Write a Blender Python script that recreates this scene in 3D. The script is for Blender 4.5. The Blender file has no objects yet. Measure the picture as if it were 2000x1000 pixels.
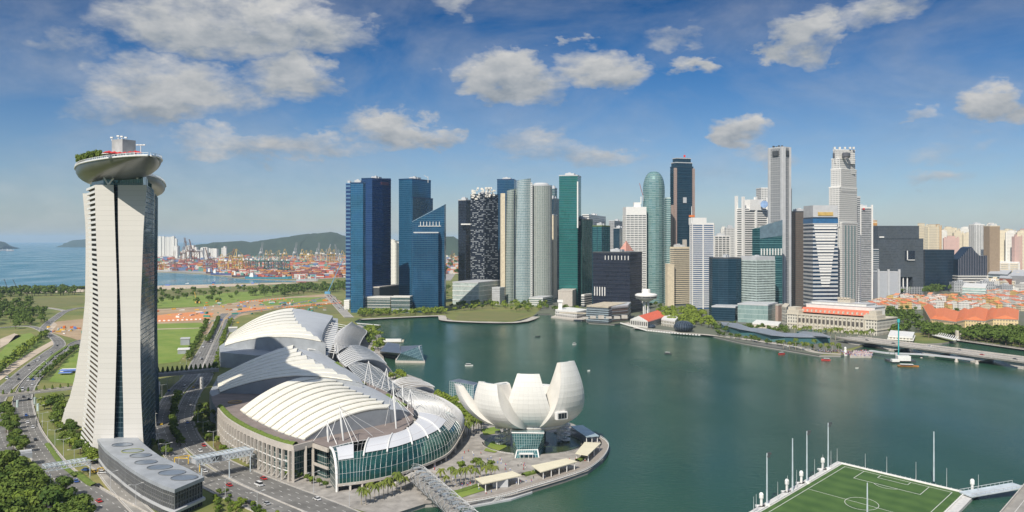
import bpy, bmesh, math, random
from math import sin, cos, pi, radians, atan2, sqrt
from mathutils import Vector, Matrix
random.seed(7)
S = bpy.context.scene
COL = S.collection
# ---------------------------------------------------------------- camera
HC, FP, HY = 140.0, 1700.0, 468.0      # eye height (m), focal length and horizon row in units of a 2000 wide frame
cam = bpy.data.objects.new('camera', bpy.data.cameras.new('camera'))
COL.objects.link(cam); S.camera = cam
cam.location = (0, 0, HC); cam.rotation_euler = (radians(90), 0, 0)
cam.data.sensor_width = 36; cam.data.lens = 36*FP/2000
cam.data.shift_y = -(500-HY)/2000
cam.data.clip_start = 1; cam.data.clip_end = 200000
# ---------------------------------------------------------------- light
SUN_EL, SUN_AZ = radians(44), radians(203)      # azimuth clockwise from +Y
sd = Vector((sin(SUN_AZ)*cos(SUN_EL), cos(SUN_AZ)*cos(SUN_EL), sin(SUN_EL)))
sun = bpy.data.objects.new('sun', bpy.data.lights.new('sun', 'SUN'))
COL.objects.link(sun); sun.data.energy = 5.0; sun.data.angle = radians(0.5); sun.data.color = (1, .93, .82)
sun.rotation_euler = sd.to_track_quat('Z', 'Y').to_euler()
W = bpy.data.worlds.new('World'); S.world = W; W.use_nodes = True
def world():
    nt = W.node_tree; N = nt.nodes; L = nt.links; N.clear()
    def n(t, **k):
        x = N.new(t)
        for a, b in k.items():
            if a.startswith('i_'): x.inputs[int(a[2:])].default_value = b
            else: setattr(x, a, b)
        return x
    def m(op, a, b=None, c=None, clamp=False):
        x = N.new('ShaderNodeMath'); x.operation = op; x.use_clamp = clamp
        for i, v in enumerate((a, b, c)):
            if v is None: continue
            if isinstance(v, (int, float)): x.inputs[i].default_value = v
            else: L.new(v, x.inputs[i])
        return x.outputs[0]
    sky = n('ShaderNodeTexSky', sky_type='NISHITA', sun_disc=False, sun_elevation=SUN_EL, sun_rotation=SUN_AZ,
            altitude=0, air_density=1.0, dust_density=.35, ozone_density=4.0)
    tc = n('ShaderNodeTexCoord'); sp = n('ShaderNodeSeparateXYZ'); L.new(tc.outputs['Generated'], sp.inputs[0])
    X, Y, Z = sp.outputs
    # direction coordinates: azimuth tangent and elevation tangent about +Y
    az = m('ARCTAN2', X, Y); hz = m('SQRT', m('ADD', m('MULTIPLY', X, X), m('MULTIPLY', Y, Y)))
    el = m('DIVIDE', Z, m('MAXIMUM', hz, .001))
    cv = n('ShaderNodeCombineXYZ'); L.new(az, cv.inputs[0]); L.new(m('MULTIPLY', el, 1.9), cv.inputs[1])
    az0, el0 = az, el
    def noise(scale, det, rough, dist=0):
        x = n('ShaderNodeTexNoise'); x.inputs['Scale'].default_value = scale; x.inputs['Detail'].default_value = det
        x.inputs['Roughness'].default_value = rough; x.inputs['Distortion'].default_value = dist
        L.new(cv.outputs[0], x.inputs['Vector']); return x.outputs['Fac']
    n1 = noise(12, 9, .6, .3); n2 = noise(26, 6, .6, .1)
    wa = noise(7, 5, .6, .3); wb = noise(15, 5, .62, .2)
    az = m('ADD', az, m('ADD', m('MULTIPLY', m('SUBTRACT', wa, .5), .20), m('MULTIPLY', m('SUBTRACT', wb, .5), .09)))
    el = m('ADD', el, m('ADD', m('MULTIPLY', m('SUBTRACT', wb, .5), .07), m('MULTIPLY', m('SUBTRACT', wa, .5), -.05)))
    # clouds: az (radians), el, half width, half height, strength
    CL = CLOUDS
    acc = None; shade = None
    for (ax, ey, wx, hy, st) in CL:
        dx = m('DIVIDE', m('SUBTRACT', az, ax), wx); dy = m('DIVIDE', m('SUBTRACT', el, ey), hy)
        q = m('SUBTRACT', 1.0, m('ADD', m('MULTIPLY', dx, dx), m('MULTIPLY', dy, dy)))
        q = m('MULTIPLY', m('MAXIMUM', q, 0.0), st)
        sh = m('MULTIPLY', q, dy)
        acc = q if acc is None else m('MAXIMUM', acc, q)
        shade = sh if shade is None else m('ADD', shade, sh)
    dens = m('ADD', m('MULTIPLY', acc, 1.45), m('MULTIPLY', m('SUBTRACT', n1, .5), 2.2))
    dens = m('ADD', dens, m('MULTIPLY', m('SUBTRACT', n2, .5), .9))
    mask = m('MULTIPLY', m('SMOOTH_MAX', m('SUBTRACT', dens, .10), 0.0, .2), .95, clamp=True)
    mask = m('MULTIPLY', mask, m('MULTIPLY', acc, 2.6, clamp=True))
    # thin veil everywhere
    veil = m('MULTIPLY', m('MULTIPLY', m('SUBTRACT', noise(5, 7, .6, .5), .39), 2.1, clamp=True), .58)
    mask = m('MAXIMUM', mask, veil)
    hi = n('ShaderNodeMapRange', interpolation_type='SMOOTHSTEP'); hi.inputs[1].default_value = .32; hi.inputs[2].default_value = .7; L.new(el0, hi.inputs[0])
    mask = m('MAXIMUM', mask, m('MULTIPLY', hi.outputs[0], m('MULTIPLY', m('SUBTRACT', noise(3.0, 6, .6, .2), .40), 3.5, clamp=True)))  # unseen cloud cover above the frame, added and brightened to lift the ambient light
    # lit tops, grey undersides
    lit = m('ADD', .40, m('ADD', m('MULTIPLY', shade, .42), m('MULTIPLY', m('SUBTRACT', n2, .5), .8)), clamp=True)
    cr = n('ShaderNodeValToRGB'); L.new(lit, cr.inputs[0])
    cr.color_ramp.elements[0].position = .15; cr.color_ramp.elements[0].color = (3.2, 3.7, 4.3, 1)
    cr.color_ramp.elements[1].position = .85; cr.color_ramp.elements[1].color = (8.4, 8.2, 7.9, 1)
    # tint the clear sky: deeper blue with height
    tint = n('ShaderNodeValToRGB'); L.new(m('MULTIPLY', el0, 3.3, clamp=True), tint.inputs[0])
    e = tint.color_ramp.elements
    e[0].position = 0; e[0].color = SKYT[0]; e[1].position = 1; e[1].color = SKYT[3]
    x = e.new(.3); x.color = SKYT[1]; x = e.new(.62); x.color = SKYT[2]
    mul = n('ShaderNodeMix', data_type='RGBA', blend_type='MULTIPLY'); mul.inputs[0].default_value = 1
    L.new(sky.outputs[0], mul.inputs[6]); L.new(tint.outputs[0], mul.inputs[7])
    mh = n('ShaderNodeMix', data_type='RGBA'); L.new(hi.outputs[0], mh.inputs[0]); L.new(mul.outputs[2], mh.inputs[6]); L.new(sky.outputs[0], mh.inputs[7])
    mix = n('ShaderNodeMix', data_type='RGBA'); L.new(mask, mix.inputs[0]); L.new(mh.outputs[2], mix.inputs[6]); L.new(cr.outputs[0], mix.inputs[7])
    bg = n('ShaderNodeBackground'); bg.inputs[1].default_value = .08
    vm = n('ShaderNodeVectorMath', operation='SCALE'); L.new(mix.outputs[2], vm.inputs[0]); L.new(m('ADD', m('MULTIPLY', hi.outputs[0], .5), 1.0), vm.inputs['Scale']); L.new(vm.outputs[0], bg.inputs[0])
    out = n('ShaderNodeOutputWorld'); L.new(bg.outputs[0], out.inputs[0])
SKYT = [(.82, .88, 1.0, 1), (.64, .76, .94, 1), (.24, .52, .80, 1), (.03, .27, .52, 1)]
def cl(px, py, w, h, s):
    k = (px-1000)/FP; r = sqrt(1+k*k)
    return (math.atan(k), (HY-py)/FP/r, w*1.18/FP/(r*r), h*1.25/FP/r, s)
CLOUDS = [cl(450, 45, 300, 75, .95), cl(330, 175, 190, 70, .85), cl(560, 145, 120, 55, .95), cl(300, 220, 200, 38, .7),
  cl(850, 265, 60, 22, .7), cl(740, 250, 110, 40, .9), cl(530, 285, 190, 32, .75), cl(990, 150, 115, 58, 1.1), cl(1180, 140, 105, 38, .95),
  cl(1060, 285, 130, 36, .55), cl(1360, 136, 42, 20, .7), cl(1450, 258, 72, 34, 1.0), cl(1560, 60, 75, 60, .9), cl(1680, 15, 110, 45, .6),
  cl(1340, 75, 90, 26, .45), cl(1950, 208, 90, 40, .95), cl(1770, 228, 60, 24, .6), cl(1490, 310, 90, 30, .45), cl(1840, 355, 80, 22, .4),
  cl(880, 8, 60, 30, .5), cl(1840, 290, 120, 30, .35), cl(120, 80, 110, 50, .4), cl(1105, 82, 18, 16, .5), cl(620, 60, 150, 50, .8), cl(400, 300, 160, 26, .5), cl(1130, 300, 110, 26, .55)]
world()
S.view_settings.view_transform = 'Standard'; S.view_settings.look = 'None'
S.view_settings.exposure = 0.14; S.view_settings.gamma = 1
S.cycles.volume_bounces = 1; S.cycles.max_bounces = 6

# ---------------------------------------------------------------- helpers
def P(px, py, z=2.0):
    """the point of height z that stands at photo position px, py"""
    Y = (HC-z)*FP/(py-HY)
    return Vector(((px-1000)/FP*Y, Y, z))
def D(px, py, Y):
    """the point at distance Y that stands at photo position px, py"""
    return Vector(((px-1000)/FP*Y, Y, HC+(HY-py)*Y/FP))
def ZY(py, Y): return HC+(HY-py)*Y/FP
def XP(px, Y): return (px-1000)/FP*Y
def V(*a): return Vector(a)
class MB:
    def __init__(s): s.v = []; s.f = []; s.uv = []; s.mi = []
    def face(s, pts, uv=None, mi=0):
        b = len(s.v); s.v += [tuple(p) for p in pts]; s.f.append(list(range(b, b+len(pts))))
        s.uv.append(uv or [(p[0]+p[1], p[2]) for p in pts]); s.mi.append(mi)
    def wall(s, a, b, z0, z1, mi=0, u0=0, z0b=None, z1b=None):
        l = (Vector(b[:2])-Vector(a[:2])).length
        z0b = z0 if z0b is None else z0b; z1b = z1 if z1b is None else z1b
        s.face([(a[0], a[1], z0), (b[0], b[1], z0b), (b[0], b[1], z1b), (a[0], a[1], z1)], [(u0, z0), (u0+l, z0b), (u0+l, z1b), (u0, z1)], mi)
    def prism(s, poly, z0, z1, mi=0, top=True, bottom=False, tmi=None):
        u = 0; n = len(poly)
        for i in range(n):
            a, b = poly[i], poly[(i+1) % n]; s.wall(a, b, z0, z1, mi, u); u += (Vector(b[:2])-Vector(a[:2])).length
        if top: s.face([(p[0], p[1], z1) for p in poly], [(p[0], p[1]) for p in poly], mi if tmi is None else tmi)
        if bottom: s.face([(p[0], p[1], z0) for p in reversed(poly)], None, mi)
    def box(s, c, size, rz=0, mi=0, bottom=True):
        """c = centre of the base"""
        x, y, h = size[0]/2, size[1]/2, size[2]; C, Sn = cos(rz), sin(rz)
        s.prism([(c[0]+C*a-Sn*b, c[1]+Sn*a+C*b) for a, b in ((-x, -y), (x, -y), (x, y), (-x, y))], c[2], c[2]+h, mi, True, bottom)
    def beam(s, a, b, w, h=None, mi=0, up=(0, 0, 1)):
        a, b = Vector(a), Vector(b); d = b-a
        if d.length < 1e-6: return
        d.normalize(); up = Vector(up)
        if abs(d.dot(up)) > .98: up = Vector((1, 0, 0))
        sx = d.cross(up).normalized(); sy = sx.cross(d).normalized(); h = h or w
        q = [sx*w/2+sy*h/2, -sx*w/2+sy*h/2, -sx*w/2-sy*h/2, sx*w/2-sy*h/2]
        A = [a+k for k in q]; B = [b+k for k in q]
        for i in range(4): s.face([A[i], A[(i+1) % 4], B[(i+1) % 4], B[i]], None, mi)
        s.face(A[::-1], None, mi); s.face(B, None, mi)
    def tube(s, a, b, r, r2=None, n=8, mi=0, caps=True):
        a, b = Vector(a), Vector(b); d = b-a
        if d.length < 1e-6: return
        d.normalize(); r2 = r if r2 is None else r2
        u = d.orthogonal().normalized(); w = d.cross(u)
        A = [a+(u*cos(2*pi*i/n)+w*sin(2*pi*i/n))*r for i in range(n)]; B = [b+(u*cos(2*pi*i/n)+w*sin(2*pi*i/n))*r2 for i in range(n)]
        for i in range(n): s.face([A[i], A[(i+1) % n], B[(i+1) % n], B[i]], None, mi)
        if caps: s.face(A[::-1], None, mi); s.face(B, None, mi)
    def path(s, pts, r, n=6, mi=0):
        for a, b in zip(pts, pts[1:]): s.tube(a, b, r, None, n, mi)
    def grid(s, G, mi=0, flip=False):
        for i in range(len(G)-1):
            for j in range(len(G[0])-1):
                q = [G[i][j], G[i+1][j], G[i+1][j+1], G[i][j+1]]
                uv = [(i, j), (i+1, j), (i+1, j+1), (i, j+1)]
                if flip: q = q[::-1]; uv = uv[::-1]
                s.face(q, uv, mi)
    def lathe(s, prof, c, n=24, mi=0):
        R = [[(c[0]+r*cos(2*pi*k/n), c[1]+r*sin(2*pi*k/n), c[2]+z) for k in range(n+1)] for r, z in prof]
        s.grid(R, mi, True)
    def build(s, name, mats, parent=None, smooth=False, origin=None, weld=False):
        me = bpy.data.meshes.new(name)
        o = bpy.data.objects.new(name, me)
        ox = Vector((0, 0, 0))
        if parent is not None: ox = ORG.get(parent.as_pointer(), Vector((0, 0, 0)))
        elif origin is not None: ox = Vector(origin)
        elif s.v:
            n = len(s.v); ox = Vector((sum(v[0] for v in s.v)/n, sum(v[1] for v in s.v)/n, min(v[2] for v in s.v)))
        me.from_pydata([(v[0]-ox[0], v[1]-ox[1], v[2]-ox[2]) for v in s.v], [], s.f)
        ul = me.uv_layers.new(name='UVMap'); k = 0
        flat = [c for u in s.uv for p in u for c in p]
        ul.data.foreach_set('uv', flat)
        if not isinstance(mats, (list, tuple)): mats = [mats]
        for m_ in mats: me.materials.append(m_)
        if len(mats) > 1: me.polygons.foreach_set('material_index', s.mi)
        if weld or smooth:
            bm = bmesh.new(); bm.from_mesh(me); bmesh.ops.remove_doubles(bm, verts=bm.verts, dist=.002); bm.to_mesh(me); bm.free()
        if smooth: me.polygons.foreach_set('use_smooth', [True]*len(me.polygons))
        me.update(); COL.objects.link(o)
        if parent is not None:
            o.parent = parent; ORG[o.as_pointer()] = ox
        else: o.location = ox; ORG[o.as_pointer()] = ox
        return o
ORG = {}
def tag(o, label, cat, group=None):
    o['label'] = label; o['category'] = cat
    if group: o['group'] = group
    return o
def thing(name, label, cat, loc, group=None):
    o = bpy.data.objects.new(name, None); COL.objects.link(o); o.location = loc; o.empty_display_size = 2
    ORG[o.as_pointer()] = Vector(loc)
    return tag(o, label, cat, group)
def struct(o, kind='structure'): o['kind'] = kind; return o
KIDS = {}
def kids(o):
    return [c for c in bpy.data.objects if c.parent == o]
def protokids(root):
    k = root.name
    if k not in KIDS: KIDS[k] = [(c, kids(c)) for c in kids(root)]
    return KIDS[k]
def dup(root, loc, rz=0, sc=1, label=None, group=None, mats=None):
    r = root.copy(); COL.objects.link(r); r.location = loc; r.rotation_euler = (0, 0, rz)
    r.scale = (sc, sc, sc) if not isinstance(sc, (tuple, list)) else sc
    if label: r['label'] = label
    if group: r['group'] = group
    for ch, gs in protokids(root):
        c = ch.copy(); COL.objects.link(c); c.parent = r
        for g in gs: d = g.copy(); COL.objects.link(d); d.parent = c
    return r
def hide_proto(o):
    """drop a pattern object and its parts once all the copies are made"""
    for c, gs in protokids(o):
        for g in gs: bpy.data.objects.remove(g)
        bpy.data.objects.remove(c)
    bpy.data.objects.remove(o)
ORDN = ['', 'first', 'second', 'third', 'fourth', 'fifth', 'sixth', 'seventh', 'eighth', 'ninth', 'tenth', 'eleventh', 'twelfth', 'thirteenth',
        'fourteenth', 'fifteenth', 'sixteenth', 'seventeenth', 'eighteenth', 'nineteenth', 'twentieth']
def nth(i):
    if i < len(ORDN): return ORDN[i]
    t = ['', '', 'twenty', 'thirty', 'forty', 'fifty', 'sixty', 'seventy', 'eighty', 'ninety'][(i//10) % 10]
    if i >= 100: return str(i)+('st' if i % 10 == 1 else 'nd' if i % 10 == 2 else 'rd' if i % 10 == 3 else 'th')
    return t+'-'+ORDN[i % 10] if i % 10 else t[:-1]+'ieth'
def inpoly(x, y, poly):
    r = False; j = len(poly)-1
    for i in range(len(poly)):
        xi, yi = poly[i][0], poly[i][1]; xj, yj = poly[j][0], poly[j][1]
        if (yi > y) != (yj > y) and x < (xj-xi)*(y-yi)/(yj-yi)+xi: r = not r
        j = i
    return r
def spline(pts, n=8):
    pts = [Vector(p) for p in pts]; out = []
    for i in range(len(pts)-1):
        p0 = pts[max(i-1, 0)]; p1 = pts[i]; p2 = pts[i+1]; p3 = pts[min(i+2, len(pts)-1)]
        for k in range(n):
            t = k/n
            out.append(.5*((2*p1)+(p2-p0)*t+(2*p0-5*p1+4*p2-p3)*t*t+(3*p1-p0-3*p2+p3)*t**3))
    out.append(pts[-1]); return out
def resample(pts, step):
    pts = [Vector(p) for p in pts]; out = [pts[0].copy()]; acc = 0
    for a, b in zip(pts, pts[1:]):
        l = (b-a).length
        if l < 1e-9: continue
        t = step-acc
        while t <= l: out.append(a.lerp(b, t/l)); t += step
        acc = (acc+l) % step
    return out
def side(pts, i):
    a = pts[max(i-1, 0)]; b = pts[min(i+1, len(pts)-1)]; d = (b-a); d.z = 0
    if d.length < 1e-9: return Vector((1, 0, 0))
    d.normalize(); return Vector((d.y, -d.x, 0))
def offset(pts, o):
    return [p+side(pts, i)*(o[i] if isinstance(o, (list, tuple)) else o) for i, p in enumerate(pts)]

# ---------------------------------------------------------------- materials
MATS = {}
def mat(name, col, rough=.6, metal=0, var=.12, scale=.15, col2=None, bump=0, bscale=1.0, spec=.5, alpha=None, coord='Object', emit=None, stretch=None):
    if name in MATS: return MATS[name]
    m_ = bpy.data.materials.new(name); m_.use_nodes = True; nt = m_.node_tree; N = nt.nodes; L = nt.links
    b = N['Principled BSDF']; b.inputs['Roughness'].default_value = rough; b.inputs['Metallic'].default_value = metal
    b.inputs['Specular IOR Level'].default_value = spec
    tc = N.new('ShaderNodeTexCoord'); src = tc.outputs[coord]
    if stretch:
        mp = N.new('ShaderNodeMapping'); mp.inputs['Scale'].default_value = stretch; L.new(src, mp.inputs[0]); src = mp.outputs[0]
    if var or col2:
        ns = N.new('ShaderNodeTexNoise'); ns.inputs['Scale'].default_value = scale; ns.inputs['Detail'].default_value = 6; ns.inputs['Roughness'].default_value = .62
        L.new(src, ns.inputs['Vector'])
        cr = N.new('ShaderNodeValToRGB'); L.new(ns.outputs['Fac'], cr.inputs[0])
        c2 = col2 or [c*(1+var*1.6) for c in col]; c1 = col if col2 else [c*(1-var*1.6) for c in col]
        cr.color_ramp.elements[0].position = .32; cr.color_ramp.elements[0].color = (*c1, 1)
        cr.color_ramp.elements[1].position = .68; cr.color_ramp.elements[1].color = (*c2, 1)
        L.new(cr.outputs[0], b.inputs['Base Color'])
    else: b.inputs['Base Color'].default_value = (*col, 1)
    if bump:
        n2 = N.new('ShaderNodeTexNoise'); n2.inputs['Scale'].default_value = bscale; n2.inputs['Detail'].default_value = 4
        L.new(src, n2.inputs['Vector'])
        bp = N.new('ShaderNodeBump'); bp.inputs['Strength'].default_value = bump; L.new(n2.outputs['Fac'], bp.inputs['Height']); L.new(bp.outputs[0], b.inputs['Normal'])
    if alpha is not None: b.inputs['Alpha'].default_value = alpha
    MATS[name] = m_; return m_
def facade(name, c1, c2, cell=(1.6, 3.8), line=None, lw=(.12, .18), rough=.12, metal=.6, jitter=.03, spec=.6, big=.35, thr=None):
    """curtain wall: panes of slightly different tint and tilt on a metre grid laid over each wall"""
    if name in MATS: return MATS[name]
    m_ = bpy.data.materials.new(name); m_.use_nodes = True; nt = m_.node_tree; N = nt.nodes; L = nt.links
    b = N['Principled BSDF']; b.inputs['Specular IOR Level'].default_value = spec
    uv = N.new('ShaderNodeUVMap'); dv = N.new('ShaderNodeVectorMath'); dv.operation = 'DIVIDE'; L.new(uv.outputs[0], dv.inputs[0]); dv.inputs[1].default_value = (cell[0], cell[1], 1)
    fl = N.new('ShaderNodeVectorMath'); fl.operation = 'FLOOR'; L.new(dv.outputs[0], fl.inputs[0])
    wn = N.new('ShaderNodeTexWhiteNoise'); wn.noise_dimensions = '3D'; L.new(fl.outputs[0], wn.inputs['Vector'])
    ns = N.new('ShaderNodeTexNoise'); ns.inputs['Scale'].default_value = .035; ns.inputs['Detail'].default_value = 3; L.new(uv.outputs[0], ns.inputs['Vector'])
    def m(op, a, bb=None, clamp=False):
        x = N.new('ShaderNodeMath'); x.operation = op; x.use_clamp = clamp
        for i, v in enumerate((a, bb)):
            if v is None: continue
            if isinstance(v, (int, float)): x.inputs[i].default_value = v
            else: L.new(v, x.inputs[i])
        return x.outputs[0]
    if thr is not None: fac = m('GREATER_THAN', wn.outputs['Value'], thr)
    else: fac = m('ADD', m('MULTIPLY', wn.outputs['Value'], 1-big), m('MULTIPLY', ns.outputs['Fac'], big*1.2), True)
    mx = N.new('ShaderNodeMix'); mx.data_type = 'RGBA'; L.new(fac, mx.inputs[0]); mx.inputs[6].default_value = (*c1, 1); mx.inputs[7].default_value = (*c2, 1)
    col = mx.outputs[2]; b.inputs['Roughness'].default_value = rough; b.inputs['Metallic'].default_value = metal
    if line:
        fr = N.new('ShaderNodeVectorMath'); fr.operation = 'FRACTION'; L.new(dv.outputs[0], fr.inputs[0])
        sx = N.new('ShaderNodeSeparateXYZ'); L.new(fr.outputs[0], sx.inputs[0])
        k = m('MAXIMUM', m('LESS_THAN', sx.outputs[0], lw[0]), m('LESS_THAN', sx.outputs[1], lw[1]))
        m2 = N.new('ShaderNodeMix'); m2.data_type = 'RGBA'; L.new(k, m2.inputs[0]); L.new(col, m2.inputs[6]); m2.inputs[7].default_value = (*line, 1); col = m2.outputs[2]
        L.new(m('ADD', rough, m('MULTIPLY', k, .45)), b.inputs['Roughness']); L.new(m('MULTIPLY', m('SUBTRACT', 1, k), metal), b.inputs['Metallic'])
    L.new(col, b.inputs['Base Color'])
    if jitter:
        ge = N.new('ShaderNodeNewGeometry'); sb = N.new('ShaderNodeVectorMath'); sb.operation = 'SUBTRACT'; L.new(wn.outputs['Color'], sb.inputs[0]); sb.inputs[1].default_value = (.5, .5, .5)
        sc = N.new('ShaderNodeVectorMath'); sc.operation = 'SCALE'; L.new(sb.outputs[0], sc.inputs[0]); sc.inputs['Scale'].default_value = jitter
        ad = N.new('ShaderNodeVectorMath'); ad.operation = 'ADD'; L.new(ge.outputs['Normal'], ad.inputs[0]); L.new(sc.outputs[0], ad.inputs[1])
        if metal > .2:
            s2 = N.new('ShaderNodeVectorMath'); s2.operation = 'SUBTRACT'; L.new(ns.outputs['Color'], s2.inputs[0]); s2.inputs[1].default_value = (.5, .5, .5); s3 = N.new('ShaderNodeVectorMath'); s3.operation = 'SCALE'; L.new(s2.outputs[0], s3.inputs[0]); s3.inputs['Scale'].default_value = .22
            a2 = N.new('ShaderNodeVectorMath'); a2.operation = 'ADD'; L.new(sc.outputs[0], a2.inputs[0]); L.new(s3.outputs[0], a2.inputs[1]); L.new(a2.outputs[0], ad.inputs[1])
        nm = N.new('ShaderNodeVectorMath'); nm.operation = 'NORMALIZE'; L.new(ad.outputs[0], nm.inputs[0]); L.new(nm.outputs[0], b.inputs['Normal'])
    MATS[name] = m_; return m_
white = mat('white_paint', (.72, .71, .68), .45, var=.04, scale=.3)
offw = mat('off_white_render', (.62, .60, .55), .7, var=.06, scale=.2)
cream = mat('cream_render', (.60, .52, .38), .75, var=.08, scale=.2)
grey = mat('grey_concrete', (.30, .30, .30), .8, var=.15, scale=.1)
lgrey = mat('light_grey_panel', (.46, .47, .48), .5, var=.06, scale=.1)
dgrey = mat('dark_grey_metal', (.06, .065, .07), .4, var=.1)
steel = mat('white_steel', (.70, .70, .69), .35, var=.03)
asphalt = mat('asphalt', (.15, .145, .135), .85, var=.22, scale=.06)
asphalt2 = mat('pale_road_concrete', (.28, .265, .24), .85, var=.2, scale=.05)
paint = mat('road_paint', (.62, .61, .58), .7, var=.15, scale=.8)
ypaint = mat('yellow_road_paint', (.62, .38, .05), .7, var=.1)
paving = mat('promenade_paving', (.30, .28, .255), .8, var=.2, scale=.12)
kerbm = mat('kerb_concrete', (.45, .42, .38), .8, var=.12, scale=.5)
redtile = mat('orange_roof_tile', (.52, .13, .045), .75, col2=(.62, .21, .09), scale=.35)
bark = mat('bark', (.12, .09, .065), .9)
# ================================================================ water and land
def water_mat():
    m_ = bpy.data.materials.new('bay_water'); m_.use_nodes = True; nt = m_.node_tree; N = nt.nodes; L = nt.links
    b = N['Principled BSDF']; tc = N.new('ShaderNodeTexCoord')
    b.inputs['Roughness'].default_value = .16; b.inputs['Specular IOR Level'].default_value = .22; b.inputs['IOR'].default_value = 1.33
    ns = N.new('ShaderNodeTexNoise'); ns.inputs['Scale'].default_value = .0042; ns.inputs['Detail'].default_value = 4; ns.inputs['Distortion'].default_value = .6
    mp0 = N.new('ShaderNodeMapping'); mp0.inputs['Scale'].default_value = (1, .45, 1); mp0.inputs['Location'].default_value = (37, 11, 0); L.new(tc.outputs['Object'], mp0.inputs[0]); L.new(mp0.outputs[0], ns.inputs['Vector'])
    cr = N.new('ShaderNodeValToRGB'); L.new(ns.outputs['Fac'], cr.inputs[0])
    e = cr.color_ramp.elements; e[0].position = .3; e[0].color = (.008, .048, .032, 1); e[1].position = .72; e[1].color = (.034, .086, .050, 1)
    # open sea further out is bluer than the bay
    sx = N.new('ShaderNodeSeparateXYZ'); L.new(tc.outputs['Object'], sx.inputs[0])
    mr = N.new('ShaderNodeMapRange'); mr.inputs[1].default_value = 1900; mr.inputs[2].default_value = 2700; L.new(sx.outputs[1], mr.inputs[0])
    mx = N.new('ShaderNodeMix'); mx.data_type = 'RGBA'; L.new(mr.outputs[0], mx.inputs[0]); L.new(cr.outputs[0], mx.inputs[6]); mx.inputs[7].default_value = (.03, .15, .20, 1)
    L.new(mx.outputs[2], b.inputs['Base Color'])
    mp = N.new('ShaderNodeMapping'); mp.inputs['Scale'].default_value = (.16, .5, .3); mp.inputs['Rotation'].default_value = (0, 0, .25); L.new(tc.outputs['Object'], mp.inputs[0])
    w1 = N.new('ShaderNodeTexNoise'); w1.inputs['Scale'].default_value = 1; w1.inputs['Detail'].default_value = 5; w1.inputs['Roughness'].default_value = .6; L.new(mp.outputs[0], w1.inputs['Vector'])
    n3 = N.new('ShaderNodeTexNoise'); n3.inputs['Scale'].default_value = .007; n3.inputs['Detail'].default_value = 3; L.new(mp0.outputs[0], n3.inputs['Vector'])
    mu = N.new('ShaderNodeMath'); mu.operation = 'MULTIPLY'; L.new(n3.outputs['Fac'], mu.inputs[0]); mu.inputs[1].default_value = .8
    rr = N.new('ShaderNodeMapRange'); rr.inputs[1].default_value = .35; rr.inputs[2].default_value = .68; rr.inputs[3].default_value = .08; rr.inputs[4].default_value = .30; L.new(n3.outputs['Fac'], rr.inputs[0]); L.new(rr.outputs[0], b.inputs['Roughness'])
    bp = N.new('ShaderNodeBump'); bp.inputs['Distance'].default_value = .6; L.new(mu.outputs[0], bp.inputs['Strength']); L.new(w1.outputs['Fac'], bp.inputs['Height']); L.new(bp.outputs[0], b.inputs['Normal'])
    return m_
FAR = 42000.0
b_ = MB(); b_.face([(-30000, -400, 0), (30000, -400, 0), (30000, FAR, 0), (-30000, FAR, 0)])
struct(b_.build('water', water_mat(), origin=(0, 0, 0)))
grass = mat('grass', (.080, .125, .020), .9, col2=(.22, .20, .065), scale=.013)
grass_l = mat('lawn', (.12, .20, .022), .9, col2=(.21, .26, .05), scale=.03)
drygrass = mat('dry_grass', (.17, .155, .055), .9, col2=(.12, .14, .04), scale=.02)
dirt = mat('sandy_earth', (.44, .32, .20), .95, col2=(.28, .20, .12), scale=.02)
orange = mat('orange_earth', (.62, .20, .07), .95, col2=(.55, .27, .12), scale=.03)
sand = mat('pale_sand', (.46, .38, .29), .95, var=.12, scale=.02)
cityg = mat('city_ground', (.13, .13, .12), .9, col2=(.10, .12, .06), scale=.006)
quay = mat('quay_concrete', (.30, .28, .26), .9, var=.15, scale=.01)
def land(name, pts, m_, z=2.0, z0=-4.0):
    b_ = MB(); pts = [Vector(p[:2]) for p in pts]
    ar = sum(pts[i].x*pts[(i+1) % len(pts)].y-pts[(i+1) % len(pts)].x*pts[i].y for i in range(len(pts)))
    if ar < 0: pts = pts[::-1]
    b_.prism([(p.x, p.y) for p in pts], z0, z, 0, True, False, 1); o = b_.build(name, [quay, m_]); return struct(o)
def gp(lst, z=2.0): return [P(x, y, z) for x, y in lst]
SHORE = [(830, 984), (862, 982), (911, 985), (998, 968), (1041, 955), (1100, 937), (1148, 920), (1177, 898), (1188, 878), (1185, 867), (1175, 859),
         (1120, 828), (1060, 812), (1000, 800), (950, 795), (905, 790), (870, 780), (850, 766), (846, 756), (822, 740), (790, 729), (768, 728), (752, 708), (747, 690),
         (750, 668), (740, 648), (716, 640), (701, 634), (692, 628), (702, 623), (780, 619), (862, 616), (872, 620), (885, 626), (1000, 629), (1040, 618),
         (1050, 613), (1075, 613), (1082, 619), (1140, 623), (1150, 630), (1200, 633), (1228, 629), (1240, 639), (1310, 646), (1330, 650), (1380, 653), (1450, 669),
         (1560, 687), (1600, 694), (1642, 694), (1664, 685), (1690, 673), (1780, 672), (1840, 670), (1872, 664), (2000, 682), (2240, 716)]
A = [(-520, 120, 0), (-70, 120, 0), (-46, 330, 0), P(770, 1003)]+gp(SHORE)
A += [V(4200, 900, 2), V(21000, 9000, 2), V(21000, 40000, 2), V(3500, 40000, 2), P(1000, 481), P(690, 485), P(500, 488), P(400, 489), P(306, 492),
      P(303, 531), P(392, 535), P(480, 545), P(600, 548), P(606, 552), P(560, 551), P(480, 553), P(390, 557), P(300, 560), P(165, 562), P(0, 563.5), P(-500, 565), V(-3000, 700, 2)]
GROUND = land('ground', A, grass)
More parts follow.
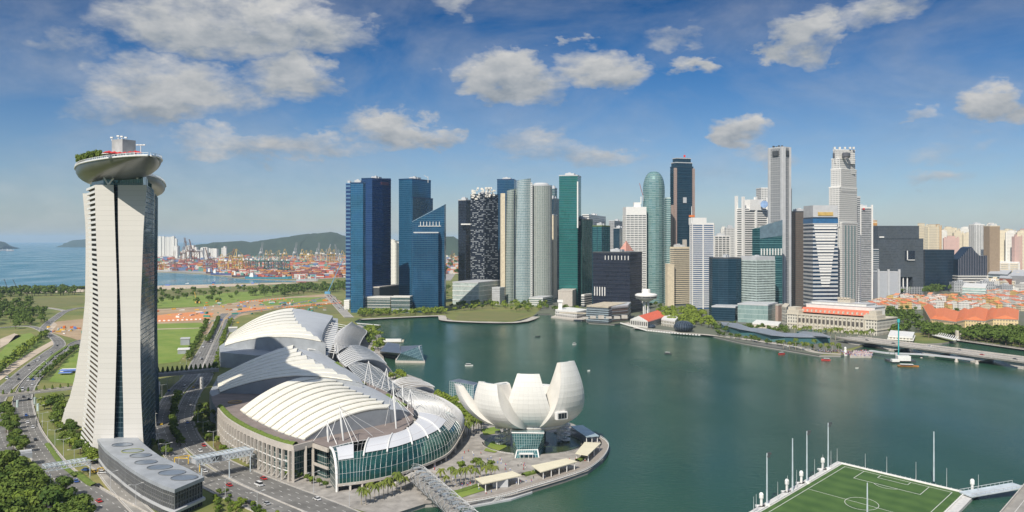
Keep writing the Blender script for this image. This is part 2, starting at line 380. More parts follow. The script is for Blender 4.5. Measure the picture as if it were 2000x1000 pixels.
# layered parcels, each a little above the one below
def patch(name, pts, m_, z):
    q = [P(x, y, z) for x, y in pts]
    ar = sum(q[i].x*q[(i+1) % len(q)].y-q[(i+1) % len(q)].x*q[i].y for i in range(len(q)))
    if ar < 0: q = q[::-1]
    b_ = MB(); b_.face(q, [(p.x, p.y) for p in q]); return struct(b_.build(name, m_))
patch('city_ground', SHORE[35:50]+[(1790, 650), (2100, 655), (2300, 600), (2300, 486), (1700, 486), (1180, 489), (1060, 500), (1050, 560), (1060, 600)], cityg, 2.12)
patch('ground', [(303, 530), (392, 534), (480, 543.5), (610, 546), (700, 541), (880, 548), (900, 520), (880, 492), (690, 486), (500, 489), (306, 493)], quay, 2.15)
patch('sand_bank', [(303, 558), (300, 567), (420, 561), (500, 557), (560, 554), (600, 553), (560, 551.8), (480, 554)], sand, 2.15)
patch('beach', [(-60, 566), (165, 563.5), (165, 570), (60, 572), (-60, 575)], sand, 2.15)
patch('construction_site', [(303, 604), (420, 598), (470, 588), (560, 580), (640, 574), (670, 590), (600, 596), (560, 602), (470, 617), (450, 628), (390, 660), (303, 632)], dirt, 2.15)
patch('construction_site', [(300, 617), (330, 613), (380, 609), (418, 611), (409, 622), (380, 626), (300, 629)], orange, 2.35)
patch('construction_site', [(470, 602), (515, 600), (522, 605), (480, 610), (462, 609)], orange, 2.35)
patch('construction_site', [(88, 640), (110, 628), (170, 622), (172, 672), (140, 660), (110, 652), (88, 648)], dirt, 2.2)
patch('construction_site', [(-20, 745), (20, 712), (60, 688), (104, 664), (112, 668), (70, 694), (26, 724), (-20, 758)], sand, 2.26)
patch('construction_site', [(92, 640), (104, 628), (112, 634), (100, 648)], sand, 2.26)
patch('construction_site', [(0, 662), (28, 651), (42, 656), (0, 680)], sand, 2.2)
patch('field', [(303, 632.5), (392, 630), (402, 634), (385, 660), (350, 706), (300, 712)], grass_l, 2.22)
patch('path', [(303, 642.2), (394, 640), (394, 641.2), (303, 643.6)], sand, 2.3)
patch('field', [(303, 585), (440, 572), (520, 568), (560, 572), (420, 598), (303, 601)], grass_l, 2.18)
patch('field', [(480, 612), (560, 601), (655, 596), (668, 612), (560, 616), (500, 612)], drygrass, 2.2)
patch('field', [(510, 590), (560, 582), (630, 580), (640, 588), (590, 594), (520, 597)], grass_l, 2.3)
patch('field', [(303, 570), (430, 563), (520, 560), (560, 563), (430, 571), (303, 580)], drygrass, 2.18)
patch('field', [(-20, 590), (60, 583), (160, 580), (166, 592), (120, 600), (60, 606), (-20, 604)], drygrass, 2.2)
patch('field', [(-10, 700), (30, 655), (60, 650), (85, 668), (52, 692), (10, 722), (-10, 730)], grass_l, 2.2)
patch('field', [(95, 745), (130, 700), (160, 672), (165, 690), (145, 750)], grass_l, 2.2)
patch('promontory_lawn', [(888, 622), (900, 611), (960, 608), (1036, 613), (1000, 626), (893, 625)], drygrass, 2.2)
patch('field', [(872, 590), (920, 582), (960, 590), (965, 602), (900, 606), (872, 600)], drygrass, 2.2)
# promenade paving of the peninsula and round the museum
patch('promenade', SHORE[:28]+[(672, 640), (640, 700), (640, 760), (560, 900), (500, 905), (488, 919), (590, 962), (727, 1004), (768, 1004)], paving, 2.2)
def quayside(pts, w, h=.4):
    c = spline([P(x, y, 2.3) for x, y in pts], 4); I = offset(c, -w); up = V(0, 0, h); b = MB(); b.grid([[p, q] for p, q in zip(I, c)], 0, True); b.grid([[q-V(0, 0, 3.5), q+up] for q in c]); b.grid([[q-V(0, 0, 3.5), q+up] for q in c], 0, True); struct(b.build('promenade', mat('pale_quay_paving', (.42, .39, .34), .8, var=.12, scale=.05)))
quayside([(702, 623), (780, 619), (862, 616), (872, 620), (885, 626), (1000, 629), (1040, 618)], -14); quayside([(1240, 640), (1310, 646), (1330, 650), (1380, 653), (1450, 661), (1560, 677), (1600, 688), (1642, 691)], -9); quayside([(1872, 664), (2000, 682), (2240, 716)], -5, 1.6)
pond = mat('lotus_pond', (.02, .035, .015), .25, col2=(.055, .075, .02), scale=.35)
def disc(name, c, r, m_, z, n=40, a0=0, a1=2*pi, r0=0):
    b_ = MB()
    for i in range(n):
        t0 = a0+(a1-a0)*i/n; t1 = a0+(a1-a0)*(i+1)/n
        q = [(c[0]+r*cos(t0), c[1]+r*sin(t0), z), (c[0]+r*cos(t1), c[1]+r*sin(t1), z)]
        q += [(c[0]+r0*cos(t1), c[1]+r0*sin(t1), z), (c[0]+r0*cos(t0), c[1]+r0*sin(t0), z)] if r0 else [(c[0], c[1], z)]
        b_.face(q)
    return b_.build(name, m_)
# ---------------------------------------------------------------- far hills and islands
hillm = mat('wooded_hill', (.020, .042, .028), .95, col2=(.036, .060, .036), scale=.008, bump=.8, bscale=.02)
def hills(name, prof, Y, depth, z0=0):
    """ridge whose crest follows the given photo points at distance Y, with real depth behind and a rough slope"""
    b_ = MB(); rnd = random.Random(len(prof)); xs = []
    for (x0, y0), (x1, y1) in zip(prof, prof[1:]):
        k = max(2, int(abs(x1-x0)/7))
        xs += [(x0+(x1-x0)*i/k, y0+(y1-y0)*i/k) for i in range(k)]
    xs.append(prof[-1]); rows = []
    for x, y in xs:
        X = XP(x, Y); z = max(z0+1, ZY(y, Y))*(1+rnd.uniform(-.015, .015)); r = []
        for t, f in ((-1, 0), (-.7, .25), (-.45, .55), (-.2, .85), (0, 1), (.3, .8), (.7, .4), (1, 0)):
            r.append((X*(1+t*depth/Y*.5)+rnd.uniform(-1, 1)*depth*.03, Y+t*depth, z0+(z-z0)*f*(1+rnd.uniform(-.08, .08)*(f < 1))))
        rows.append(r)
    b_.grid(rows, 0, True); return struct(b_.build(name, hillm, smooth=True))
hills('hill', [(385, 478), (403, 476), (423, 473), (471, 470.5), (491, 473), (513, 469.5), (544, 465), (573, 461), (599, 457), (632, 455), (647, 453), (663, 457), (690, 463), (780, 470), (880, 466), (900, 468), (960, 476)], 8200, 1100)
hills('hill', [(855, 474), (872, 462), (884, 462), (900, 470)], 7300, 300)
hills('island', [(-60, 470), (-30, 461), (0, 471), (14, 481)], 13000, 700)
hills('island', [(130, 474), (145, 469), (165, 467), (230, 468), (330, 474)], 17000, 900)
hills('hill', [(1690, 478), (1780, 474), (1860, 476), (1950, 474), (2060, 478)], 5200, 400)
# ---------------------------------------------------------------- roads
def road(name, pts, w, z=2.3, m_=asphalt, lanes=3, kerb=True, barrier=0, thick=0, dash=True, edge=paint, n=8):
    """pts: photo positions of the centre line, w: widths in metres at each"""
    z_ = z; c = spline([P(x, y, z_) for x, y in pts], n)
    ws = [w]*len(pts) if isinstance(w, (int, float)) else list(w)
    W_ = []
    for i in range(len(pts)-1): W_ += [ws[i]+(ws[i+1]-ws[i])*k/n for k in range(n)]
    W_.append(ws[-1])
    Lf = offset(c, [-k/2 for k in W_]); Rt = offset(c, [k/2 for k in W_])
    b_ = MB(); b_.grid([[l, r] for l, r in zip(Lf, Rt)], 0, True)
    if thick:
        dn = Vector((0, 0, -thick))
        b_.grid([[l+dn, l] for l in Lf]); b_.grid([[r, r+dn] for r in Rt]); b_.grid([[l+dn, r+dn] for l, r in zip(Lf, Rt)])
    ro = struct(b_.build(name, m_, origin=(0, 0, 0)))
    if kerb:
        k = MB()
        h = barrier or .15
        for line, s in ((Lf, -1), (Rt, 1)):
            o1 = offset(line, 0); o2 = offset(line, .45*s)
            for i in range(len(line)-1):
                a, b, a2, b2 = o1[i], o1[i+1], o2[i], o2[i+1]; u = Vector((0, 0, h)); d = Vector((0, 0, .3))
                k.face([a-d, b-d, b+u, a+u]); k.face([a+u, b+u, b2+u, a2+u]); k.face([a2+u, b2+u, b2-d, a2-d])
        k.build('kerb' if not barrier else 'barrier', kerbm, ro)
    mk = MB(); up = Vector((0, 0, .03))
    if dash and lanes > 1:
        fine = resample(c, 1.0); tot = len(fine)
        for l in range(1, lanes):
            f = l/lanes-.5
            i = 0
            while i < tot-4:
                wd = W_[min(len(W_)-1, int(i/tot*len(W_)))]
                sA = side(fine, i); sB = side(fine, i+3); o_ = f*(wd-1)
                a = fine[i]+sA*(o_-.14); b = fine[i]+sA*(o_+.14); c2 = fine[i+3]+sB*(o_+.14); d = fine[i+3]+sB*(o_-.14)
                mk.face([b+up, c2+up, d+up, a+up]); i += 9
    for line, s in ((offset(Lf, .6), 1), (offset(Rt, -.6), 1)):
        o2 = offset(line, .22)
        for i in range(len(line)-1): mk.face([o2[i]+up, o2[i+1]+up, line[i+1]+up, line[i]+up])
    mk.build('lane_marking', edge, ro)
    return ro, c, W_
RA = [(262, 1030), (216, 1000), (152, 955), (112, 920), (80, 880), (55, 840), (45, 800), (46, 772), (60, 745), (85, 720), (115, 696), (140, 679), (152, 670), (170, 664)]
roadA = road('road', RA, [26, 24, 19, 16.5, 16, 16, 15, 14, 14, 14, 15, 16, 16, 16], 2.3, barrier=.9, lanes=4, edge=paint)
RB = [(118, 1010), (100, 985), (72, 950), (42, 915), (10, 880), (-6, 840), (-12, 800), (5, 765), (30, 742), (60, 716), (95, 690), (116, 674), (108, 660), (86, 647), (92, 634), (112, 618), (128, 608), (158, 601), (200, 600)]
roadB = road('road', RB, [10, 10, 10, 11, 12, 12, 12, 13, 14, 14, 14, 14, 13, 12, 12, 12, 12, 12, 12], 2.4, lanes=3)
road('road', [(108, 660), (70, 640), (40, 637), (-20, 642)], 9, 2.36, lanes=2)
road('road', [(128, 607), (90, 601), (50, 604), (-20, 612)], 9, 2.36, asphalt2, lanes=2)
RW = [(600, 1030), (556, 1004), (490, 975), (430, 948), (375, 915), (344, 888), (328, 858), (317, 820), (330, 785), (350, 757), (372, 735), (387, 706), (405, 672), (420, 642), (430, 622), (440, 612)]
roadW = road('road', RW, [18, 18, 18, 18, 17, 14, 14, 14, 14, 14, 14, 14, 13, 13, 13, 13], 2.3, lanes=4)
RE = [(716, 1030), (650, 1000), (590, 976), (530, 952), (470, 925), (418, 897), (386, 873), (368, 850), (360, 820), (364, 795), (379, 765), (398, 742), (413, 706), (427, 672), (441, 642), (449, 622), (470, 611), (520, 604), (560, 596), (600, 588), (650, 578)]
roadE = road('road', RE, [20, 20, 20, 19, 17, 14, 14, 14, 13, 13, 13, 13, 13, 13, 13, 13, 12, 12, 12, 12, 12], 2.38, lanes=4)
road('road', [(640, 575), (655, 592), (668, 606), (682, 620)], 16, 2.4, asphalt2, lanes=4)
road('road', [(303, 606), (360, 602), (430, 596), (520, 586), (600, 578)], 10, 2.5, sand, lanes=1, dash=False, kerb=False)
# slip road beside the lobby hall
road('road', [(300, 1020), (262, 985), (225, 945), (205, 920), (185, 905), (165, 900)], 9, 2.42, asphalt2, lanes=2)
# ---------------------------------------------------------------- haze
def haze():
    b_ = MB(); b_.prism([(-31000, -900), (31000, -900), (31000, FAR+1000), (-31000, FAR+1000)], -5, 318, bottom=True)
    m_ = bpy.data.materials.new('haze'); m_.use_nodes = True; nt = m_.node_tree; nt.nodes.remove(nt.nodes['Principled BSDF'])
    v = nt.nodes.new('ShaderNodeVolumePrincipled'); v.inputs['Density'].default_value = HAZE_D; v.inputs['Color'].default_value = HAZE_C; v.inputs['Anisotropy'].default_value = .1
    nt.links.new(v.outputs[0], nt.nodes['Material Output'].inputs['Volume'])
    o = b_.build('haze', m_); o['kind'] = 'stuff'
HAZE_D = 2.8e-5; HAZE_C = (.62, .80, 1.0, 1)
haze()
# ================================================================ the three hotel towers with the boat-shaped roof park
def tab(t, y):
    if y <= t[0][0]: return t[0][1]
    for (a, b), (c, d) in zip(t, t[1:]):
        if y <= c: return b+(d-b)*(y-a)/(c-a)
    return t[-1][1]
clad = facade('pale_tower_cladding', (.53, .515, .48), (.59, .57, .53), (40, 3.16), line=(.47, .455, .42), lw=(0, .07), rough=.42, metal=0, jitter=0, spec=.35, big=.5)
tglass = facade('tower_blue_glass', (.012, .045, .075), (.035, .10, .15), (1.5, 3.2), line=(.10, .16, .20), lw=(.1, .16), rough=.12, metal=.55, jitter=.03)
slotg = facade('dark_slot_glass', (.010, .03, .05), (.02, .06, .085), (1.5, 3.2), line=(.04, .07, .09), lw=(.1, .2), rough=.15, metal=.5)
recess = facade('balcony_recess', (.05, .04, .03), (.13, .095, .05), (3.6, 3.16), line=(.04, .035, .03), lw=(.08, .12), rough=.7, metal=0, jitter=0)
plantm = mat('planting', (.05, .085, .02), .9, col2=(.11, .14, .035), scale=.5)
def loft(mb, fs, zs, mi=None):
    """fs: functions of z that give the corner xy, counter-clockwise; one column of quads per side"""
    n = len(fs)
    for k in range(len(zs)-1):
        a = [Vector((*f(zs[k]), zs[k])) for f in fs]; b = [Vector((*f(zs[k+1]), zs[k+1])) for f in fs]
        for i in range(n):
            j = (i+1) % n; l = (a[j]-a[i]).length
            mb.face([a[i], a[j], b[j], b[i]], [(0, zs[k]), (l, zs[k]), (l, zs[k+1]), (0, zs[k+1])], mi[i] if mi else 0)
    mb.face([(*f(zs[-1]), zs[-1]) for f in fs], None, mi[0] if mi else 0)
ZR = 174.0; ZS = [2+(ZR-2)*k/24 for k in range(25)]
def yz(z, Y): return HY+(HC-z)*FP/Y
def hotel_tower(label, Yf, Yb, YbL, LL, LR, RL, RR, BL, BR, detail=True, ztop=ZR):
    x0 = XP(tab(LL, 600), Yf); t = thing('hotel_tower', label, 'tower', (x0+15, Yf+20, 2), 'hotel towers under the roof park')
    f = lambda T, Y: (lambda z: (XP(tab(T, yz(z, Y)), Y), Y))
    fLL, fLR, fRL, fRR, fBL, fBR = f(LL, Yf), f(LR, Yf), f(RL, Yf+1.6), f(RR, Yf+1.6), f(BL, YbL), f(BR, Yb)
    mid = lambda z: (.5*(fBL(z)[0]+fBR(z)[0]), Yb)
    b = MB(); inn = lambda q, d: (lambda z: (q(z)[0]+d, q(z)[1]))
    loft(b, [lambda z: (fLL(z)[0]+2.0, Yf), fLR, lambda z: (mid(z)[0]-1, Yb), lambda z: (fBL(z)[0]+2.0, YbL)], ZS, [0, 1, 0, 2])
    for q, r in zip(ZS, ZS[1:]):
        for yy in (Yf, Yf+.8): b.face([(fLL(q)[0], yy, q), (fLL(q)[0]+2, yy, q), (fLL(r)[0]+2, yy, r), (fLL(r)[0], yy, r)], [(0, q), (2, q), (2, r), (0, r)])
    b.build('east_slab', [clad, tglass, recess], t)
    b = MB(); loft(b, [fRL, fRR, fBR, lambda z: (mid(z)[0]+1, Yb)], ZS, [0, 1, 0, 1]); b.build('west_slab', [clad, tglass], t)
    b = MB(); loft(b, [lambda z: (fLR(z)[0]-.5, Yf+3), lambda z: (fRL(z)[0]+.5, Yf+3), lambda z: (mid(z)[0]+.5, Yb-1), lambda z: (mid(z)[0]-.5, Yb-1)], ZS); b.build('glazed_slot', slotg, t)
    # balconies on the flared east side
    b = MB(); g = MB(); z = 5.5
    while z < ZR-.5:
        a = Vector((*fLL(z), z)); c = Vector((*fBL(z), z)); d = (c-a).normalized(); o = Vector((-d.y, d.x, 0)); o = o if o.x < 0 else -o
        b.beam(a-o*.2+d*.6+V(0, 0, .1), c-o*.2+V(0, 0, .1), .45, 1.5); g.beam(a-o*1.0+d*.6-V(0, 0, .55), c-o*1.0-V(0, 0, .55), 1.6, .2)
        z += 3.16
    b.build('balcony_parapets', white, t); g.build('balcony_floors', mat('balcony_floor', (.22, .13, .09), .8, col2=(.10, .12, .05), scale=.35), t)
    # vertical fins of the west curtain wall
    b = MB(); n = 13
    for k in range(1, n):
        pts = [Vector((*fRR(z), z)).lerp(Vector((*fBR(z), z)), k/n)+V(.25, 0, 0) for z in ZS]
        for p, q in zip(pts, pts[1:]): b.beam(p, q, .3, .12)
    b.build('glass_fins', tglass, t)
    # glazed floor under the hull and roof edge
    b = MB(); b.prism([(fLL(ZR)[0]+4, Yf+3), (fRR(ZR)[0]-3, Yf+3), (fBR(ZR)[0]-3, Yb-3), (fBL(ZR)[0]+4, YbL-1)], ZR, ZR+7.4); b.build('top_storey', facade('teal_lobby_glass', (.015, .07, .08), (.03, .12, .13), (1.5, 7), line=(.15, .2, .2), lw=(.12, .05), metal=.4), t)
    return t
LL3 = [(361, 185), (440, 187), (594, 192), (720, 191), (800, 186), (850, 182), (909, 177)]
LR3 = [(361, 222), (440, 224.5), (560, 228.5), (650, 228.5), (720, 226.5), (800, 224), (909, 221)]
RL3 = [(361, 230), (440, 230.5), (560, 233.5), (650, 237), (750, 239.5), (800, 241), (909, 242)]
RR3 = [(361, 287), (440, 280.5), (560, 276), (620, 274), (700, 274), (780, 275.5), (865, 280), (909, 284)]
BL3 = [(360, 168), (440, 172), (560, 175.3), (600, 175), (650, 173), (700, 170.5), (750, 168), (800, 164), (835, 160), (880, 154)]
BR3 = [(360, 301), (700, 301), (870, 305)]
T3 = hotel_tower('nearest hotel tower, pale twin slabs with a dark glass slot and slanting balconies', 540, 600, 578, LL3, LR3, RL3, RR3, BL3, BR3)
LL2 = [(373, 161), (440, 167), (500, 167.3), (590, 166), (650, 160), (700, 152), (740, 145.5), (780, 135), (800, 126), (840, 116)]
LR2 = [(373, 205), (590, 212), (740, 206), (840, 190)]
RL2 = [(373, 220), (840, 240)]
RR2 = [(373, 303), (500, 300), (700, 298), (850, 306)]
BL2 = [(380, 172), (600, 180), (840, 140)]
BR2 = [(380, 308), (640, 307), (840, 312)]
T2 = hotel_tower('middle hotel tower, its flared pale leg showing left of the nearest tower', 640, 712, 690, LL2, LR2, RL2, RR2, BL2, BR2)
LL1 = [(380, 190), (600, 196), (760, 186)]; LR1 = [(380, 230), (760, 232)]; RL1 = [(380, 240), (760, 250)]; RR1 = [(380, 302), (760, 298)]
T1 = hotel_tower('farthest hotel tower, almost wholly hidden behind the other two', 752, 822, 800, LL1, LR1, RL1, RR1, [(390, 196), (760, 200)], [(390, 306), (760, 303)])
# canopy fin that sticks out of the far tower's west side low down
def skypark():
    cp = [V(-205, 492, 0), V(-232, 528, 0), V(-261, 568, 0), V(-283, 614, 0), V(-294, 670, 0), V(-319, 745, 0), V(-349, 820, 0)]
    c = resample(spline(cp, 10), 5); n = len(c); ZD = 187.6
    t = thing('roof_park', 'long boat-shaped roof park laid across the hotel towers', 'roof park', (-258, 580, 176))
    def hw(i):
        s = i*5.0; e = (n-1-i)*5.0; k = 1
        if s < 85: k = max(0, 1-((85-s)/85)**2.0)**.62
        if e < 50: k = min(k, sqrt(max(0, 1-((50-e)/50)**2.1)))
        return 20.5*max(k, .02)
    hull = []; rim = MB(); deckp = []
    for i, p in enumerate(c):
        s = side(c, i); w = hw(i); dp = 10.8*(w/20.5)**1.5; r = []
        for k in range(17):
            a = pi*k/16; u = -cos(a); r.append(p+s*w*(u*(1.0))*(abs(u)**.0)+V(0, 0, ZD-.2-dp*sin(a)**.8))
        hull.append(r)
    b = MB(); b.grid(hull); b.build('hull', mat('hull_metal', (.17, .18, .18), .34, .6, var=.08, scale=.08, stretch=(1, 1, 4)), t, smooth=True)
    b = MB(); b.grid([[c[i]+side(c, i)*-hw(i)+V(0, 0, ZD-.15), c[i]+side(c, i)*hw(i)+V(0, 0, ZD-.15)] for i in range(n)], 0, True); b.build('deck', paving, t)
    b = MB(); gl = MB()
    for sg in (-1, 1):
        e = [c[i]+side(c, i)*sg*(hw(i)+.3)+V(0, 0, ZD) for i in range(n)]
        b.path(e, .55, 6)
        q = [p+V(0, 0, 1.6) for p in e]; b.path(q, .12, 4)
        for p in resample(e, 3): b.tube(p, p+V(0, 0, 1.6), .09, None, 4)
        q2 = [c[i]+side(c, i)*sg*(hw(i)-2.6)+V(0, 0, ZD) for i in range(2, n-2)]
        gl = MB(); gl.grid([[p, p+V(0, 0, 2.4)] for p in q2]); gl.build('glass_screen', facade('screen_glass', (.12, .16, .17), (.22, .27, .28), (1.5, 2.4), line=(.5, .5, .5), lw=(.08, .1), metal=.3), t)
    b.build('railing', steel, t)
    # rooftop block and terraces
    b = MB(); p = D(239, 290, 545); a = -.45
    b.box((p.x, 547, 192.5), (9.5, 10, 10.0), a); b.box((p.x, 546, ZD), (20, 24, 5.0), a); b.build('plant_room', mat('plant_grey', (.36, .36, .36), .6), t)
    b = MB(); b.box((p.x, 545, 192.6), (22, 26, .6), a); b.build('terrace_roof', offw, t)
    b = MB(); q = [(218.5, 270), (231, 267), (238, 268), (246, 270)]
    for k, (x, y) in enumerate(q): r = D(x, 275, 545); b = MB(); b.tube((r.x, 545, 202), (r.x, 545, ZY(y, 545)), .35, .2); b.box((r.x, 545, ZY(y, 545)), (1.5, 1.5, .8)); b.build('antenna', white, t)
    b = MB(); p = D(275, 300, 505)
    b.tube((p.x, 505, ZD), (p.x, 505, ZY(284, 505)), .3, .2); z = ZY(284, 505)
    for dx in (-1.9, 0, 1.9): b.box((p.x+dx, 505, z), (1.5, .8, .6))
    b.beam((p.x-2.3, 505, z), (p.x+2.3, 505, z), .2); b.build('floodlight_mast', white, t)
    return c, hw, ZD, t
SPC, SPW, SPZ, SPT = skypark()
def vstruts():
    b = MB()
    for (x0, y0, x1, y1, Y) in ((201, 343, 211, 360, 538), (224, 345, 212, 360, 538), (183, 344, 178, 351, 560), (190, 344, 186, 352, 556), (195, 343, 192, 349, 552), (265, 343, 268, 349, 541), (271, 341, 268, 349, 541)):
        b = MB(); b.tube(D(x0, y0, Y), D(x1, y1, Y), .5, None, 6); b.build('strut', white, SPT)
vstruts()
umb_m = mat('red_canvas', (.50, .03, .03), .8, var=.1)
proto = None
for i, (x, y, Y) in enumerate([(208+k*5.2, 294.5-(k % 3)*1.2, 512-abs(k-6)*1.6+(k % 2)*9) for k in range(13)]):
    X = XP(x, Y)
    if proto is None:
        proto = thing('parasol', '', 'parasol', (X, Y, SPZ+.0)); b = MB(); b.lathe([(2.3, 2.5), (1.2, 3.0), (.05, 3.5)], proto.location, 8); b.build('canopy', umb_m, proto); b = MB(); b.tube(proto.location, proto.location+V(0, 0, 3.2), .06, None, 5); b.build('pole', steel, proto); o = proto
    else: o = dup(proto, (X, Y, SPZ+(1.4 if i % 2 else 0)), i)
    tag(o, f'{nth(i+1)} red parasol from the left on the roof park terrace', 'parasol', 'red parasols on the roof park')

# ---------------------------------------------------------------- lobby hall at the tower's foot
darkglass = facade('dark_hall_glass', (.012, .016, .020), (.035, .042, .050), (2.2, 4.2), line=(.22, .22, .21), lw=(.13, .10), rough=.2, metal=.25, jitter=.02)
def lobby():
    zt = 16.8
    R = [P(x, y, zt) for x, y in [(256, 840), (190, 858), (205, 877), (216, 886), (230, 896), (245, 908), (260, 918), (278, 929), (296, 938), (318, 948), (341, 956), (399, 931.5), (386, 925), (372, 917), (342, 904), (312, 890), (296, 879), (280, 866), (268, 853)]]
    poly = [(p.x, p.y) for p in R]
    cx = sum(p[0] for p in poly)/len(poly); cy = sum(p[1] for p in poly)/len(poly)
    sh = lambda k: [(cx+(x-cx)*k, cy+(y-cy)*k) for x, y in poly]
    t = thing('glass_lobby_hall', 'curved grey-roofed glass hall at the foot of the nearest hotel tower', 'building', (cx, cy, 2))
    b = MB(); b.prism(poly, 14.9, zt, bottom=True); b.build('roof', mat('grey_roof_sheet', (.30, .32, .34), .5, var=.1, scale=.1), t)
    b = MB(); b.prism(sh(.972), 2, 14.9, top=False); b.build('glazing', darkglass, t)
    b = MB(); b.prism(sh(1.02), 5.0, 6.3, bottom=True); b.build('ledge', lgrey, t)
    b = MB(); fine = resample([Vector((*p, 0)) for p in sh(.978)+[sh(.978)[0]]], 2.2)
    for p in fine: b.beam(p+V(0, 0, 2), p+V(0, 0, 14.9), .28, .4)
    for z in (8.2, 10.4, 12.6):
        for p, q in zip(fine, fine[1:]): b.beam(p+V(0, 0, z), q+V(0, 0, z), .15, .15)
    b.build('mullions', mat('mullion_grey', (.13, .135, .14), .5), t)
    for i, (x, y, r) in enumerate([(239, 869, 6), (259, 881, 6.2), (275, 890, 6), (285, 903, 6), (312, 913, 6.6), (336, 923.5, 7), (360, 933.5, 6.8)]):
        c = P(x, y, zt); b = MB(); n = 28
        for k in range(n):
            a0, a1 = 2*pi*k/n, 2*pi*(k+1)/n
            b.beam(c+V(r*cos(a0), r*.8*sin(a0), .25), c+V(r*cos(a1), r*.8*sin(a1),   .2), .25, .3)
        f = b.build('rooflight', mat('ring_grey', (.15, .16, .17), .5) if i != 1 else mat('olive_ring', (.22, .24, .06), .7), t)
        b = MB(); b.face([c+V((r-.3)*cos(2*pi*k/n), (r-.3)*.8*sin(2*pi*k/n), .12) for k in range(n)]); b.build('pane', mat('roof_pane', (.20, .24, .29), .3, .3), f)
    # white base wall of the forecourt
lobby()
# ---------------------------------------------------------------- exhibition halls with bladed fan roofs
blade = mat('cream_roof_blade', (.80, .77, .67), .5, var=.05, scale=.15)
shellm = mat('grey_roof_shell', (.42, .44, .46), .5, var=.05, scale=.05)
gap = mat('louvre_shadow_gap', (.17, .17, .16), .6)  # dark louvre grey that also paints in the shadow gaps between blades
wallg = mat('grey_blue_cladding', (.30, .32, .34), .6, var=.08, scale=.1)
hedge_m = mat('hedge', (.07, .115, .012), .9, col2=(.13, .18, .03), scale=.6, bump=.8, bscale=1.2)
def interp(lst, n):
    """resample a list of photo points to n+1 by arc length"""
    v = [Vector((a[0], a[1], 0)) for a in lst]; L_ = [0]
    for a, b in zip(v, v[1:]): L_.append(L_[-1]+(b-a).length)
    out = []
    for k in range(n+1):
        s = L_[-1]*k/n; i = 0
        while i < len(L_)-2 and L_[i+1] < s: i += 1
        t = (s-L_[i])/max(1e-9, L_[i+1]-L_[i]); p = v[i].lerp(v[i+1], t); out.append((p.x, p.y))
    return out
def fan_roof(parent, Lp, Rp, n, zL, zR, ytop, ybot, zbase, jag=.95, drop=1.5, shell=None):
    Lq = interp(Lp, n); Rq = interp(Rp, n) if len(Rp) != n+1 else Rp; m = 16; curves = []
    for i in range(n+1):
        a = P(*Lq[i], zL); c = P(*Rq[i], zR); M = (a+c)/2
        yy = ytop+(ybot-ytop)*i/n; h = ZY(yy, M.y)-M.z
        curves.append([a.lerp(c, t/m)+V(0, 0, h*(1-(2*t/m-1)**2)) for t in range(m+1)])
    def cut(c, j):
        k = j*m; i = int(k); f = k-i
        return c[:i+1]+[c[i].lerp(c[min(i+1, m)], f)] if f > 1e-6 else c[:i+1]
    for i in range(n):
        A_ = curves[i]; B_ = [p+V(0, 0, drop) for p in cut(curves[i+1], jag)]; C_ = [p for p in cut(curves[i+1], jag)]
        if len(B_) < len(A_): B_ = B_+[B_[-1]]*(len(A_)-len(B_)); C_ = C_+[C_[-1]]*(len(A_)-len(C_))
        b = MB(); u = V(0, 0, .35)
        if len(B_) > len(A_): B_ = B_[:len(A_)-1]+[B_[-1]]; C_ = C_[:len(A_)-1]+[C_[-1]]
        b.grid([[p+u, q] for p, q in zip(A_, B_)], 0, True)
        b.grid([[q, q-V(0, 0, .75)] for q in B_], 0, True)
        b.face([A_[-1]+u, B_[-1], B_[-1]-V(0, 0, .8), A_[-1]-V(0, 0, .4)]); b.face([A_[0]+u, A_[0]-V(0, 0, 1), B_[0]-V(0, 0, 1), B_[0]])
        b.build('roof_blade', blade, parent)
        g = MB(); g.grid([[q-V(0, 0, .7), r-V(0, 0, .3)] for q, r in zip(B_, C_)], 0, True); g.build('louvre', gap, parent)  # dark strip below the blade edge: louvre and painted shadow line in one
    # gable walls under the first and last blade and the two ends
    b = MB()
    for c, fl in ((curves[-1], True), (curves[0], False)):
        b.grid([[p-V(0, 0, .05), V(p.x, p.y+(.6 if fl else -.6), zbase)] for p in c], 0, fl)
    for j, fl in ((0, False), (m, True)):
        b.grid([[c[j]-V(0, 0, .05), V(c[j].x, c[j].y, zbase)] for c in curves], 0, fl)
    b.build('gable_wall', wallg, parent)
    if shell:
        E = interp(shell[0], n); zE = shell[1]; b = MB(); rows = []
        for i in range(n+1):
            a = curves[i][-2]-V(0, 0, .3); c = P(*E[i], zE); M = (a+c)/2
            rows.append([a.lerp(c, t/8)+V(0, 0, shell[2]*(1-(2*t/8-1)**2)) for t in range(9)])
        b.grid(rows, 0, True); b.build('roof_shell', shellm, parent, smooth=True)
        b = MB(); b.grid([[r[-1], V(r[-1].x, r[-1].y, zbase)] for r in rows], 0, True); b.grid([[p, V(p.x, p.y, zbase)] for p in rows[-1]], 0, True); b.build('gable_wall', wallg, parent)
    return curves
terr = mat('terrace_paving', (.20, .165, .15), .85, var=.12, scale=.1)
hallglass = facade('hall_glass', (.02, .06, .065), (.05, .13, .13), (2, 3.5), line=(.5, .5, .47), lw=(.07, .09), rough=.15, metal=.35)
stone = mat('pale_stone', (.46, .42, .37), .7, var=.06, scale=.3)
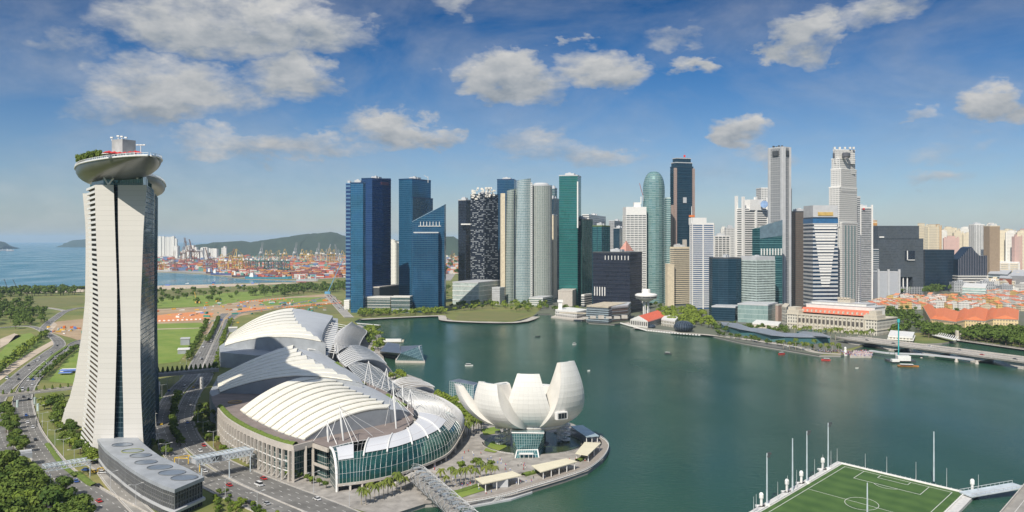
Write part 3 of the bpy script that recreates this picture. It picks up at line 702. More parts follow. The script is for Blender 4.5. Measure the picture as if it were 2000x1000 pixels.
def halls():
    # near hall
    zt = 22.0
    t = thing('exhibition_hall', 'nearest exhibition hall, its fully sunlit cream fan roof above a colonnade', 'building', P(600, 860, 2), 'exhibition halls with fan roofs')
    out = [(412, 775), (416, 787), (424, 799), (440, 817), (464, 833), (488, 845), (516, 857), (544, 867), (572, 874), (611, 864), (641, 874), (700, 862), (780, 846), (806, 824), (808, 800), (780, 778), (748, 762), (706, 742), (640, 712), (560, 735), (430, 768)]
    W_ = [P(x, y, zt) for x, y in out]; poly = [(p.x, p.y) for p in W_]
    b = MB(); b.face([(x, y, zt) for x, y in reversed(poly)] if False else [(x, y, zt) for x, y in poly][::-1]); b.build('terrace', terr, t)
    C0 = P(600, 800, zt)
    # solid rear walls, glazed body set back behind the colonnade
    b = MB(); cx, cy = C0.x, C0.y; inn = [(cx+(x-cx)*.93, cy+(y-cy)*.93) for x, y in poly]
    for i in range(len(inn)): b.wall(inn[(i+1) % len(inn)], inn[i], 2, zt, 0)
    b.build('glazed_wall', hallglass, t)
    front = W_[2:9]; fine = resample(spline(front, 8), .8); b = MB()
    for i in range(len(fine)-1):
        a, c = fine[i], fine[i+1]; o = side(fine, i); u = V(0, 0, 1.0); d = V(0, 0, -2.4)
        b.face([c+d, a+d, a+u, c+u]); b.face([c+u, a+u, a+u-o*1.0, c+u-o*1.0]); b.face([a+u-o, a+V(0, 0, -.2)-o, c+V(0, 0, -.2)-o, c+u-o])
    b.build('parapet', stone, t)
    L_ = resample(fine, 5.9)
    for i, p in enumerate(L_[:]):
        o = side(fine, min(int(i*5.9/.8), len(fine)-1)); b = MB(); ang = atan2(o.y, o.x)
        q = p+o*-.2; b.box((q.x, q.y, 2), (1.6, 1.1, zt-4.3), ang); b.build('column', stone, t)
    b = MB(); dens = resample(fine, 5.9)
    for p, q in zip(dens, dens[1:]):
        for zz in (8.0, 13.5): b.beam(V(p.x, p.y, zz), V(q.x, q.y, zz), .35, .5)
        b.tube(V(p.x, p.y, 2), V(q.x, q.y, 8), .2, None, 5)
    b.build('bracing', white, t)
    hed = offset(resample(spline([P(x, y, zt) for x, y in [(421, 795), (440, 815), (464, 831), (488, 843), (516, 855), (544, 865), (571, 871)]], 8), 1.2), 0); b = MB(); rnd = random.Random(5)
    hd = [(p, side(hed, i)) for i, p in enumerate(hed)]; rows = []
    for p, s in hd:
        s = -s if s.dot(C0-p) < 0 else s; r = []
        for k in range(6): a = pi*k/5; r.append(p+s*(3.2-2.0*cos(a))+V(0, 0, max(0, sin(a))*1.5*rnd.uniform(.7, 1.25)))
        rows.append(r)
    b.grid(rows); b.grid(rows, 0, True); b.build('hedge', hedge_m, t)
    # end bay facing the avenue
    a, c = W_[8], W_[9]; b = MB()
    b.beam(a+V(0, 0, -.7), c+V(0, 0, -.7), 1.1, 3.4); b.beam(c+V(0, 0, -1.6), W_[10]+V(0, 0, -1.6), 1.2, 2.4); b.beam(V(c.x, c.y, 10), V(W_[10].x, W_[10].y, 10), 1, 1.4)
    b.build('parapet', stone, t)
    for q in (a, a.lerp(c, .62), c): b = MB(); b.box((q.x, q.y, 2), (1.5, 1.5, zt-3), .3); b.build('column', stone, t)
    Lp = [(468.6, 801), (486, 815), (502, 822), (522, 833), (545, 843), (570, 852), (596, 859.5)]
    Rp = [(646, 737), (664, 744), (676, 752), (690, 760), (702, 766), (719, 771), (735, 779), (756, 785), (773, 800)]
    fan_roof(t, Lp, Rp, 10, 22.5, 30, 744.5, 811, zt, .90, 1.4, shell=([(700, 746), (740, 764), (775, 784), (790, 796), (800, 806)], 24, 1.0))
    b = MB(); b.lathe([(5, 0), (5, .9), (4.6, .9), (4.2, .1)], P(459, 786, zt), 20); b.build('terrace_seat', mat('timber_ring', (.42, .27, .13), .7), t)
    # middle hall
    t = thing('exhibition_hall', 'middle exhibition hall, cream fan roof half in the tower shadow', 'building', P(560, 760, 2), 'exhibition halls with fan roofs')
    bp = [(409, 766), (412, 772), (425, 776), (600, 772), (690, 762), (716, 756), (700, 735), (655, 706), (600, 670), (560, 672), (425, 736)]
    q = [P(x, y, 22) for x, y in bp]; b = MB(); b.prism([(p.x, p.y) for p in q], 2, 21.9); b.build('podium', wallg, t)
    fan_roof(t, [(425, 736), (424, 745), (426, 756), (430, 767)], [(573, 674), (581, 680), (589, 687), (598, 694), (612, 702), (629, 711), (649, 721), (675, 733), (708, 750)], 8, 22.5, 31, 697, 736, 21.5, .93, 1.0,
             shell=([(632, 696), (660, 712), (690, 730), (705, 742), (712, 752)], 25, .8))
    # far theatre
    t = thing('exhibition_hall', 'farthest exhibition hall, fan roof with a smooth grey shell on its bay side', 'building', P(540, 690, 2), 'exhibition halls with fan roofs')
    zt = 18
    bp = [(428, 676), (430, 688), (500, 694), (640, 694), (648, 680), (660, 640), (660, 622), (560, 608), (452, 660)]
    q = [P(x, y, zt) for x, y in bp]; b = MB(); b.prism([(p.x, p.y) for p in q], 2, zt-.1); b.build('podium', wallg, t)
    fan_roof(t, [(450, 653), (444, 662), (440, 670), (439, 676)], [(573.6, 602), (575, 609), (576, 615), (579, 621), (582, 627), (588, 633), (596, 640), (606, 648), (620, 658), (636, 670)], 9, 18.5, 31, 614, 659, zt-.5, .955, 1.2,
             shell=([(603, 607), (652, 617), (641, 630), (632, 646), (628, 660), (630, 668)], 26, 1.2))
    b = MB(); g = MB(); a, c = P(503, 682, 15), P(640, 692, 15)
    b.beam(a, c, 1.0, 14); b.build('glazed_wall', hallglass, t)
halls()
# ---------------------------------------------------------------- retail arcade
ribm = steel
def vault(inner, outer, bulge, n, thing_, rib=2.6, rr=.28, pur=0, panel=None, fl=False, glass=None, name='rib', arc=10, pr=.14, pmat=None, quarter=False, rk=None):
    I = resample(spline(inner, 8), 1.0); O = spline(outer, 8)
    N_ = max(4, int(len(I)/rib)) if not n else n
    def at(lst, t):
        k = t*(len(lst)-1); i = min(int(k), len(lst)-2); return lst[i].lerp(lst[i+1], k-i)
    secs = []
    for k in range(N_+1):
        a = at(I, k/N_); c = at(O, k/N_)
        if quarter:
            row = []
            for j in range(arc+1):
                th = pi/2*(j/arc)**1.0; h = sin(th)**.9; v_ = 1-cos(th)**.9 if j < arc else 1
                row.append(V(a.x+(c.x-a.x)*h, a.y+(c.y-a.y)*h, a.z+(c.z-a.z)*v_+bulge*sin(2*th)))
            secs.append(row)
        else: secs.append([a.lerp(c, j/arc)+V(0, 0, bulge*(1-(2*j/arc-1)**2)) for j in range(arc+1)])
    b = MB()
    for i_, s in enumerate(secs): b.path(s, rr if rk is None or i_ > rk else .06, 5)
    for j in ((0, arc) if not pur else sorted(set([0, arc]+[round(arc*q/pur) for q in range(pur+1)]))):
        b.path([s[j] for s in secs], pr if 0 < j < arc else rr, 4)
    b.build(name, ribm, thing_)
    if panel:
        j0, j1, k0, k1, m_ = panel; b = MB(); u = V(0, 0, .35)
        b.grid([[p+u for p in s[j0:j1+1]] for s in secs[k0:k1+1]], 0, fl); b.build('roof_panel', m_, thing_, smooth=True)
    return secs
louv = mat('louvre_white', (.62, .61, .58), .5, var=.04)
panelm = facade('white_roof_panel', (.56, .57, .59), (.60, .61, .63), (30, 4), rough=.4, metal=0, jitter=0, line=(.5, .5, .52), lw=(0, .08))
def slats(secs, j0, j1, per, wdt, parent, along=True, k0=0, k1=None, h=.15):
    """thin louvre blades between ribs"""
    b = MB(); k1 = len(secs)-1 if k1 is None else k1
    for k in range(k0, k1):
        A_, B_ = secs[k][j0:j1+1], secs[k+1][j0:j1+1]; m = (j1-j0)
        for q in range(per*m):
            t = (q+.5)/per; i = min(int(t), m-1); f = t-i
            b.beam(A_[i].lerp(A_[i+1], f)+V(0, 0, .3), B_[i].lerp(B_[i+1], f)+V(0, 0, .3), wdt, h)
    b.build('louvres', louv, parent)
def arcade():
    t = thing('shopping_arcade', 'long curved shopping arcade with white vaulted ribs and a green glass front', 'building', P(780, 900, 2))
    In = [P(x, y, z) for x, y, z in [(645, 874, 22), (668, 868, 22), (691, 863, 22), (738, 855, 22), (774, 847, 22), (797, 837, 22), (815, 820, 22), (817, 808, 22), (808, 796, 21), (792, 782, 21), (772, 770, 20)]]
    Out = [P(x, y, z) for x, y, z in [(658, 947, 6), (690, 943, 6), (719, 939, 6), (770, 928, 6), (820, 911, 6), (850, 899, 6), (876, 884, 6.5), (896, 856, 9), (905, 834, 11), (905, 817, 12), (893, 803, 13), (862, 784, 14), (806, 762, 15)]]
    secs = vault(In, Out, 1.6, 58, t, rr=.26, pur=5, arc=12, quarter=True, rk=33, pr=.07)
    gl = MB(); gl.grid([s[5:13] for s in secs[0:40]], 0, True); gl.build('glass_front', facade('green_gallery_glass', (.012, .06, .055), (.04, .17, .15), (1, 1), rough=.1, metal=.6, jitter=.03, big=.6), t, smooth=False)
    tr = MB(); tr.grid([[p+V(0, 0, .12) for p in s[0:6]] for s in secs[0:6]], 0, True)
    tr.build('glass_roof', hallglass, t)
    for k0, k1 in ((0, 4),): b = MB(); b.grid([[p+V(0, 0, .6) for p in s[2:8]] for s in secs[1:6]], 0, True); b.build('roof_panel', panelm, t, smooth=True)
    for k0 in range(8, 33, 5):
        b = MB(); b.grid([[p+V(0, 0, .6) for p in s[0:7]] for s in secs[k0:min(k0+5, 33)+1]], 0, True); b.build('roof_panel', panelm, t, smooth=True)
        b = MB(); b.path([p+V(0, 0, .9) for p in secs[k0][0:8]], .5, 6); b.build('roof_rib', white, t)
    slats(secs, 4, 8, 3, .55, t, k0=31, k1=37); slats(secs, 6, 12, 3, .5, t, k0=36, k1=52); slats(secs, 0, 6, 2, .16, t, k0=34, k1=58)
    b = MB(); b.grid([[p-V(0, 0, .5) for p in s[0:6]] for s in secs[30:59]], 0, True); b.build('glass_roof', facade('pale_skylight', (.20, .22, .22), (.30, .31, .30), (1, 1), rough=.3, metal=.2, jitter=.02), t)
    # floor edge, ground floor shops and columns
    e = [s[-1] for s in secs[0:44]]; b = MB()
    for p, q in zip(e, e[1:]): b.beam(p+V(0, 0, -.2), q+V(0, 0, -.2), 1.6, 1.3)
    b.build('floor_edge', stone, t)
    for i in range(0, 44, 4): p = e[i]; b = MB(); b.box((p.x, p.y, 2), (1.1, 1.1, p.z-2)); b.build('column', stone, t)
    b = MB(); e2 = [p.lerp(secs[i][0], .22) for i, p in enumerate(e)]; b.grid([[V(p.x, p.y, 2), V(p.x, p.y, p.z)] for p in e2]); b.build('shopfront', darkglass, t)
    b = MB(); a = secs[0][0]; g = secs[0]; b.face([V(a.x, a.y, 2)]+[p for p in g]+[V(g[-1].x, g[-1].y, 2)]); b.build('glass_end', hallglass, t)
    b = MB(); b.path([p for p in g], .8, 6); b.path([V(g[-1].x, g[-1].y, 2), g[-1]], .8); b.build('end_arch', white, t)
    b = MB(); p = P(806, 912, 2); b.box((p.x, p.y, 2), (7, 5, 9), -.4); b.build('entrance', hallglass, t)
    b = MB(); p = P(773, 922, 2); b.box((p.x, p.y+2, 2), (14, 4, 6), -.25); b.build('entrance', lgrey, t)
    # side leaf towards the bay
    s4 = vault([P(*q) for q in [(768, 745, 12), (764, 755, 12), (778, 764, 10)]], [P(*q) for q in [(822, 743, 9), (836, 748, 9), (849, 756, 9)]], 3.5, 7, t, rr=.4, arc=10)
    b = MB(); b.grid([s[:] for s in s4[:-1]], 0, True); b.build('glass_roof', facade('leaf_glass', (.22, .20, .16), (.34, .31, .26), (1, 1), rough=.4, metal=0, jitter=0), t)
    t2 = thing('rib_canopy', 'open white ribbed canopy between the tall masts and the round plaza', 'canopy', P(735, 740, 12), 'rib canopies of the arcade')
    s3 = vault([P(*q) for q in [(680, 716, 18), (702, 740, 18), (730, 764, 18), (748, 772, 18)]], [P(*q) for q in [(716, 712, 15), (740, 720, 15), (762, 742, 15), (786, 760, 15)]], 3, 20, t2, rr=.28, pur=6)
    b = MB(); b.grid([[p-V(0, 0, .5) for p in s] for s in s3], 0, True); b.build('glass_roof', MATS['pale_skylight'], t2)
    t2 = thing('rib_canopy', 'leaf-shaped canopy of white slats with a dotted left half', 'canopy', P(708, 705, 12), 'rib canopies of the arcade')
    s2 = vault([P(*q) for q in [(657, 690, 17), (662, 702, 17), (676, 716, 17)]], [P(*q) for q in [(722, 683, 13), (742, 697, 12), (755, 711, 12)]], 6.5, 9, t2, rr=.55, arc=14, pur=0)
    slats([[p for p in s] for s in s2], 0, 6, 2, .5, t2)
    b = MB(); b.grid([[p-V(0, 0, .9) for p in s] for s in s2], 0, True); b.build('glass_roof', wallg, t2)
    t2 = thing('rib_canopy', 'closely slatted grey canopy furthest along the arcade', 'canopy', P(685, 665, 12), 'rib canopies of the arcade')
    s1 = vault([P(*q) for q in [(682, 637, 20), (664, 645, 20), (655, 658, 20), (652, 670, 20), (657, 690, 20)]], [P(*q) for q in [(692, 636, 14), (716, 646, 14), (709, 660, 14), (703, 672, 14), (702, 684, 14)]], 5.5, 30, t2, rr=.42, arc=8)
    b = MB(); b.grid([[p-V(0, 0, .4) for p in s] for s in s1], 0, True); b.build('glass_roof', MATS['leaf_glass'], t2)
    b = MB()
    for k in range(0, 31, 2): p = s1[k][0]; q = p+V(-26-k*.2, 8, 4); b.tube(p, q, .35, None, 5); b.tube(q, V(q.x+7, q.y, 6), .35, None, 5); b.tube(q, V(q.x-3, q.y+3, 8), .3, None, 5)
    b.build('strut', white, t2)
arcade()
def masts():
    M = [(662.6, 791, 671, 864, 0, [(641, 864), (700, 864), (728, 852), (750, 846), (690, 868)]), (639, 822, 641, 866, 0, [(610, 864), (658, 868)]), (767, 744, 774, 840, 0, [(752, 832), (800, 834), (815, 815)]),
         (657, 669, 656, 700, 7, [(703, 684)]), (720, 705, 720, 757, 9, [(762, 742), (786, 757), (680, 716)]), (755, 719, 753, 761, 7, [(795, 741), (730, 765)]), (801, 760, 803, 800, 6, [(850, 778), (835, 800)]),
         (769, 770, 769, 798, 6, [(808, 812), (800, 822)]), (786, 752, 788, 790, 0, [(800, 770)])]
    lab = ['tall leaning white mast rising beside the glass arcade', 'short white mast at the near left end of the terrace', 'tall white mast between fan roof and ribbed arcade', 'white A-shaped mast at the far slatted canopy',
           'tall white A-shaped mast above the middle canopy', 'white A-shaped mast nearest the round plaza', 'white A-shaped mast over the ribbed curve', 'white A-shaped mast in front of the shell roof', 'thin white mast between two A-shaped masts']
    for (x0, y0, x1, y1, sp, cab), l in zip(M, lab):
        zb = 21; bs = P(x1, y1, zb); top = D(x0, y0, bs.y)
        t = thing('mast', l, 'mast', bs, 'white cable masts of the arcade'); b = MB()
        if sp: b.tube(bs+V(-sp*.45, 0, 0), top, .45, .25, 6); b.tube(bs+V(sp*.45, 0, 0), top, .45, .25, 6); b.tube(bs+V(0, 5, 0), top, .3, .2, 6)
        else: b.tube(bs, bs.lerp(top, .5), .4, .7, 8); b.tube(bs.lerp(top, .5), top, .7, .25, 8)
        b.build('pole', steel, t); b = MB()
        for x, y in cab: b.tube(bs.lerp(top, .93), P(x, y, 22), .16, None, 4)
        b.build('cable', steel, t)
masts()
# ---------------------------------------------------------------- lotus museum
def museum():
    C0 = V(14, 590, 2)
    t = thing('lotus_museum', 'white lotus-shaped museum with upturned petals on the round point', 'museum', C0)
    pm = facade('petal_skin', (.62, .61, .57), (.68, .67, .63), (3.2, 3.2), line=(.50, .49, .455), lw=(.035, .035), rough=.33, metal=0, jitter=.006, spec=.45, big=.6)
    inner = mat('petal_inside', (.60, .575, .52), .45, var=.06, scale=.1)
    # azimuth (deg, 0 = +X, -90 = towards the viewer), tip radius, tip height, half width middle, half width tip, base z
    # azimuth, tip radius, tip height, bulge radius, half width middle, half width tip
    PET = [(-97, 30, 53.5, 34, 16.5, 7.2), (-46, 33, 60.5, 40, 15.5, 6.6), (-137, 42, 47.5, 43, 16.5, 9), (-163, 54, 44.5, 47, 15, 4.2), (-5, 31, 43, 35, 10, 7), (32, 30, 38, 28, 10, 6.5), (68, 27, 38, 25, 9.5, 6), (100, 30, 41, 25, 9.5, 6), (132, 34, 39, 27, 9.5, 6)]
    for (az, rt, zt, rb, wm, wt) in PET:
        a = radians(az); d = V(cos(a), sin(a), 0); s = V(-sin(a), cos(a), 0); n = 18
        # outer keel profile by bezier
        B = [(5, 13.5), (rb*.80, 14.0), (rb*1.13, zt*.50), (rt, zt)]
        if zt < 46: B = [(5, 13.5), (rb*.7, 14.0), (rb*1.05, zt*.48), (rt, zt)]
        In = [(3, 24), (rt*.45, 20.5), (rt*.70, zt*.52), (rt-5.0, zt-.5)]
        bz = lambda Q, u: (sum(c*q[0] for c, q in zip(((1-u)**3, 3*u*(1-u)**2, 3*u*u*(1-u), u**3), Q)), sum(c*q[1] for c, q in zip(((1-u)**3, 3*u*(1-u)**2, 3*u*u*(1-u), u**3), Q)))
        rows = []; inn_ = []; m = 9
        for k in range(n+1):
            u = k/n; r, z = bz(B, u); ri, zi = bz(In, u)
            w = wm*sin(min(1, u*1.9+.18)*pi/2)**.7
            if u > .42: w = wm+(wt-wm)*((u-.42)/.58)**1.6
            w = min(w, max(3.2, r*.8)) if u < .5 else w
            row = []
            for j in range(m):
                v = -1+2*j/(m-1); bend = (1-sqrt(max(0, 1-(v*.80)**2)))*w*.50
                # outward belly: the rim is pulled in towards the petal's inside
                k_ = bend; q = C0+d*(r-k_*cos(.6))+s*(v*w)+V(0, 0, z-2+k_*.55*(1-u)); row.append(q)
            rows.append(row)
            w2 = w*.86; inn_.append([C0+d*min(ri, r-2.0)+s*(v*w2)+V(0, 0, max(zi, z*.0+zi)-2-(1-abs(v))*1.0*(u > .1)) for v in (-1, -.5, 0, .5, 1)])
        b = MB(); b.grid([[p for p in r] for r in rows], 0, False)
        for k in range(len(b.uv)):
            i, j = divmod(k, m-1); L_ = 4.0; b.uv[k] = [(j*3.1, i*4.2), (j*3.1, (i+1)*4.2), ((j+1)*3.1, (i+1)*4.2), ((j+1)*3.1, i*4.2)]
        b.face([rows[-1][j] for j in range(m)][::-1]+[inn_[-1][j] for j in range(5)])
        pet = b.build('petal', pm, t, smooth=False)
        for pl in pet.data.polygons[:-1]: pl.use_smooth = True
        b = MB(); b.grid([[r[0], i_[0]] for r, i_ in zip(rows, inn_)], 0, False); b.grid([[i_[-1], r[-1]] for r, i_ in zip(rows, inn_)], 0, False)
        b.grid(inn_, 0, True); b.build('petal_side', inner, pet, smooth=True)
        tc_ = rows[-1][m//2].lerp(inn_[-1][2], .5)+V(0, 0, .25); b = MB(); e = [tc_+s*(wt*.6)*x+d*1.4*y for x, y in ((-1, -1), (1, -1), (1, 1), (-1, 1))]
        b.face(e); b.build('skylight', mat('skylight_glass', (.25, .33, .36), .15, .3), pet)
    # porthole window of the tall right petal, facing the viewer
    a = radians(-42); d = V(cos(a), sin(a), 0)
    w = D(1096, 811, 557); b = MB(); b.box((w.x, w.y+.6, w.z-2.6), (7.8, 3, 4.8), .5); b.build('window_frame', white, t)
    b = MB(); b.box((w.x+.1, w.y+.3, w.z-1.9), (6.2, 3, 3.4), .5); b.build('window', darkglass, t)
    # undercarriage
    b = MB(); b.lathe([(1, 14.6), (9, 13.2), (20, 14.4), (24, 17), (12, 24), (1, 23)], C0-V(0, 0, 2), 30); b.build('bowl', pm, t, smooth=True)
    b = MB(); b.lathe([(9, 0), (9, 12.5)], C0, 20); b.build('core', facade('core_glass', (.02, .035, .05), (.05, .08, .10), (2, 3)), t)
    b = MB(); lat = [V(C0.x-4+3*(k % 4), C0.y-14, 11.5 if k < 4 else 15) for k in range(8)]
    for k in range(3): b.tube(lat[k], lat[k+5], .22); b.tube(lat[k+1], lat[k+4], .22); b.tube(lat[k], lat[k+1], .22); b.tube(lat[k+4], lat[k+5], .22)
    b.build('lattice', white, t)
    for x, y in ((986, 868), (994, 868), (1091, 862), (1098, 860), (1022, 862), (1060, 862)):
        p = P(x, y, 2); b = MB(); b.box(p, (2.2, 2.2, 14.5)); b.build('column', white, t)
    for sx, sy in ((978, 868), (1103, 862)):
        p = P(sx, sy, 2)
        st = MB()
        for k in range(4):
            z = 2+3.4*k
            for j in range(9):
                a0, a1 = pi*j/8+pi/2, pi*(j+1)/8+pi/2
                if sx > 1000: a0, a1 = a0+pi, a1+pi
                st.beam(p+V(2.6*cos(a0), 2.6*sin(a0), .4+3.4*k+1), p+V(2.6*cos(a1), 2.6*sin(a1), .4+3.4*k+1), 2.6, .9)
            st.beam(p+V(0, -2.4, 3.4*k+1), p+V(6 if sx < 1000 else -6, -1, 3.4*k+3.4), 2.4, .5)
        st.build('spiral_stair', white, t)
    # slanted glass entrance
    a = [P(1006, 896, 2), P(1053, 895, 2), P(1062, 885, 2)]; zt = 13
    tp = [D(999, 845, a[0].y+2), D(1063, 846, a[0].y+2), D(1063, 840, a[0].y+16), D(999, 840, a[0].y+16)]
    lw = [P(1010, 879, 6.4), P(1050, 878, 6.4)]; b = MB()
    bb = [P(1003, 882, 2), P(1063, 878, 2)]
    b.face([lw[0], lw[1], tp[1], tp[0]], [(0, 0), (14, 0), (17, 11), (-3, 11)]); b.face([a[0], a[1], lw[1], lw[0]], [(0, 0), (14, 0), (14, 4), (0, 4)])
    b.face([lw[1], a[1], bb[1], tp[2], tp[1]], [(0, 4), (0, 0), (10, 0), (12, 12), (3, 12)]); b.face([a[0], lw[0], tp[0], tp[3], bb[0]], [(0, 0), (0, 4), (3, 12), (12, 12), (10, 0)]); b.face([tp[0], tp[1], tp[2], tp[3]])
    b.build('glass_entrance', facade('entrance_glass', (.03, .12, .13), (.09, .24, .25), (1.5, 1.7), line=(.34, .42, .42), lw=(.14, .1), rough=.12, metal=.4), t)
    b = MB(); 
    for p, q in ((lw[0], a[0]), (lw[1], a[1]), (lw[0], lw[1]), (tp[0], tp[1])): b.tube(p, q, .35)
    c = P(1028, 896, 2); b.box((c.x, c.y, 5), (9, 3, .5)); [b.tube((c.x+k, c.y-1, 2), (c.x+k, c.y-1, 5), .15) for k in (-4, -1.5, 1.5, 4)]; b.build('porch', white, t)
def tan_(d): return math.tan(radians(d))
museum()
# ================================================================ the skyline
def BY(y): return 138*FP/(y-HY)
def fp(xl, xm, xr, Y, th=.5, bl=None, br=None):
    """rectangular plan whose near corner stands at xm and whose two seen faces end at xl and xr"""
    X0 = XP(xm, Y); kl = (xl-1000)/FP; kr = (xr-1000)/FP; c, s = cos(th), sin(th)
    a = bl or max(3, (X0-kl*Y)/(c+kl*s)); b = br or max(3, (kr*Y-X0)/(s-kr*c))
    p0 = V(X0, Y, 0); u = V(-c, s, 0); v = V(s, c, 0)
    return [p0, p0+v*b, p0+v*b+u*a, p0+u*a]
def fpl(xl, xm, xr, Y, th=.5, d=None):
    """as fp for towers right of the view axis, whose left face is the narrow one: xm is the corner between a receding left face and a front face"""
    X0 = XP(xm, Y); kl = (xl-1000)/FP; kr = (xr-1000)/FP; c, s = cos(th), sin(th)
    p0 = V(X0, Y, 0); u = V(c, s, 0); v = V(-s, c, 0)          # front runs right, side recedes left-back
    a = (kr*Y-X0)/(c-kr*s); b = d or max(4, (X0-kl*Y)/(s+kl*c))
    return [p0, p0+u*a, p0+u*a+v*b, p0+v*b]
def ring(b, poly, z, h, out, mi=0):
    n = len(poly); cx = sum(p[0] for p in poly)/n; cy = sum(p[1] for p in poly)/n
    q = []
    for i in range(n):
        a, c, d = Vector(poly[i-1][:2]), Vector(poly[i][:2]), Vector(poly[(i+1) % n][:2])
        e1 = (c-a).normalized(); e2 = (d-c).normalized(); n1 = Vector((e1.y, -e1.x)); n2 = Vector((e2.y, -e2.x)); m = (n1+n2); k = m.length_squared
        q.append(c+m*(2*out/max(k, .5)))
    b.prism([(p.x, p.y) for p in q], z, z+h, mi, True, True)
def ccw(poly):
    ar = sum(poly[i][0]*poly[(i+1) % len(poly)][1]-poly[(i+1) % len(poly)][0]*poly[i][1] for i in range(len(poly)))
    return poly if ar > 0 else poly[::-1]
def tower(name, label, cat, poly, ztop, core, band=None, fin=None, roof=None, z0=2, group=None, cap=None, plant=True, t=None, seed=1, zb=None, fz=None):
    """band = (material, pitch, height, stand-out), fin = (material, spacing, width, stand-out)"""
    poly = ccw([(p[0], p[1]) for p in poly]); n = len(poly); cx = sum(p[0] for p in poly)/n; cy = sum(p[1] for p in poly)/n
    if t is None: t = thing(name, label, cat, (cx, cy, z0), group)
    b = MB(); b.prism(poly, z0, ztop, 0, True); b.build('facade', core, t)
    if band:
        m_, pitch, h, out = band; b = MB(); z = (zb or z0)+pitch*.9
        while z+h < ztop: ring(b, poly, z, h, out); z += pitch
        b.build('floor_bands', m_, t)
    if fin:
        m_, sp, w, out = fin; b = MB()
        for i in range(n):
            a, c = Vector((*poly[i], 0)), Vector((*poly[(i+1) % n], 0)); l = (c-a).length; k = max(1, round(l/sp)); d = (c-a)/l; o = V(d.y, -d.x, 0)
            ang = atan2(d.y, d.x)
            for j in range(k+1):
                p = a+d*(l*j/k)+o*(out/2-.2); f0, f1 = fz or (z0, ztop); b.box((p.x, p.y, f0), (w, out+.4, f1-f0), ang, 0, False)
        b.build('mullions', m_, t)
    rnd = random.Random(seed*7+n)
    b = MB(); ring(b, poly, ztop-.3, 2.2, .35); 
    b.build('parapet', cap or (band[0] if band else lgrey), t)
    if plant:
        b = MB(); w = Vector((poly[1][0]-poly[0][0], poly[1][1]-poly[0][1])); ang = atan2(w.y, w.x); d2 = Vector((poly[-1][0]-poly[0][0], poly[-1][1]-poly[0][1]))
        wl, dl = min(w.length, 40), min(d2.length, 40)
        b.box((cx, cy, ztop+1.8), (wl*.5, dl*.5, 4.5), ang)
        for k in range(4): b.box((cx+rnd.uniform(-.3, .3)*wl*.8, cy+rnd.uniform(-.2, .2)*dl, ztop+1.8), (wl*.14, dl*.14, rnd.uniform(3, 7)), ang)
        b.build('roof_plant', roof or lgrey, t)
    return t
F = facade
blueA = F('deep_blue_glass', (.004, .03, .13), (.012, .07, .26), (1.5, 4.0), line=(.02, .07, .15), lw=(.10, .22), rough=.1, metal=.6)
blueB = F('mid_blue_glass', (.006, .10, .22), (.02, .19, .36), (3.0, 4.0), line=(.03, .11, .19), lw=(.14, .22), rough=.1, metal=.6)
blueC = F('petrol_glass', (.003, .055, .14), (.01, .12, .25), (3.0, 4.0), line=(.02, .08, .14), lw=(.10, .25), rough=.1, metal=.6)
bandb = mat('blue_band', (.012, .05, .13), .3, .4, var=.05)
black = F('black_glass', (.008, .012, .025), (.02, .032, .055), (3.2, 3.6), line=(.02, .03, .05), lw=(.06, .2), rough=.12, metal=.5)
checker = F('dotted_panels', (.008, .012, .025), (.34, .36, .38), (5.0, 3.6), line=(.008, .012, .025), lw=(0, .55), rough=.3, metal=.2, thr=.62)
residA = F('pale_blue_residence_glass', (.10, .20, .24), (.34, .45, .48), (2.0, 3.5), line=(.42, .46, .44), lw=(.16, .26), rough=.2, metal=.3)
residB = F('green_grey_residence_glass', (.05, .10, .11), (.20, .28, .27), (2.2, 3.5), line=(.36, .38, .34), lw=(.25, .28), rough=.25, metal=.2)
greenG = F('green_tower_glass', (.008, .14, .13), (.02, .22, .20), (1.5, 3.8), line=(.02, .10, .10), lw=(.08, .3), rough=.12, metal=.5)
greenD = F('dark_green_glass', (.012, .07, .07), (.05, .14, .13), (4.5, 3.8), line=(.03, .07, .07), lw=(.08, .12), rough=.12, metal=.5)
aqua = F('aqua_glass', (.16, .32, .31), (.30, .46, .43), (2.5, 4.0), line=(.05, .13, .15), lw=(.06, .38), rough=.15, metal=.4)
navy = F('navy_office_glass', (.008, .03, .055), (.02, .07, .11), (1.6, 3.9), line=(.015, .05, .08), lw=(.1, .2), rough=.12, metal=.5)
darkoff = F('dark_office_glass', (.010, .014, .03), (.022, .03, .055), (1.5, 4.0), line=(.03, .035, .05), lw=(.06, .15), rough=.18, metal=.4)
winw = F('dark_ribbon_windows', (.05, .065, .08), (.13, .15, .17), (2.4, 3.7), line=(.16, .17, .17), lw=(.10, .05), rough=.2, metal=.2)
punch = F('punched_windows', (.04, .05, .06), (.12, .13, .14), (3.4, 3.9), line=(.62, .62, .60), lw=(.45, .42), rough=.5, metal=0, jitter=.02)
punchg = F('grey_punched_windows', (.14, .15, .16), (.20, .21, .22), (6, 4.2), line=(.27, .28, .29), lw=(.3, .5), rough=.45, metal=0, jitter=0)
brownw = F('brown_windows', (.03, .04, .035), (.10, .14, .12), (2.8, 4.2), line=(.13, .10, .085), lw=(.12, .45), rough=.3, metal=.1)
pinkg = mat('pink_granite', (.36, .27, .235), .5, var=.08, scale=.3)
tealb = F('teal_glass', (.012, .07, .085), (.03, .15, .17), (2, 4), line=(.05, .14, .15), lw=(.05, .2), rough=.12, metal=.5)
greyg = F('grey_office_glass', (.06, .072, .088), (.12, .135, .15), (3, 4), line=(.045, .055, .068), lw=(.03, .3), rough=.2, metal=.4)
red = mat('red_sign', (.55, .03, .03), .6, var=0)
orangep = mat('orange_paint', (.6, .16, .03), .6)
def zt(y, Y): return ZY(y, Y)
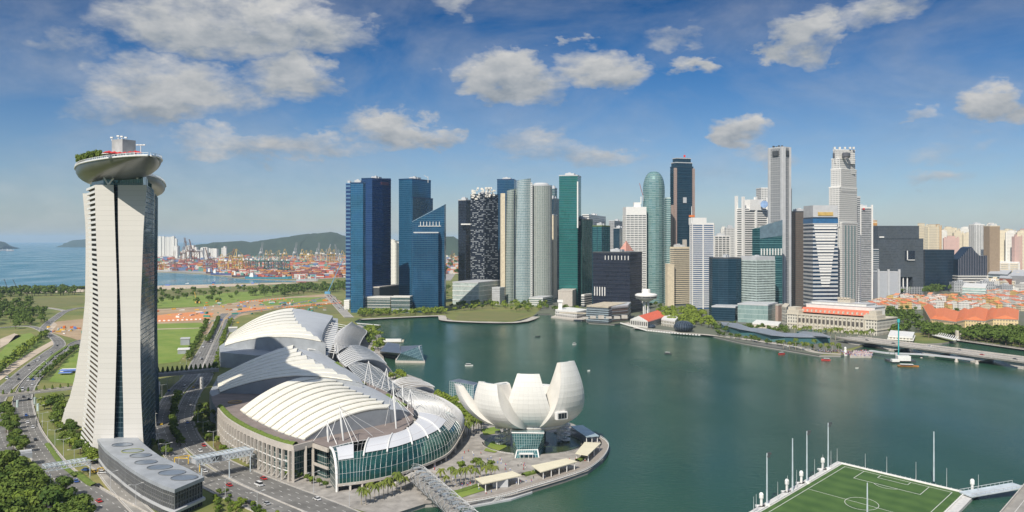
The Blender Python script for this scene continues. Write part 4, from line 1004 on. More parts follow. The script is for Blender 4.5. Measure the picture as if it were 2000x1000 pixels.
def on_face(px, py, Y, w, h, m_, parent, name='sign', rz=0, dep=1.2):
    p = D(px, py, Y); b = MB(); b.box((p.x, p.y, p.z-h/2), (w, dep, h), rz); b.build(name, m_, parent)
GR = 'glass towers of the bay skyline'
# --- far left group of blue towers
Y = BY(610)
t = tower('office_tower', 'broad dark blue tower with a darker vertical notch, left of its pair', 'tower', fp(706, 727, 763.5, 1760, .42), zt(349, 1760), blueA, (bandb, 8, 1.0, .25), None, group=GR)
b = MB(); q = ccw(fp(706, 727, 763.5, 1760, .42)); z = zt(349, 1760)
b.face([(q[0][0], q[0][1], z), (q[1][0], q[1][1], z), (q[1][0], q[1][1], zt(344, 1760)), (q[0][0], q[0][1], z+1)]); b.build('slanted_crown', blueA, t)
p, r = V(*q[0][:2], zt(356, 1760)), V(*q[1][:2], zt(356, 1760)); w = (r-p).normalized().cross(V(0, 0, 1)); b = MB(); b.beam(p.lerp(r, .45)+w*.6, p.lerp(r, .85)+w*.6, 1.0, 6); b.build('sign', mat('maroon_logo', (.12, .05, .09), .6), t)
tower('office_tower', 'slim lighter blue slab at the left end of the skyline', 'tower', fp(685, 709, 714, BY(611), .12), zt(358, BY(611)), blueB, (bandb, 4, .4, .2), None, group=GR)
tower('office_tower', 'narrow banded blue slab behind the leftmost light blue slab', 'tower', fp(675.5, 684, 690, 1800, .12), zt(359, 1800), blueA, (mat('pale_blue_band', (.12, .24, .38), .4, .3), 8, 2.6, .5), None, group=GR)
tower('office_tower', 'tall blue tower with a lighter left face and stepped right shoulder', 'tower', fp(779, 805, 841.5, 1800, .5), zt(350, 1800), blueB, (bandb, 4.0, .4, .2), None, group=GR)
tower('office_tower', 'lower blue shoulder block stepping down from the tall blue tower', 'tower', fp(803, 806, 845.5, 1780, .45), zt(386, 1780), blueC, (bandb, 4.0, .4, .2), None, group=GR, plant=False)
def slant_tower():
    Y_ = BY(609); q = ccw(fp(805, 868, 871, Y_, .10)); pl = [V(*p[:2], 0) for p in q]
    t = thing('office_tower', 'blue glass tower with a steeply slanted roof, lowest of the blue group', 'tower', (XP(838, Y_), Y_+20, 2), GR)
    zl, zr = zt(433, Y_), zt(399, Y_); xs = [p.x for p in pl]; x0, x1 = min(xs), max(xs)
    zz = lambda p: zl+(zr-zl)*(p.x-x0)/(x1-x0); b = MB()
    for i in range(4): a, c = pl[i], pl[(i+1) % 4]; b.wall(a, c, 2, zz(a), 0, 0, 2, zz(c))
    b.build('facade', blueC, t); b = MB(); b.face([(p.x, p.y, zz(p)-6) for p in pl]); b.build('roof', dgrey, t)
    b = MB()
    for i in range(4): a, c = pl[i], pl[(i+1) % 4]; b.tube(V(a.x, a.y, zz(a)), V(c.x, c.y, zz(c)), .7)
    b.build('roof_edge', mat('blue_metal', (.12, .2, .28), .4, .4), t)
    b = MB(); z = 10
    while z < zl-8: ring(b, q, z, .5, .2); z += 4
    b.build('floor_bands', bandb, t)
    b = MB(); g = MB()
    for k in range(7): x = 821+k*6.2; p = D(x, 0, Y_-.5+2*(.8)); zc = zt(437, Y_); b.box((p.x, Y_+(868-x)/63*6-1.0, zc-4), (1.0, 1.5, 8))
    p = D(839, 0, Y_); b.box((p.x, Y_+2.2, zc-5), (44, 1, 1), -.1); b.build('sky_terrace', white, t)
    Yf = Y_-14; tower(None, None, None, fp(808, 856, 859, Yf, .06), zt(455, Yf), blueC, (bandb, 4.0, .5, .2), None, t=t, plant=False, cap=lgrey)
slant_tower()
def podium(name, label, cat, xl, xm, xr, yt, Y_, m_, band=None, th=.3, cap=None, g=None, fin=None):
    return tower(name, label, cat, fp(xl, xm, xr, Y_, th), zt(yt, Y_), m_, band, fin, group=g, cap=cap, plant=False)
podium('podium_building', 'low grey podium block between the two blue tower pairs', 'building', 728, 741, 782, 562, 1760, dgrey, None, .3, stone)
podium('podium_building', 'low glazed pavilion with a pool terrace beside the leftmost blue tower', 'building', 714, 762, 770, 582, 1650, hallglass, (offw, 5, .8, .5), .1, offw)
podium('podium_building', 'small white-roofed pavilion with arched canopy in front of the slanted tower', 'building', 764, 800, 806, 581, 1630, hallglass, (white, 8, .8, .6), .1, offw)
podium('podium_building', 'white podium steps at the foot of the leftmost blue slab', 'building', 672, 682, 688, 588, 1720, offw, (white, 4, 1.0, .5), .2, white)
# --- dotted black residences
t = tower('residential_tower', 'slim black tower, left wing of the dotted black pair', 'tower', fp(895, 910, 920, 2010, .5), zt(391, 2010), black, None, None)
on_face(910, 438, 2006, 22, 3, white, t, 'roof_terrace', dep=14)
t = tower('residential_tower', 'black tower dotted with white dashes under a pale pixelled crown', 'tower', fp(919, 946, 973, 1960, .75), zt(380, 1960), checker, (black, 3.6, .3, .3), None)
b = MB(); rnd = random.Random(9)
for k in range(46): x = 922+rnd.random()*48; p = D(x, 368+rnd.random()*18+(abs(x-946) > 14)*5, 1962+abs(x-946)*.9); b.box((p.x, p.y, p.z), (rnd.uniform(2.5, 7), 4, rnd.uniform(2, 5)))
b.build('pixel_crown', offw, t)
podium('podium_building', 'long pale curved podium under the dotted black towers', 'building', 884, 935, 978, 553, 1830, mat('pale_green_glass', (.38, .44, .42), .4), (white, 10, 1.2, .6), .42, lgrey)
# --- curved residences
tower('residential_tower', 'blue-topped tower behind the pale curved residences', 'tower', fp(971, 1004, 1009, 2120, .12), zt(351, 2120), blueC, (bandb, 4, .5, .3), None)
def curved_residence():
    Y0 = BY(593)
    t = thing('residential_tower', 'pale tapering sail-shaped residence with cream side wall', 'tower', (XP(1010, Y0), Y0+15, 2))
    b = MB(); n = 20
    # body: from x=980 to 1038 at foot, leaning in to a point at the top
    zs = [2+(zt(345, Y0)-2)*k/n for k in range(n+1)]
    for (xa, xb, topa, topb, yt_, m_, dy, nm) in ((1003, 1038, 1010, 1037, 352, residA, 0, 'facade'), (986, 1004, 990, 1009, 372, residB, 14, 'side_facade')):
        b = MB(); zT = zt(yt_, Y0+dy); rows = []
        for k in range(n+1):
            f = k/n; z = 2+(zT-2)*f; e = f**2.2; xl_, xr_ = xa+(topa-xa)*e, xb+(topb-xb)*f
            r = []
            for j in range(9):
                u = j/8; x = xl_+(xr_-xl_)*u; yy = Y0+dy-8*sin(pi*u)+(6 if u == 0 else 0); r.append(V(XP(x, Y0+dy), yy, z+(4*u if k == n else 0)))
            rows.append(r)
        b.grid(rows, 0, True)
        for k in range(len(b.uv)): i, j = divmod(k, 8); hz = (zT-2)/n; w = 4.3; b.uv[k] = [(j*w, i*hz), (j*w, (i+1)*hz), ((j+1)*w, (i+1)*hz), ((j+1)*w, i*hz)]
        bk = [[r[0], V(r[0].x, r[0].y+34, r[0].z)] for r in rows]; b.grid(bk, 0, False); bk = [[r[-1], V(r[-1].x, r[-1].y+34, r[-1].z)] for r in rows]; b.grid(bk, 0, True)
        b.face(rows[-1]+[V(rows[-1][-1].x, Y0+34, rows[-1][-1].z), V(rows[-1][0].x, Y0+34, rows[-1][0].z)])
        b.build(nm, m_, t)
    b = MB(); b.box((XP(982, Y0+30), Y0+20, 2), (9, 14, zt(378, Y0+25)-2), .1); b.box((XP(979.5, Y0+30), Y0+26, 2), (4, 20, zt(384, Y0+25)-2), .1); b.build('end_wall', cream, t)
    b = MB(); b.box((XP(1005, Y0), Y0-5, 2), (2.4, 3, zt(372, Y0)-2)); b.build('dark_seam', black, t)
    # twin tower with rounded plan
    c = V(XP(1057, Y0), Y0+16, 0); pl = [(c.x+23.5*cos(a), c.y+19*sin(a)) for a in [2*pi*k/28 for k in range(28)]]
    t = tower('residential_tower', 'rounded pale green residence with ribbed balconies beside the tapering one', 'tower', pl, zt(363, Y0), residB, (mat('balcony_edge', (.40, .43, .40), .5), 3.5, .6, .6), (lgrey, 5, .5, .6), cap=lgrey, plant=False)
    b = MB(); b.lathe([(17, 0), (18, 3), (14, 7), (.1, 8)], (c.x, c.y, zt(363, Y0)), 24); b.build('dome', lgrey, t)
    t2 = MB(); t2.box((XP(1038, Y0), Y0-4, 2), (4, 5, zt(357, Y0)-2)); t2.build('white_stair_spine', punch, t)
    podium('podium_building', 'low curved podium at the foot of the curved residences', 'building', 1034, 1060, 1080, 583, BY(599), residB, (white, 4, 1, .6), .4, lgrey)
    podium('podium_building', 'small grey low-rise beside the cream end wall', 'building', 961, 976, 986, 563, BY(595), lgrey, (grey, 4, 1, .4), .5, lgrey)
curved_residence()
tower('office_tower', 'dark navy tower half hidden right of the rounded residence', 'tower', fp(1070, 1080, 1092, 2050, .4), zt(388, 2050), navy, None, None)
tower('office_tower', 'green-grey plant-topped tower behind the navy tower', 'tower', fp(1076, 1083, 1088, 2150, .4), zt(368, 2150), tealb, (lgrey, 4, .8, .4), None)
tower('office_tower', 'beige blank-walled block beside the tall green tower', 'tower', fp(1077, 1081, 1093, 2020, .2), zt(420, 2020), cream, None, None, plant=False)
t = tower('office_tower', 'tall emerald green glass tower with a thin white vertical strip', 'tower', fp(1092, 1128, 1135, 1800, .22), zt(343, 1800), greenG, (greenD, 7.6, .6, .2), None, cap=lgrey)
on_face(1128, 400, 1799, 2.4, 96, white, t, 'white_strip', dep=4)
podium('podium_building', 'beige stone podium under the emerald green tower', 'building', 1090, 1118, 1126, 569, 1740, stone, None, .2, stone)
t = tower('office_tower', 'dark green and blue banded tower before the emerald one', 'tower', fp(1117, 1137, 1157, BY(597), .55), zt(429, BY(597)), greenD, None, (greenD, 12, .6, .5), cap=dgrey)
on_face(1125.5, 441, BY(597)+10, 3, 28, lgrey, t, 'white_strip', dep=8); on_face(1131, 436, BY(597)+3, 9, 9, pinkg, t, 'round_logo', .55, 5)
podium('podium_building', 'white banded foot of the dark green tower', 'building', 1136, 1141, 1157, 577, BY(600), winw, (white, 4.5, 1.6, .8), .5, white)
tower('office_tower', 'dark teal block with planted roof behind the dark office block', 'tower', fp(1157, 1176, 1191, 1760, .6), zt(442, 1760), tealb, None, (navy, 12, 1, .6), cap=hedge_m)
tower('office_tower', 'white louvred low tower far behind the dark green tower', 'tower', fp(1137, 1150, 1183, 2200, .3), zt(420, 2200), winw, (white, 5, 2.6, .8), None)
tower('office_tower', 'distant grey tower left of the white louvred tower with crane', 'tower', fp(1189, 1200, 1222, 2350, .3), zt(432, 2350), punchg, (lgrey, 4, 1, .4), None)
tower('office_tower', 'distant dark blue tower above the pink pyramid roof', 'tower', fp(1198, 1210, 1221, 2250, .3), zt(446, 2250), navy, None, None)
def pyramid():
    Y_ = 1830; t = tower('pyramid_roof_building', 'small stone building with a pink pyramid roof behind the dark office block', 'building', fp(1206, 1222, 1240, Y_, .7), zt(492, Y_), stone, None, None, plant=False)
    q = fp(1208, 1222, 1238, Y_, .7); a = V(sum(p.x for p in q)/4, sum(p.y for p in q)/4, zt(470, Y_)); b = MB(); z = zt(491, Y_)
    for i in range(4): b.face([V(q[i].x, q[i].y, z), V(q[(i+1) % 4].x, q[(i+1) % 4].y, z), a])
    b.build('pyramid_roof', mat('pink_roof', (.50, .25, .20), .7), t)
pyramid()
# dark office block on the waterfront
Yd = BY(612); t = tower('office_block', 'broad dark office block with white loggia slots near its top', 'building', fp(1158, 1230, 1254, Yd, .60), zt(494, Yd), darkoff, (mat('dark_band', (.05, .055, .08), .3, .3), 8, .9, .9), None, cap=dgrey)
b = MB()
for k in range(9): f = k/8; p = V(*ccw(fp(1158, 1230, 1254, Yd, .60))[0][:2], 0)
q = fp(1158, 1230, 1254, Yd, .60)
for k in range(8):
    p = q[0].lerp(q[3], .03+.62*k/7)+V(-sin(.6), -cos(.6), 0)*.9; b.box((p.x, p.y, zt(508, Yd)), (1.2, 1.8, 8), -.6)
for k in range(5): p = q[3].lerp(q[0], .06+.28*k/4)+V(-.6, -.8, 0); b.box((p.x, p.y, zt(580, Yd)), (1.6, 1.8, 17), -.6)
b.build('loggia_fins', white, t)
# louvred white tower and tower crane
t = tower('office_tower', 'white tower with fine horizontal louvres and blank white cap', 'tower', fpl(1221, 1223, 1262, 1880, .10, 30), zt(420, 1880), winw, (white, 3.9, 1.9, .8), (white, 9, .8, 1.0), plant=False)
b = MB(); ring(b, ccw(fpl(1221, 1223, 1262, 1880, .10, 30)), zt(420, 1880), zt(404, 1880)-zt(420, 1880), .6); b.box((XP(1244, 1895), 1895, zt(404, 1880)), (14, 14, 10)); b.tube(V(XP(1252, 1895), 1895, zt(398, 1895)), V(XP(1252, 1895), 1895, zt(384, 1895)), 1.2); b.build('white_cap', white, t)
# bullet-topped glass tower
def bullet():
    Y0 = BY(592); R = XP(1302, Y0)-XP(1259, Y0); r = R/2; c = V(XP(1280.5, Y0), Y0+r, 2)
    t = thing('office_tower', 'rounded aqua glass tower with a domed bullet top', 'tower', c)
    H = zt(333, Y0)-2; m = 20; prof = [(r, 0), (r, H*.86)]+[(r*cos(a)**.8, H*.86+(H*.14)*sin(a)) for a in [pi/2*k/8 for k in range(1, 8)]]+[(.6, H)]
    pl = []
    for k in range(m): a = 2*pi*k/m; pl.append((cos(a), sin(a)))
    b = MB()
    for (r0, z0), (r1, z1) in zip(prof, prof[1:]):
        for k in range(m):
            a, d = pl[k], pl[(k+1) % m]; L_ = 2*pi*r/m
            b.face([(c.x+r0*a[0], c.y+r0*a[1], c.z+z0), (c.x+r0*d[0], c.y+r0*d[1], c.z+z0), (c.x+r1*d[0], c.y+r1*d[1], c.z+z1), (c.x+r1*a[0], c.y+r1*a[1], c.z+z1)], [(k*L_, z0), ((k+1)*L_, z0), ((k+1)*L_, z1), (k*L_, z1)])
    b.build('facade', aqua, t); b = MB(); z = 4
    while z < H*.985:
        rr = r if z < H*.86 else r*cos(math.asin(min(1, (z-H*.86)/(H*.14))))**.8
        for k in range(m):
            if (k*7+int(z)) % 9: a, d = pl[k], pl[(k+1) % m]; b.beam(V(c.x+rr*a[0], c.y+rr*a[1], c.z+z), V(c.x+rr*d[0], c.y+rr*d[1], c.z+z), .7, .6)
        z += 4
    b.build('floor_bands', mat('pale_aqua_band', (.46, .56, .53), .35, .2), t)
bullet()
tower('office_tower', 'light green slab attached right of the domed aqua tower', 'tower', fpl(1299, 1302, 1309.5, 1830, .0, 30), zt(387, 1830), aqua, (mat('pale_aqua_band', (.46, .56, .53)), 4, 1.2, .5), None, plant=False)
def granite_tower():
    Y0 = 1880; q = fpl(1309, 1319, 1354, Y0, .35); t = tower('office_tower', 'tall dark blue tower edged in pink granite with a chamfered top', 'tower', q, zt(326, Y0), navy, (mat('navy_band', (.02, .045, .07), .4), 8, .6, .4), None, plant=False)
    q = ccw(q); b = MB()
    for i in (0, 1): 
        p = Vector((*q[i][:2], 0)); b.box((p.x, p.y, 2), (5.0, 5.0, zt(328, Y0)-2), .35); 
        z = 6
        while z < zt(330, Y0): b.box((p.x, p.y, z), (5.6, 5.6, 1.3), .35); z += 4
    p = Vector((*q[0][:2], 0)).lerp(Vector((*q[-1][:2], 0)), .5); b.box((p.x, p.y, 2), (4, 9, zt(400, Y0)-2), .35)
    b.build('granite_pier', pinkg, t)
    sc = lambda k: [(sum(p[0] for p in q)/4*(1-k)+p[0]*k, sum(p[1] for p in q)/4*(1-k)+p[1]*k) for p in q]
    b = MB(); ring(b, sc(.9), zt(326, Y0), 10, .2); ring(b, sc(.78), zt(326, Y0)+10, 9, .2); b.build('stepped_crown', navy, t)
    b = MB(); ring(b, sc(.9), zt(326, Y0)+9, 1.8, .8); ring(b, sc(.78), zt(326, Y0)+18.6, 1.6, .8); b.build('crown_edge', lgrey, t)
    on_face(1337, 305, Y0+20, 4, 5, red, t, 'red_beacon'); on_face(1337, 391, Y0+8, 8, 12, lgrey, t, 'sky_window', .35, 4); on_face(1337, 476, Y0+6, 9, 18, stone, t, 'sky_window', .35, 4)
granite_tower()
t = tower('office_tower', 'cream banded mid-rise with chamfered corners behind the waterfront trees', 'tower', fpl(1303, 1316, 1350, BY(597), .45), zt(484, BY(597)), winw, (cream, 4.1, 2.2, .9), None, cap=cream)
tower('office_tower', 'plain beige shaft left of the cream banded mid-rise', 'tower', fpl(1302, 1304, 1317, BY(598), .2, 14), zt(517, BY(598)), cream, None, None, cap=cream, plant=False)
t = tower('office_tower', 'white tower with blue window bands and an orange-tipped mast', 'tower', fpl(1348, 1352, 1394, BY(604), .22), zt(437, BY(604)), F('blue_band_windows', (.04, .10, .24), (.08, .18, .36), (6, 3.8), rough=.15, metal=.3), (white, 3.9, 1.7, .8), (white, 21, 2.2, 1.1), plant=False)
b = MB(); ring(b, ccw(fpl(1350, 1353, 1380, BY(600), .22, 20)), zt(438, 1750), 14, 0); b.build('upper_storeys', white, t)
b = MB(); b.tube(D(1351, 440, 1730), D(1351, 403, 1730), 1.0, .5); b.build('mast', white, t); b = MB(); p = D(1351, 424, 1730); b.box(p, (11, 3, 4)); b.build('beacon', orangep, t)
tower('office_tower', 'white latticed building behind, right of the blue-banded tower', 'tower', fpl(1390, 1396, 1425, 1900, .2), zt(462, 1900), winw, (white, 4, 1.5, .8), (white, 8, 1.2, .9))
tower('office_tower', 'white-sided building with dark stair tower behind the striped tower', 'tower', fpl(1415, 1418, 1436, 2000, .2), zt(446, 2000), punch, None, None)
# white striped bank tower with a blank drum of blue
t = tower('office_tower', 'white striped tower with twin white top piers and a round blue logo', 'tower', fpl(1437, 1450, 1501, 1800, .45), zt(408, 1800), winw, (white, 4.6, 2.4, 1.0), None, cap=white, plant=False)
q = ccw(fpl(1437, 1450, 1501, 1800, .45)); b = MB()
for i, k in ((0, 0), (0, 1), (1, 0)):
    p = Vector((*q[0][:2], 0)).lerp(Vector((*q[1][:2], 0)), (.03, .97)[k] if not i else .5); b.box((p.x, p.y, 2), (5, 5, zt(384, 1800)-2), .45)
p = Vector((*q[0][:2], 0)).lerp(Vector((*q[-1][:2], 0)), .9); b.box((p.x, p.y, 2), (5, 5, zt(382, 1800)-2), .45)
cx = sum(p[0] for p in q)/4; cy = sum(p[1] for p in q)/4; b.box((cx, cy, zt(410, 1800)), (34, 26, 22), .45); b.build('white_pier', white, t)
b = MB(); p = D(1493, 399, 1812); b.tube(p, p+V(-1.5, -3, 0), 7.5, None, 20); b.build('round_logo', mat('blue_logo', (.22, .34, .55), .5), t)
t = tower('office_tower', 'white slab with punched square windows left of the tallest grey tower', 'tower', fpl(1483, 1487, 1517, 1880, .10, 30), zt(368, 1880), punch, None, None, cap=white, plant=False)
b = MB(); b.box((XP(1508, 1900), 1900, zt(370, 1880)), (12, 12, 8)); b.build('roof_plant', white, t)
def tallest():
    Y0 = 1640; t = thing('office_tower', 'tallest grey tower, two triangular shafts with rows of slot windows', 'tower', (XP(1522, Y0), Y0, 2))
    q = fp(1501, 1530, 1543.5, Y0, .95); tower(None, None, None, q, zt(288, Y0), punchg, (lgrey, 8.4, .5, .3), None, t=t, plant=False, cap=lgrey)
    b = MB(); p0, p1, p3 = q[0], q[1], q[3]
    cols = [(p0, p3, .10, .06), (p0, p3, .93, .06), (p0, p1, .1, .1), (p0, p1, .9, .1)]
    for a, c, f, w in cols: p = a.lerp(c, f); b.box((p.x, p.y, 2), (4.4, 4.4, zt(287, Y0)-2), .3)
    b.build('corner_pier', lgrey, t)
    b = MB(); on = q[0].lerp(q[3], .5); b.box((on.x-1.2, on.y-1.6, zt(303, Y0)), (13, 2.5, 9), -.95); on = q[0].lerp(q[1], .5); b.box((on.x+.5, on.y-1, zt(303, Y0)), (2.5, 8, 9), -.95+pi/2*0); b.build('top_grille', dgrey, t)
    b = MB(); c = (q[0]+q[2])/2; rnd = random.Random(2)
    for k in range(9): b.box((c.x+rnd.uniform(-11, 11), c.y+rnd.uniform(-11, 11), zt(287, Y0)), (3, 3, rnd.uniform(2, 6)))
    b.build('roof_plant', dgrey, t)
    q = fpl(1540, 1541, 1546.5, Y0+26, .1, 20); tower(None, None, None, q, zt(368, Y0), navy, (lgrey, 4.2, 1.0, .4), None, t=t, plant=False)
tallest()
def wedge():
    Y0 = 1560; q = ccw(fpl(1481, 1484, 1528, Y0, .3, 24)); t = thing('office_tower', 'teal glass tower with a swept slanted top before the tallest tower', 'tower', (XP(1505, Y0), Y0, 2))
    b = MB(); pl = [V(*p[:2], 0) for p in q]; xs = [p.x for p in pl]; x0, x1 = min(xs), max(xs); zz = lambda p: zt(447, Y0)+(zt(430, Y0)-zt(447, Y0))*(p.x-x0)/(x1-x0)
    for i in range(4): a, c = pl[i], pl[(i+1) % 4]; b.wall(a, c, 2, zz(a), 0, 0, 2, zz(c))
    b.face([(p.x, p.y, zz(p)) for p in pl]); b.build('facade', tealb, t)
    b = MB()
    for z in [8+4*k for k in range(40)]:
        if z < zt(452, Y0): ring(b, q, z, .7 if (z//4) % 3 else 1.5, .35)
    b.build('floor_bands', mat('teal_band', (.12, .26, .27), .4, .2), t)
    b = MB(); a = pl[0]; 
    for i in (0,): b.wall(pl[0]+V(0, -1, 0), pl[1]+V(0, -1, 0), zt(466, Y0), zz(pl[0])+1, 0, 0, zt(460, Y0), zz(pl[1])+1)
    b.build('glass_screen', mat('smoky_glass', (.18, .26, .31), .3, .4), t)
    b = MB(); z = zt(492, Y0)
    for k in range(8): p = pl[0].lerp(pl[1], (k+.5)/8); b.box((p.x, p.y-1.2, z-6), (1.6, 2, 12), .3)
    b.build('sky_garden_fins', white, t)
wedge()
# dark curved block and pale green stepped block on the shore
Yq = BY(623); c = V(XP(1421, Yq), Yq+14, 0)
pl = [(XP(1394, Yq), Yq+10), (XP(1404, Yq), Yq+2), (XP(1421, Yq), Yq-3), (XP(1438, Yq), Yq+1), (XP(1450, Yq), Yq+9), (XP(1450, Yq), Yq+34), (XP(1394, Yq), Yq+34)]
tower('office_block', 'dark blue-black glass block with a bowed front on the waterfront', 'building', pl, zt(505, Yq), navy, None, (navy, 9, .4, .4), cap=dgrey)
podium('podium_building', 'dark glazed low podium in front of the bowed dark block', 'building', 1390, 1436, 1446, 601, BY(628), navy, None, .45, lgrey)
Yq = BY(625); t = tower('office_block', 'pale green striped block with a grey crown above a glass podium', 'building', fpl(1447, 1478, 1513, Yq, .5), zt(508, Yq), winw, (mat('pale_green_band', (.42, .50, .47), .45), 4.2, 2.1, .8), (mat('pale_green_band', (.42, .50, .47)), 3.2, .35, .5), cap=lgrey)
b = MB(); ring(b, ccw(fpl(1447, 1478, 1513, Yq, .5)), zt(508, Yq), zt(503, Yq)-zt(508, Yq)+2, .3); b.build('crown', lgrey, t)
podium('podium_building', 'pale aqua glass podium at the foot of the pale green striped block', 'building', 1441, 1500, 1519, 597, BY(632), F('pale_podium_glass', (.20, .32, .31), (.32, .44, .42), (2, 8), line=(.4, .48, .46), lw=(.12, .08), metal=.3), None, .55, lgrey)
podium('podium_building', 'pinkish low block right of the aqua glass podium', 'building', 1512, 1520, 1532, 597, BY(628), pinkg, None, .8, stone)
# brown tower, gold-banded tower, white stepped tower
tower('office_tower', 'brown stone tower with dark windows left of the gold-banded tower', 'tower', fpl(1548, 1552, 1589, 1730, .1, 40), zt(414, 1730), brownw, (mat('brown_stone', (.15, .115, .10), .6), 4.2, 1.6, .5), None, cap=dgrey)
tower('office_block', 'old white corner building between the brown tower and the colonial hotel', 'building', fpl(1553, 1555, 1587, BY(600)+60, .05, 30), zt(546, BY(600)+60), punch, (white, 14, 1, .6), None, cap=white)
def gold_tower():
    Y0 = 1640; q = ccw(fpl(1585, 1588, 1636, Y0, .06, 45)); t = thing('office_tower', 'tower of dark blue and white stripes with a gold band and white wedge top', 'tower', (XP(1610, Y0), Y0, 2))
    ztp = zt(401, Y0); b = MB(); b.prism(q, 2, zt(424, Y0)); b.build('facade', F('navy_stripe_glass', (.01, .03, .07), (.02, .06, .12), (3, 8), rough=.12, metal=.4), t)
    b = MB(); z = 6
    while z < zt(436, Y0): ring(b, q, z, 3.4, .5); z += 7.4
    b.build('floor_bands', lgrey, t)
    b = MB(); ring(b, q, zt(436, Y0), zt(427, Y0)-zt(436, Y0), .6); b.build('blue_belt', mat('blue_belt', (.03, .12, .26), .4), t)
    b = MB(); ring(b, q, zt(424, Y0), ztp-zt(424, Y0), .2); b.build('white_top', lgrey, t)
    a, c = Vector((*q[0][:2], 0)), Vector((*q[1][:2], 0))
    b = MB(); p = a.lerp(c, .5); b.box((p.x, p.y-.6, zt(421, Y0)), (29, 1.4, 6.5), .06); b.build('gold_band', mat('gold_panel', (.55, .38, .12), .5, .1), t)
    # tapering centre panel
    b = MB(); u = V(0, -.9, 0); L0, L1 = a.lerp(c, .02), a.lerp(c, .98); M0, M1 = a.lerp(c, .34), a.lerp(c, .66); z0, z1 = zt(560, Y0), ztp+1
    n = 22
    for k in range(n):
        f0, f1 = k/n, (k+.52)/n; A0, B0 = M0.lerp(L0, f0), M1.lerp(L1, f0); A1, B1 = M0.lerp(L0, f1), M1.lerp(L1, f1); za, zb = z0+(zt(436, Y0)-z0)*f0, z0+(zt(436, Y0)-z0)*f1
        b.face([A0+u+V(0, 0, za), B0+u+V(0, 0, za), B1+u+V(0, 0, zb), A1+u+V(0, 0, zb)])
    b.build('tapered_bands', white, t)
gold_tower()
def stepped_white():
    Y0 = 1720; t = thing('office_tower', 'tall stepped white tower with rows of small square windows', 'tower', (XP(1646, Y0), Y0+20, 2))
    sq = F('small_square_windows', (.08, .09, .10), (.18, .19, .20), (3.3, 3.9), line=(.60, .595, .57), lw=(.5, .48), rough=.5, metal=0, jitter=.01)
    for k, (xa, xb, xc, yt_, th, dy) in enumerate([(1618.5, 1645, 1675, 436, .75, 0), (1619, 1640, 1674, 366, .7, 2), (1622.5, 1643, 1673, 330, .7, 5), (1624, 1640, 1670.5, 310, .6, 8), (1627, 1632, 1670, 293, .3, 14)]):
        q = ccw(fpl(xa, xb, xc, Y0+dy, th)); z = zt(yt_, Y0+dy); b = MB(); b.prism(q, 2 if not k else zt([436, 436, 366, 330, 310][k], Y0)-8, z); b.build('shaft', sq, t)
        b = MB(); ring(b, q, z-.5, 2.2, .4); b.build('setback_edge', white, t)
    b = MB(); p = D(1654, 304, Y0+6); b.lathe([(7, 0), (8, 3), (8, 9), (6, 10)], (p.x, Y0+10, p.z-4), 16); p = D(1631, 304, Y0+20); b.lathe([(4.5, 0), (4.5, 10)], (p.x, Y0+20, p.z-5), 14); b.build('top_drum', mat('dish_metal', (.16, .16, .17), .35, .5), t)
    b = MB()
    for x in (1630, 1640, 1650, 1660, 1667): p = D(x, 291, Y0+22); b.box(p, (3.5, 3.5, 4)); 
    b.build('roof_plant', offw, t)
    b = MB()
    for f in (.2, .4, .6, .8):
        q = fpl(1619, 1645, 1675, Y0, .75); p = q[0].lerp(q[1], f); b.box((p.x, p.y, 2), (2.2, 2.6, zt(440, Y0)-2), .75)
    b.build('glazed_pier', mat('pier_glass', (.10, .17, .18), .3, .3), t)
stepped_white()
tower('office_tower', 'thin grey ribbed slab directly right of the stepped white tower', 'tower', fpl(1672, 1673, 1680, 1800, .1, 30), zt(385, 1800), winw, (lgrey, 4, 1.8, .5), None, plant=False)
t = tower('office_tower', 'grey louvred tower with white corner piers and a small red sign', 'tower', fpl(1677, 1680, 1703, 1880, .12, 34), zt(406, 1880), winw, (mat('grey_louvre', (.33, .34, .35), .5), 4.0, 2.5, .8), None, cap=white)
b = MB(); q = fpl(1677, 1680, 1703, 1880, .12, 34)
for p in (q[0], q[1]): b.box((p.x, p.y, 2), (3.4, 3.4, zt(400, 1880)-2), .12)
b.build('corner_pier', white, t); on_face(1687, 408, 1878, 4, 3.2, red, t)
tower('office_tower', 'cream tower with a green and orange upper part behind the grey louvred tower', 'tower', fpl(1700, 1703, 1713, 2250, .2, 20), zt(432, 2250), cream, (mat('orange_band', (.5, .26, .08)), 16, 7, .4), None)
tower('office_tower', 'dark banded low tower left of the broad grey glass block', 'tower', fpl(1700, 1702, 1716, 2080, .2, 24), zt(488, 2080), navy, (lgrey, 4.5, 1.8, .6), None, plant=False)
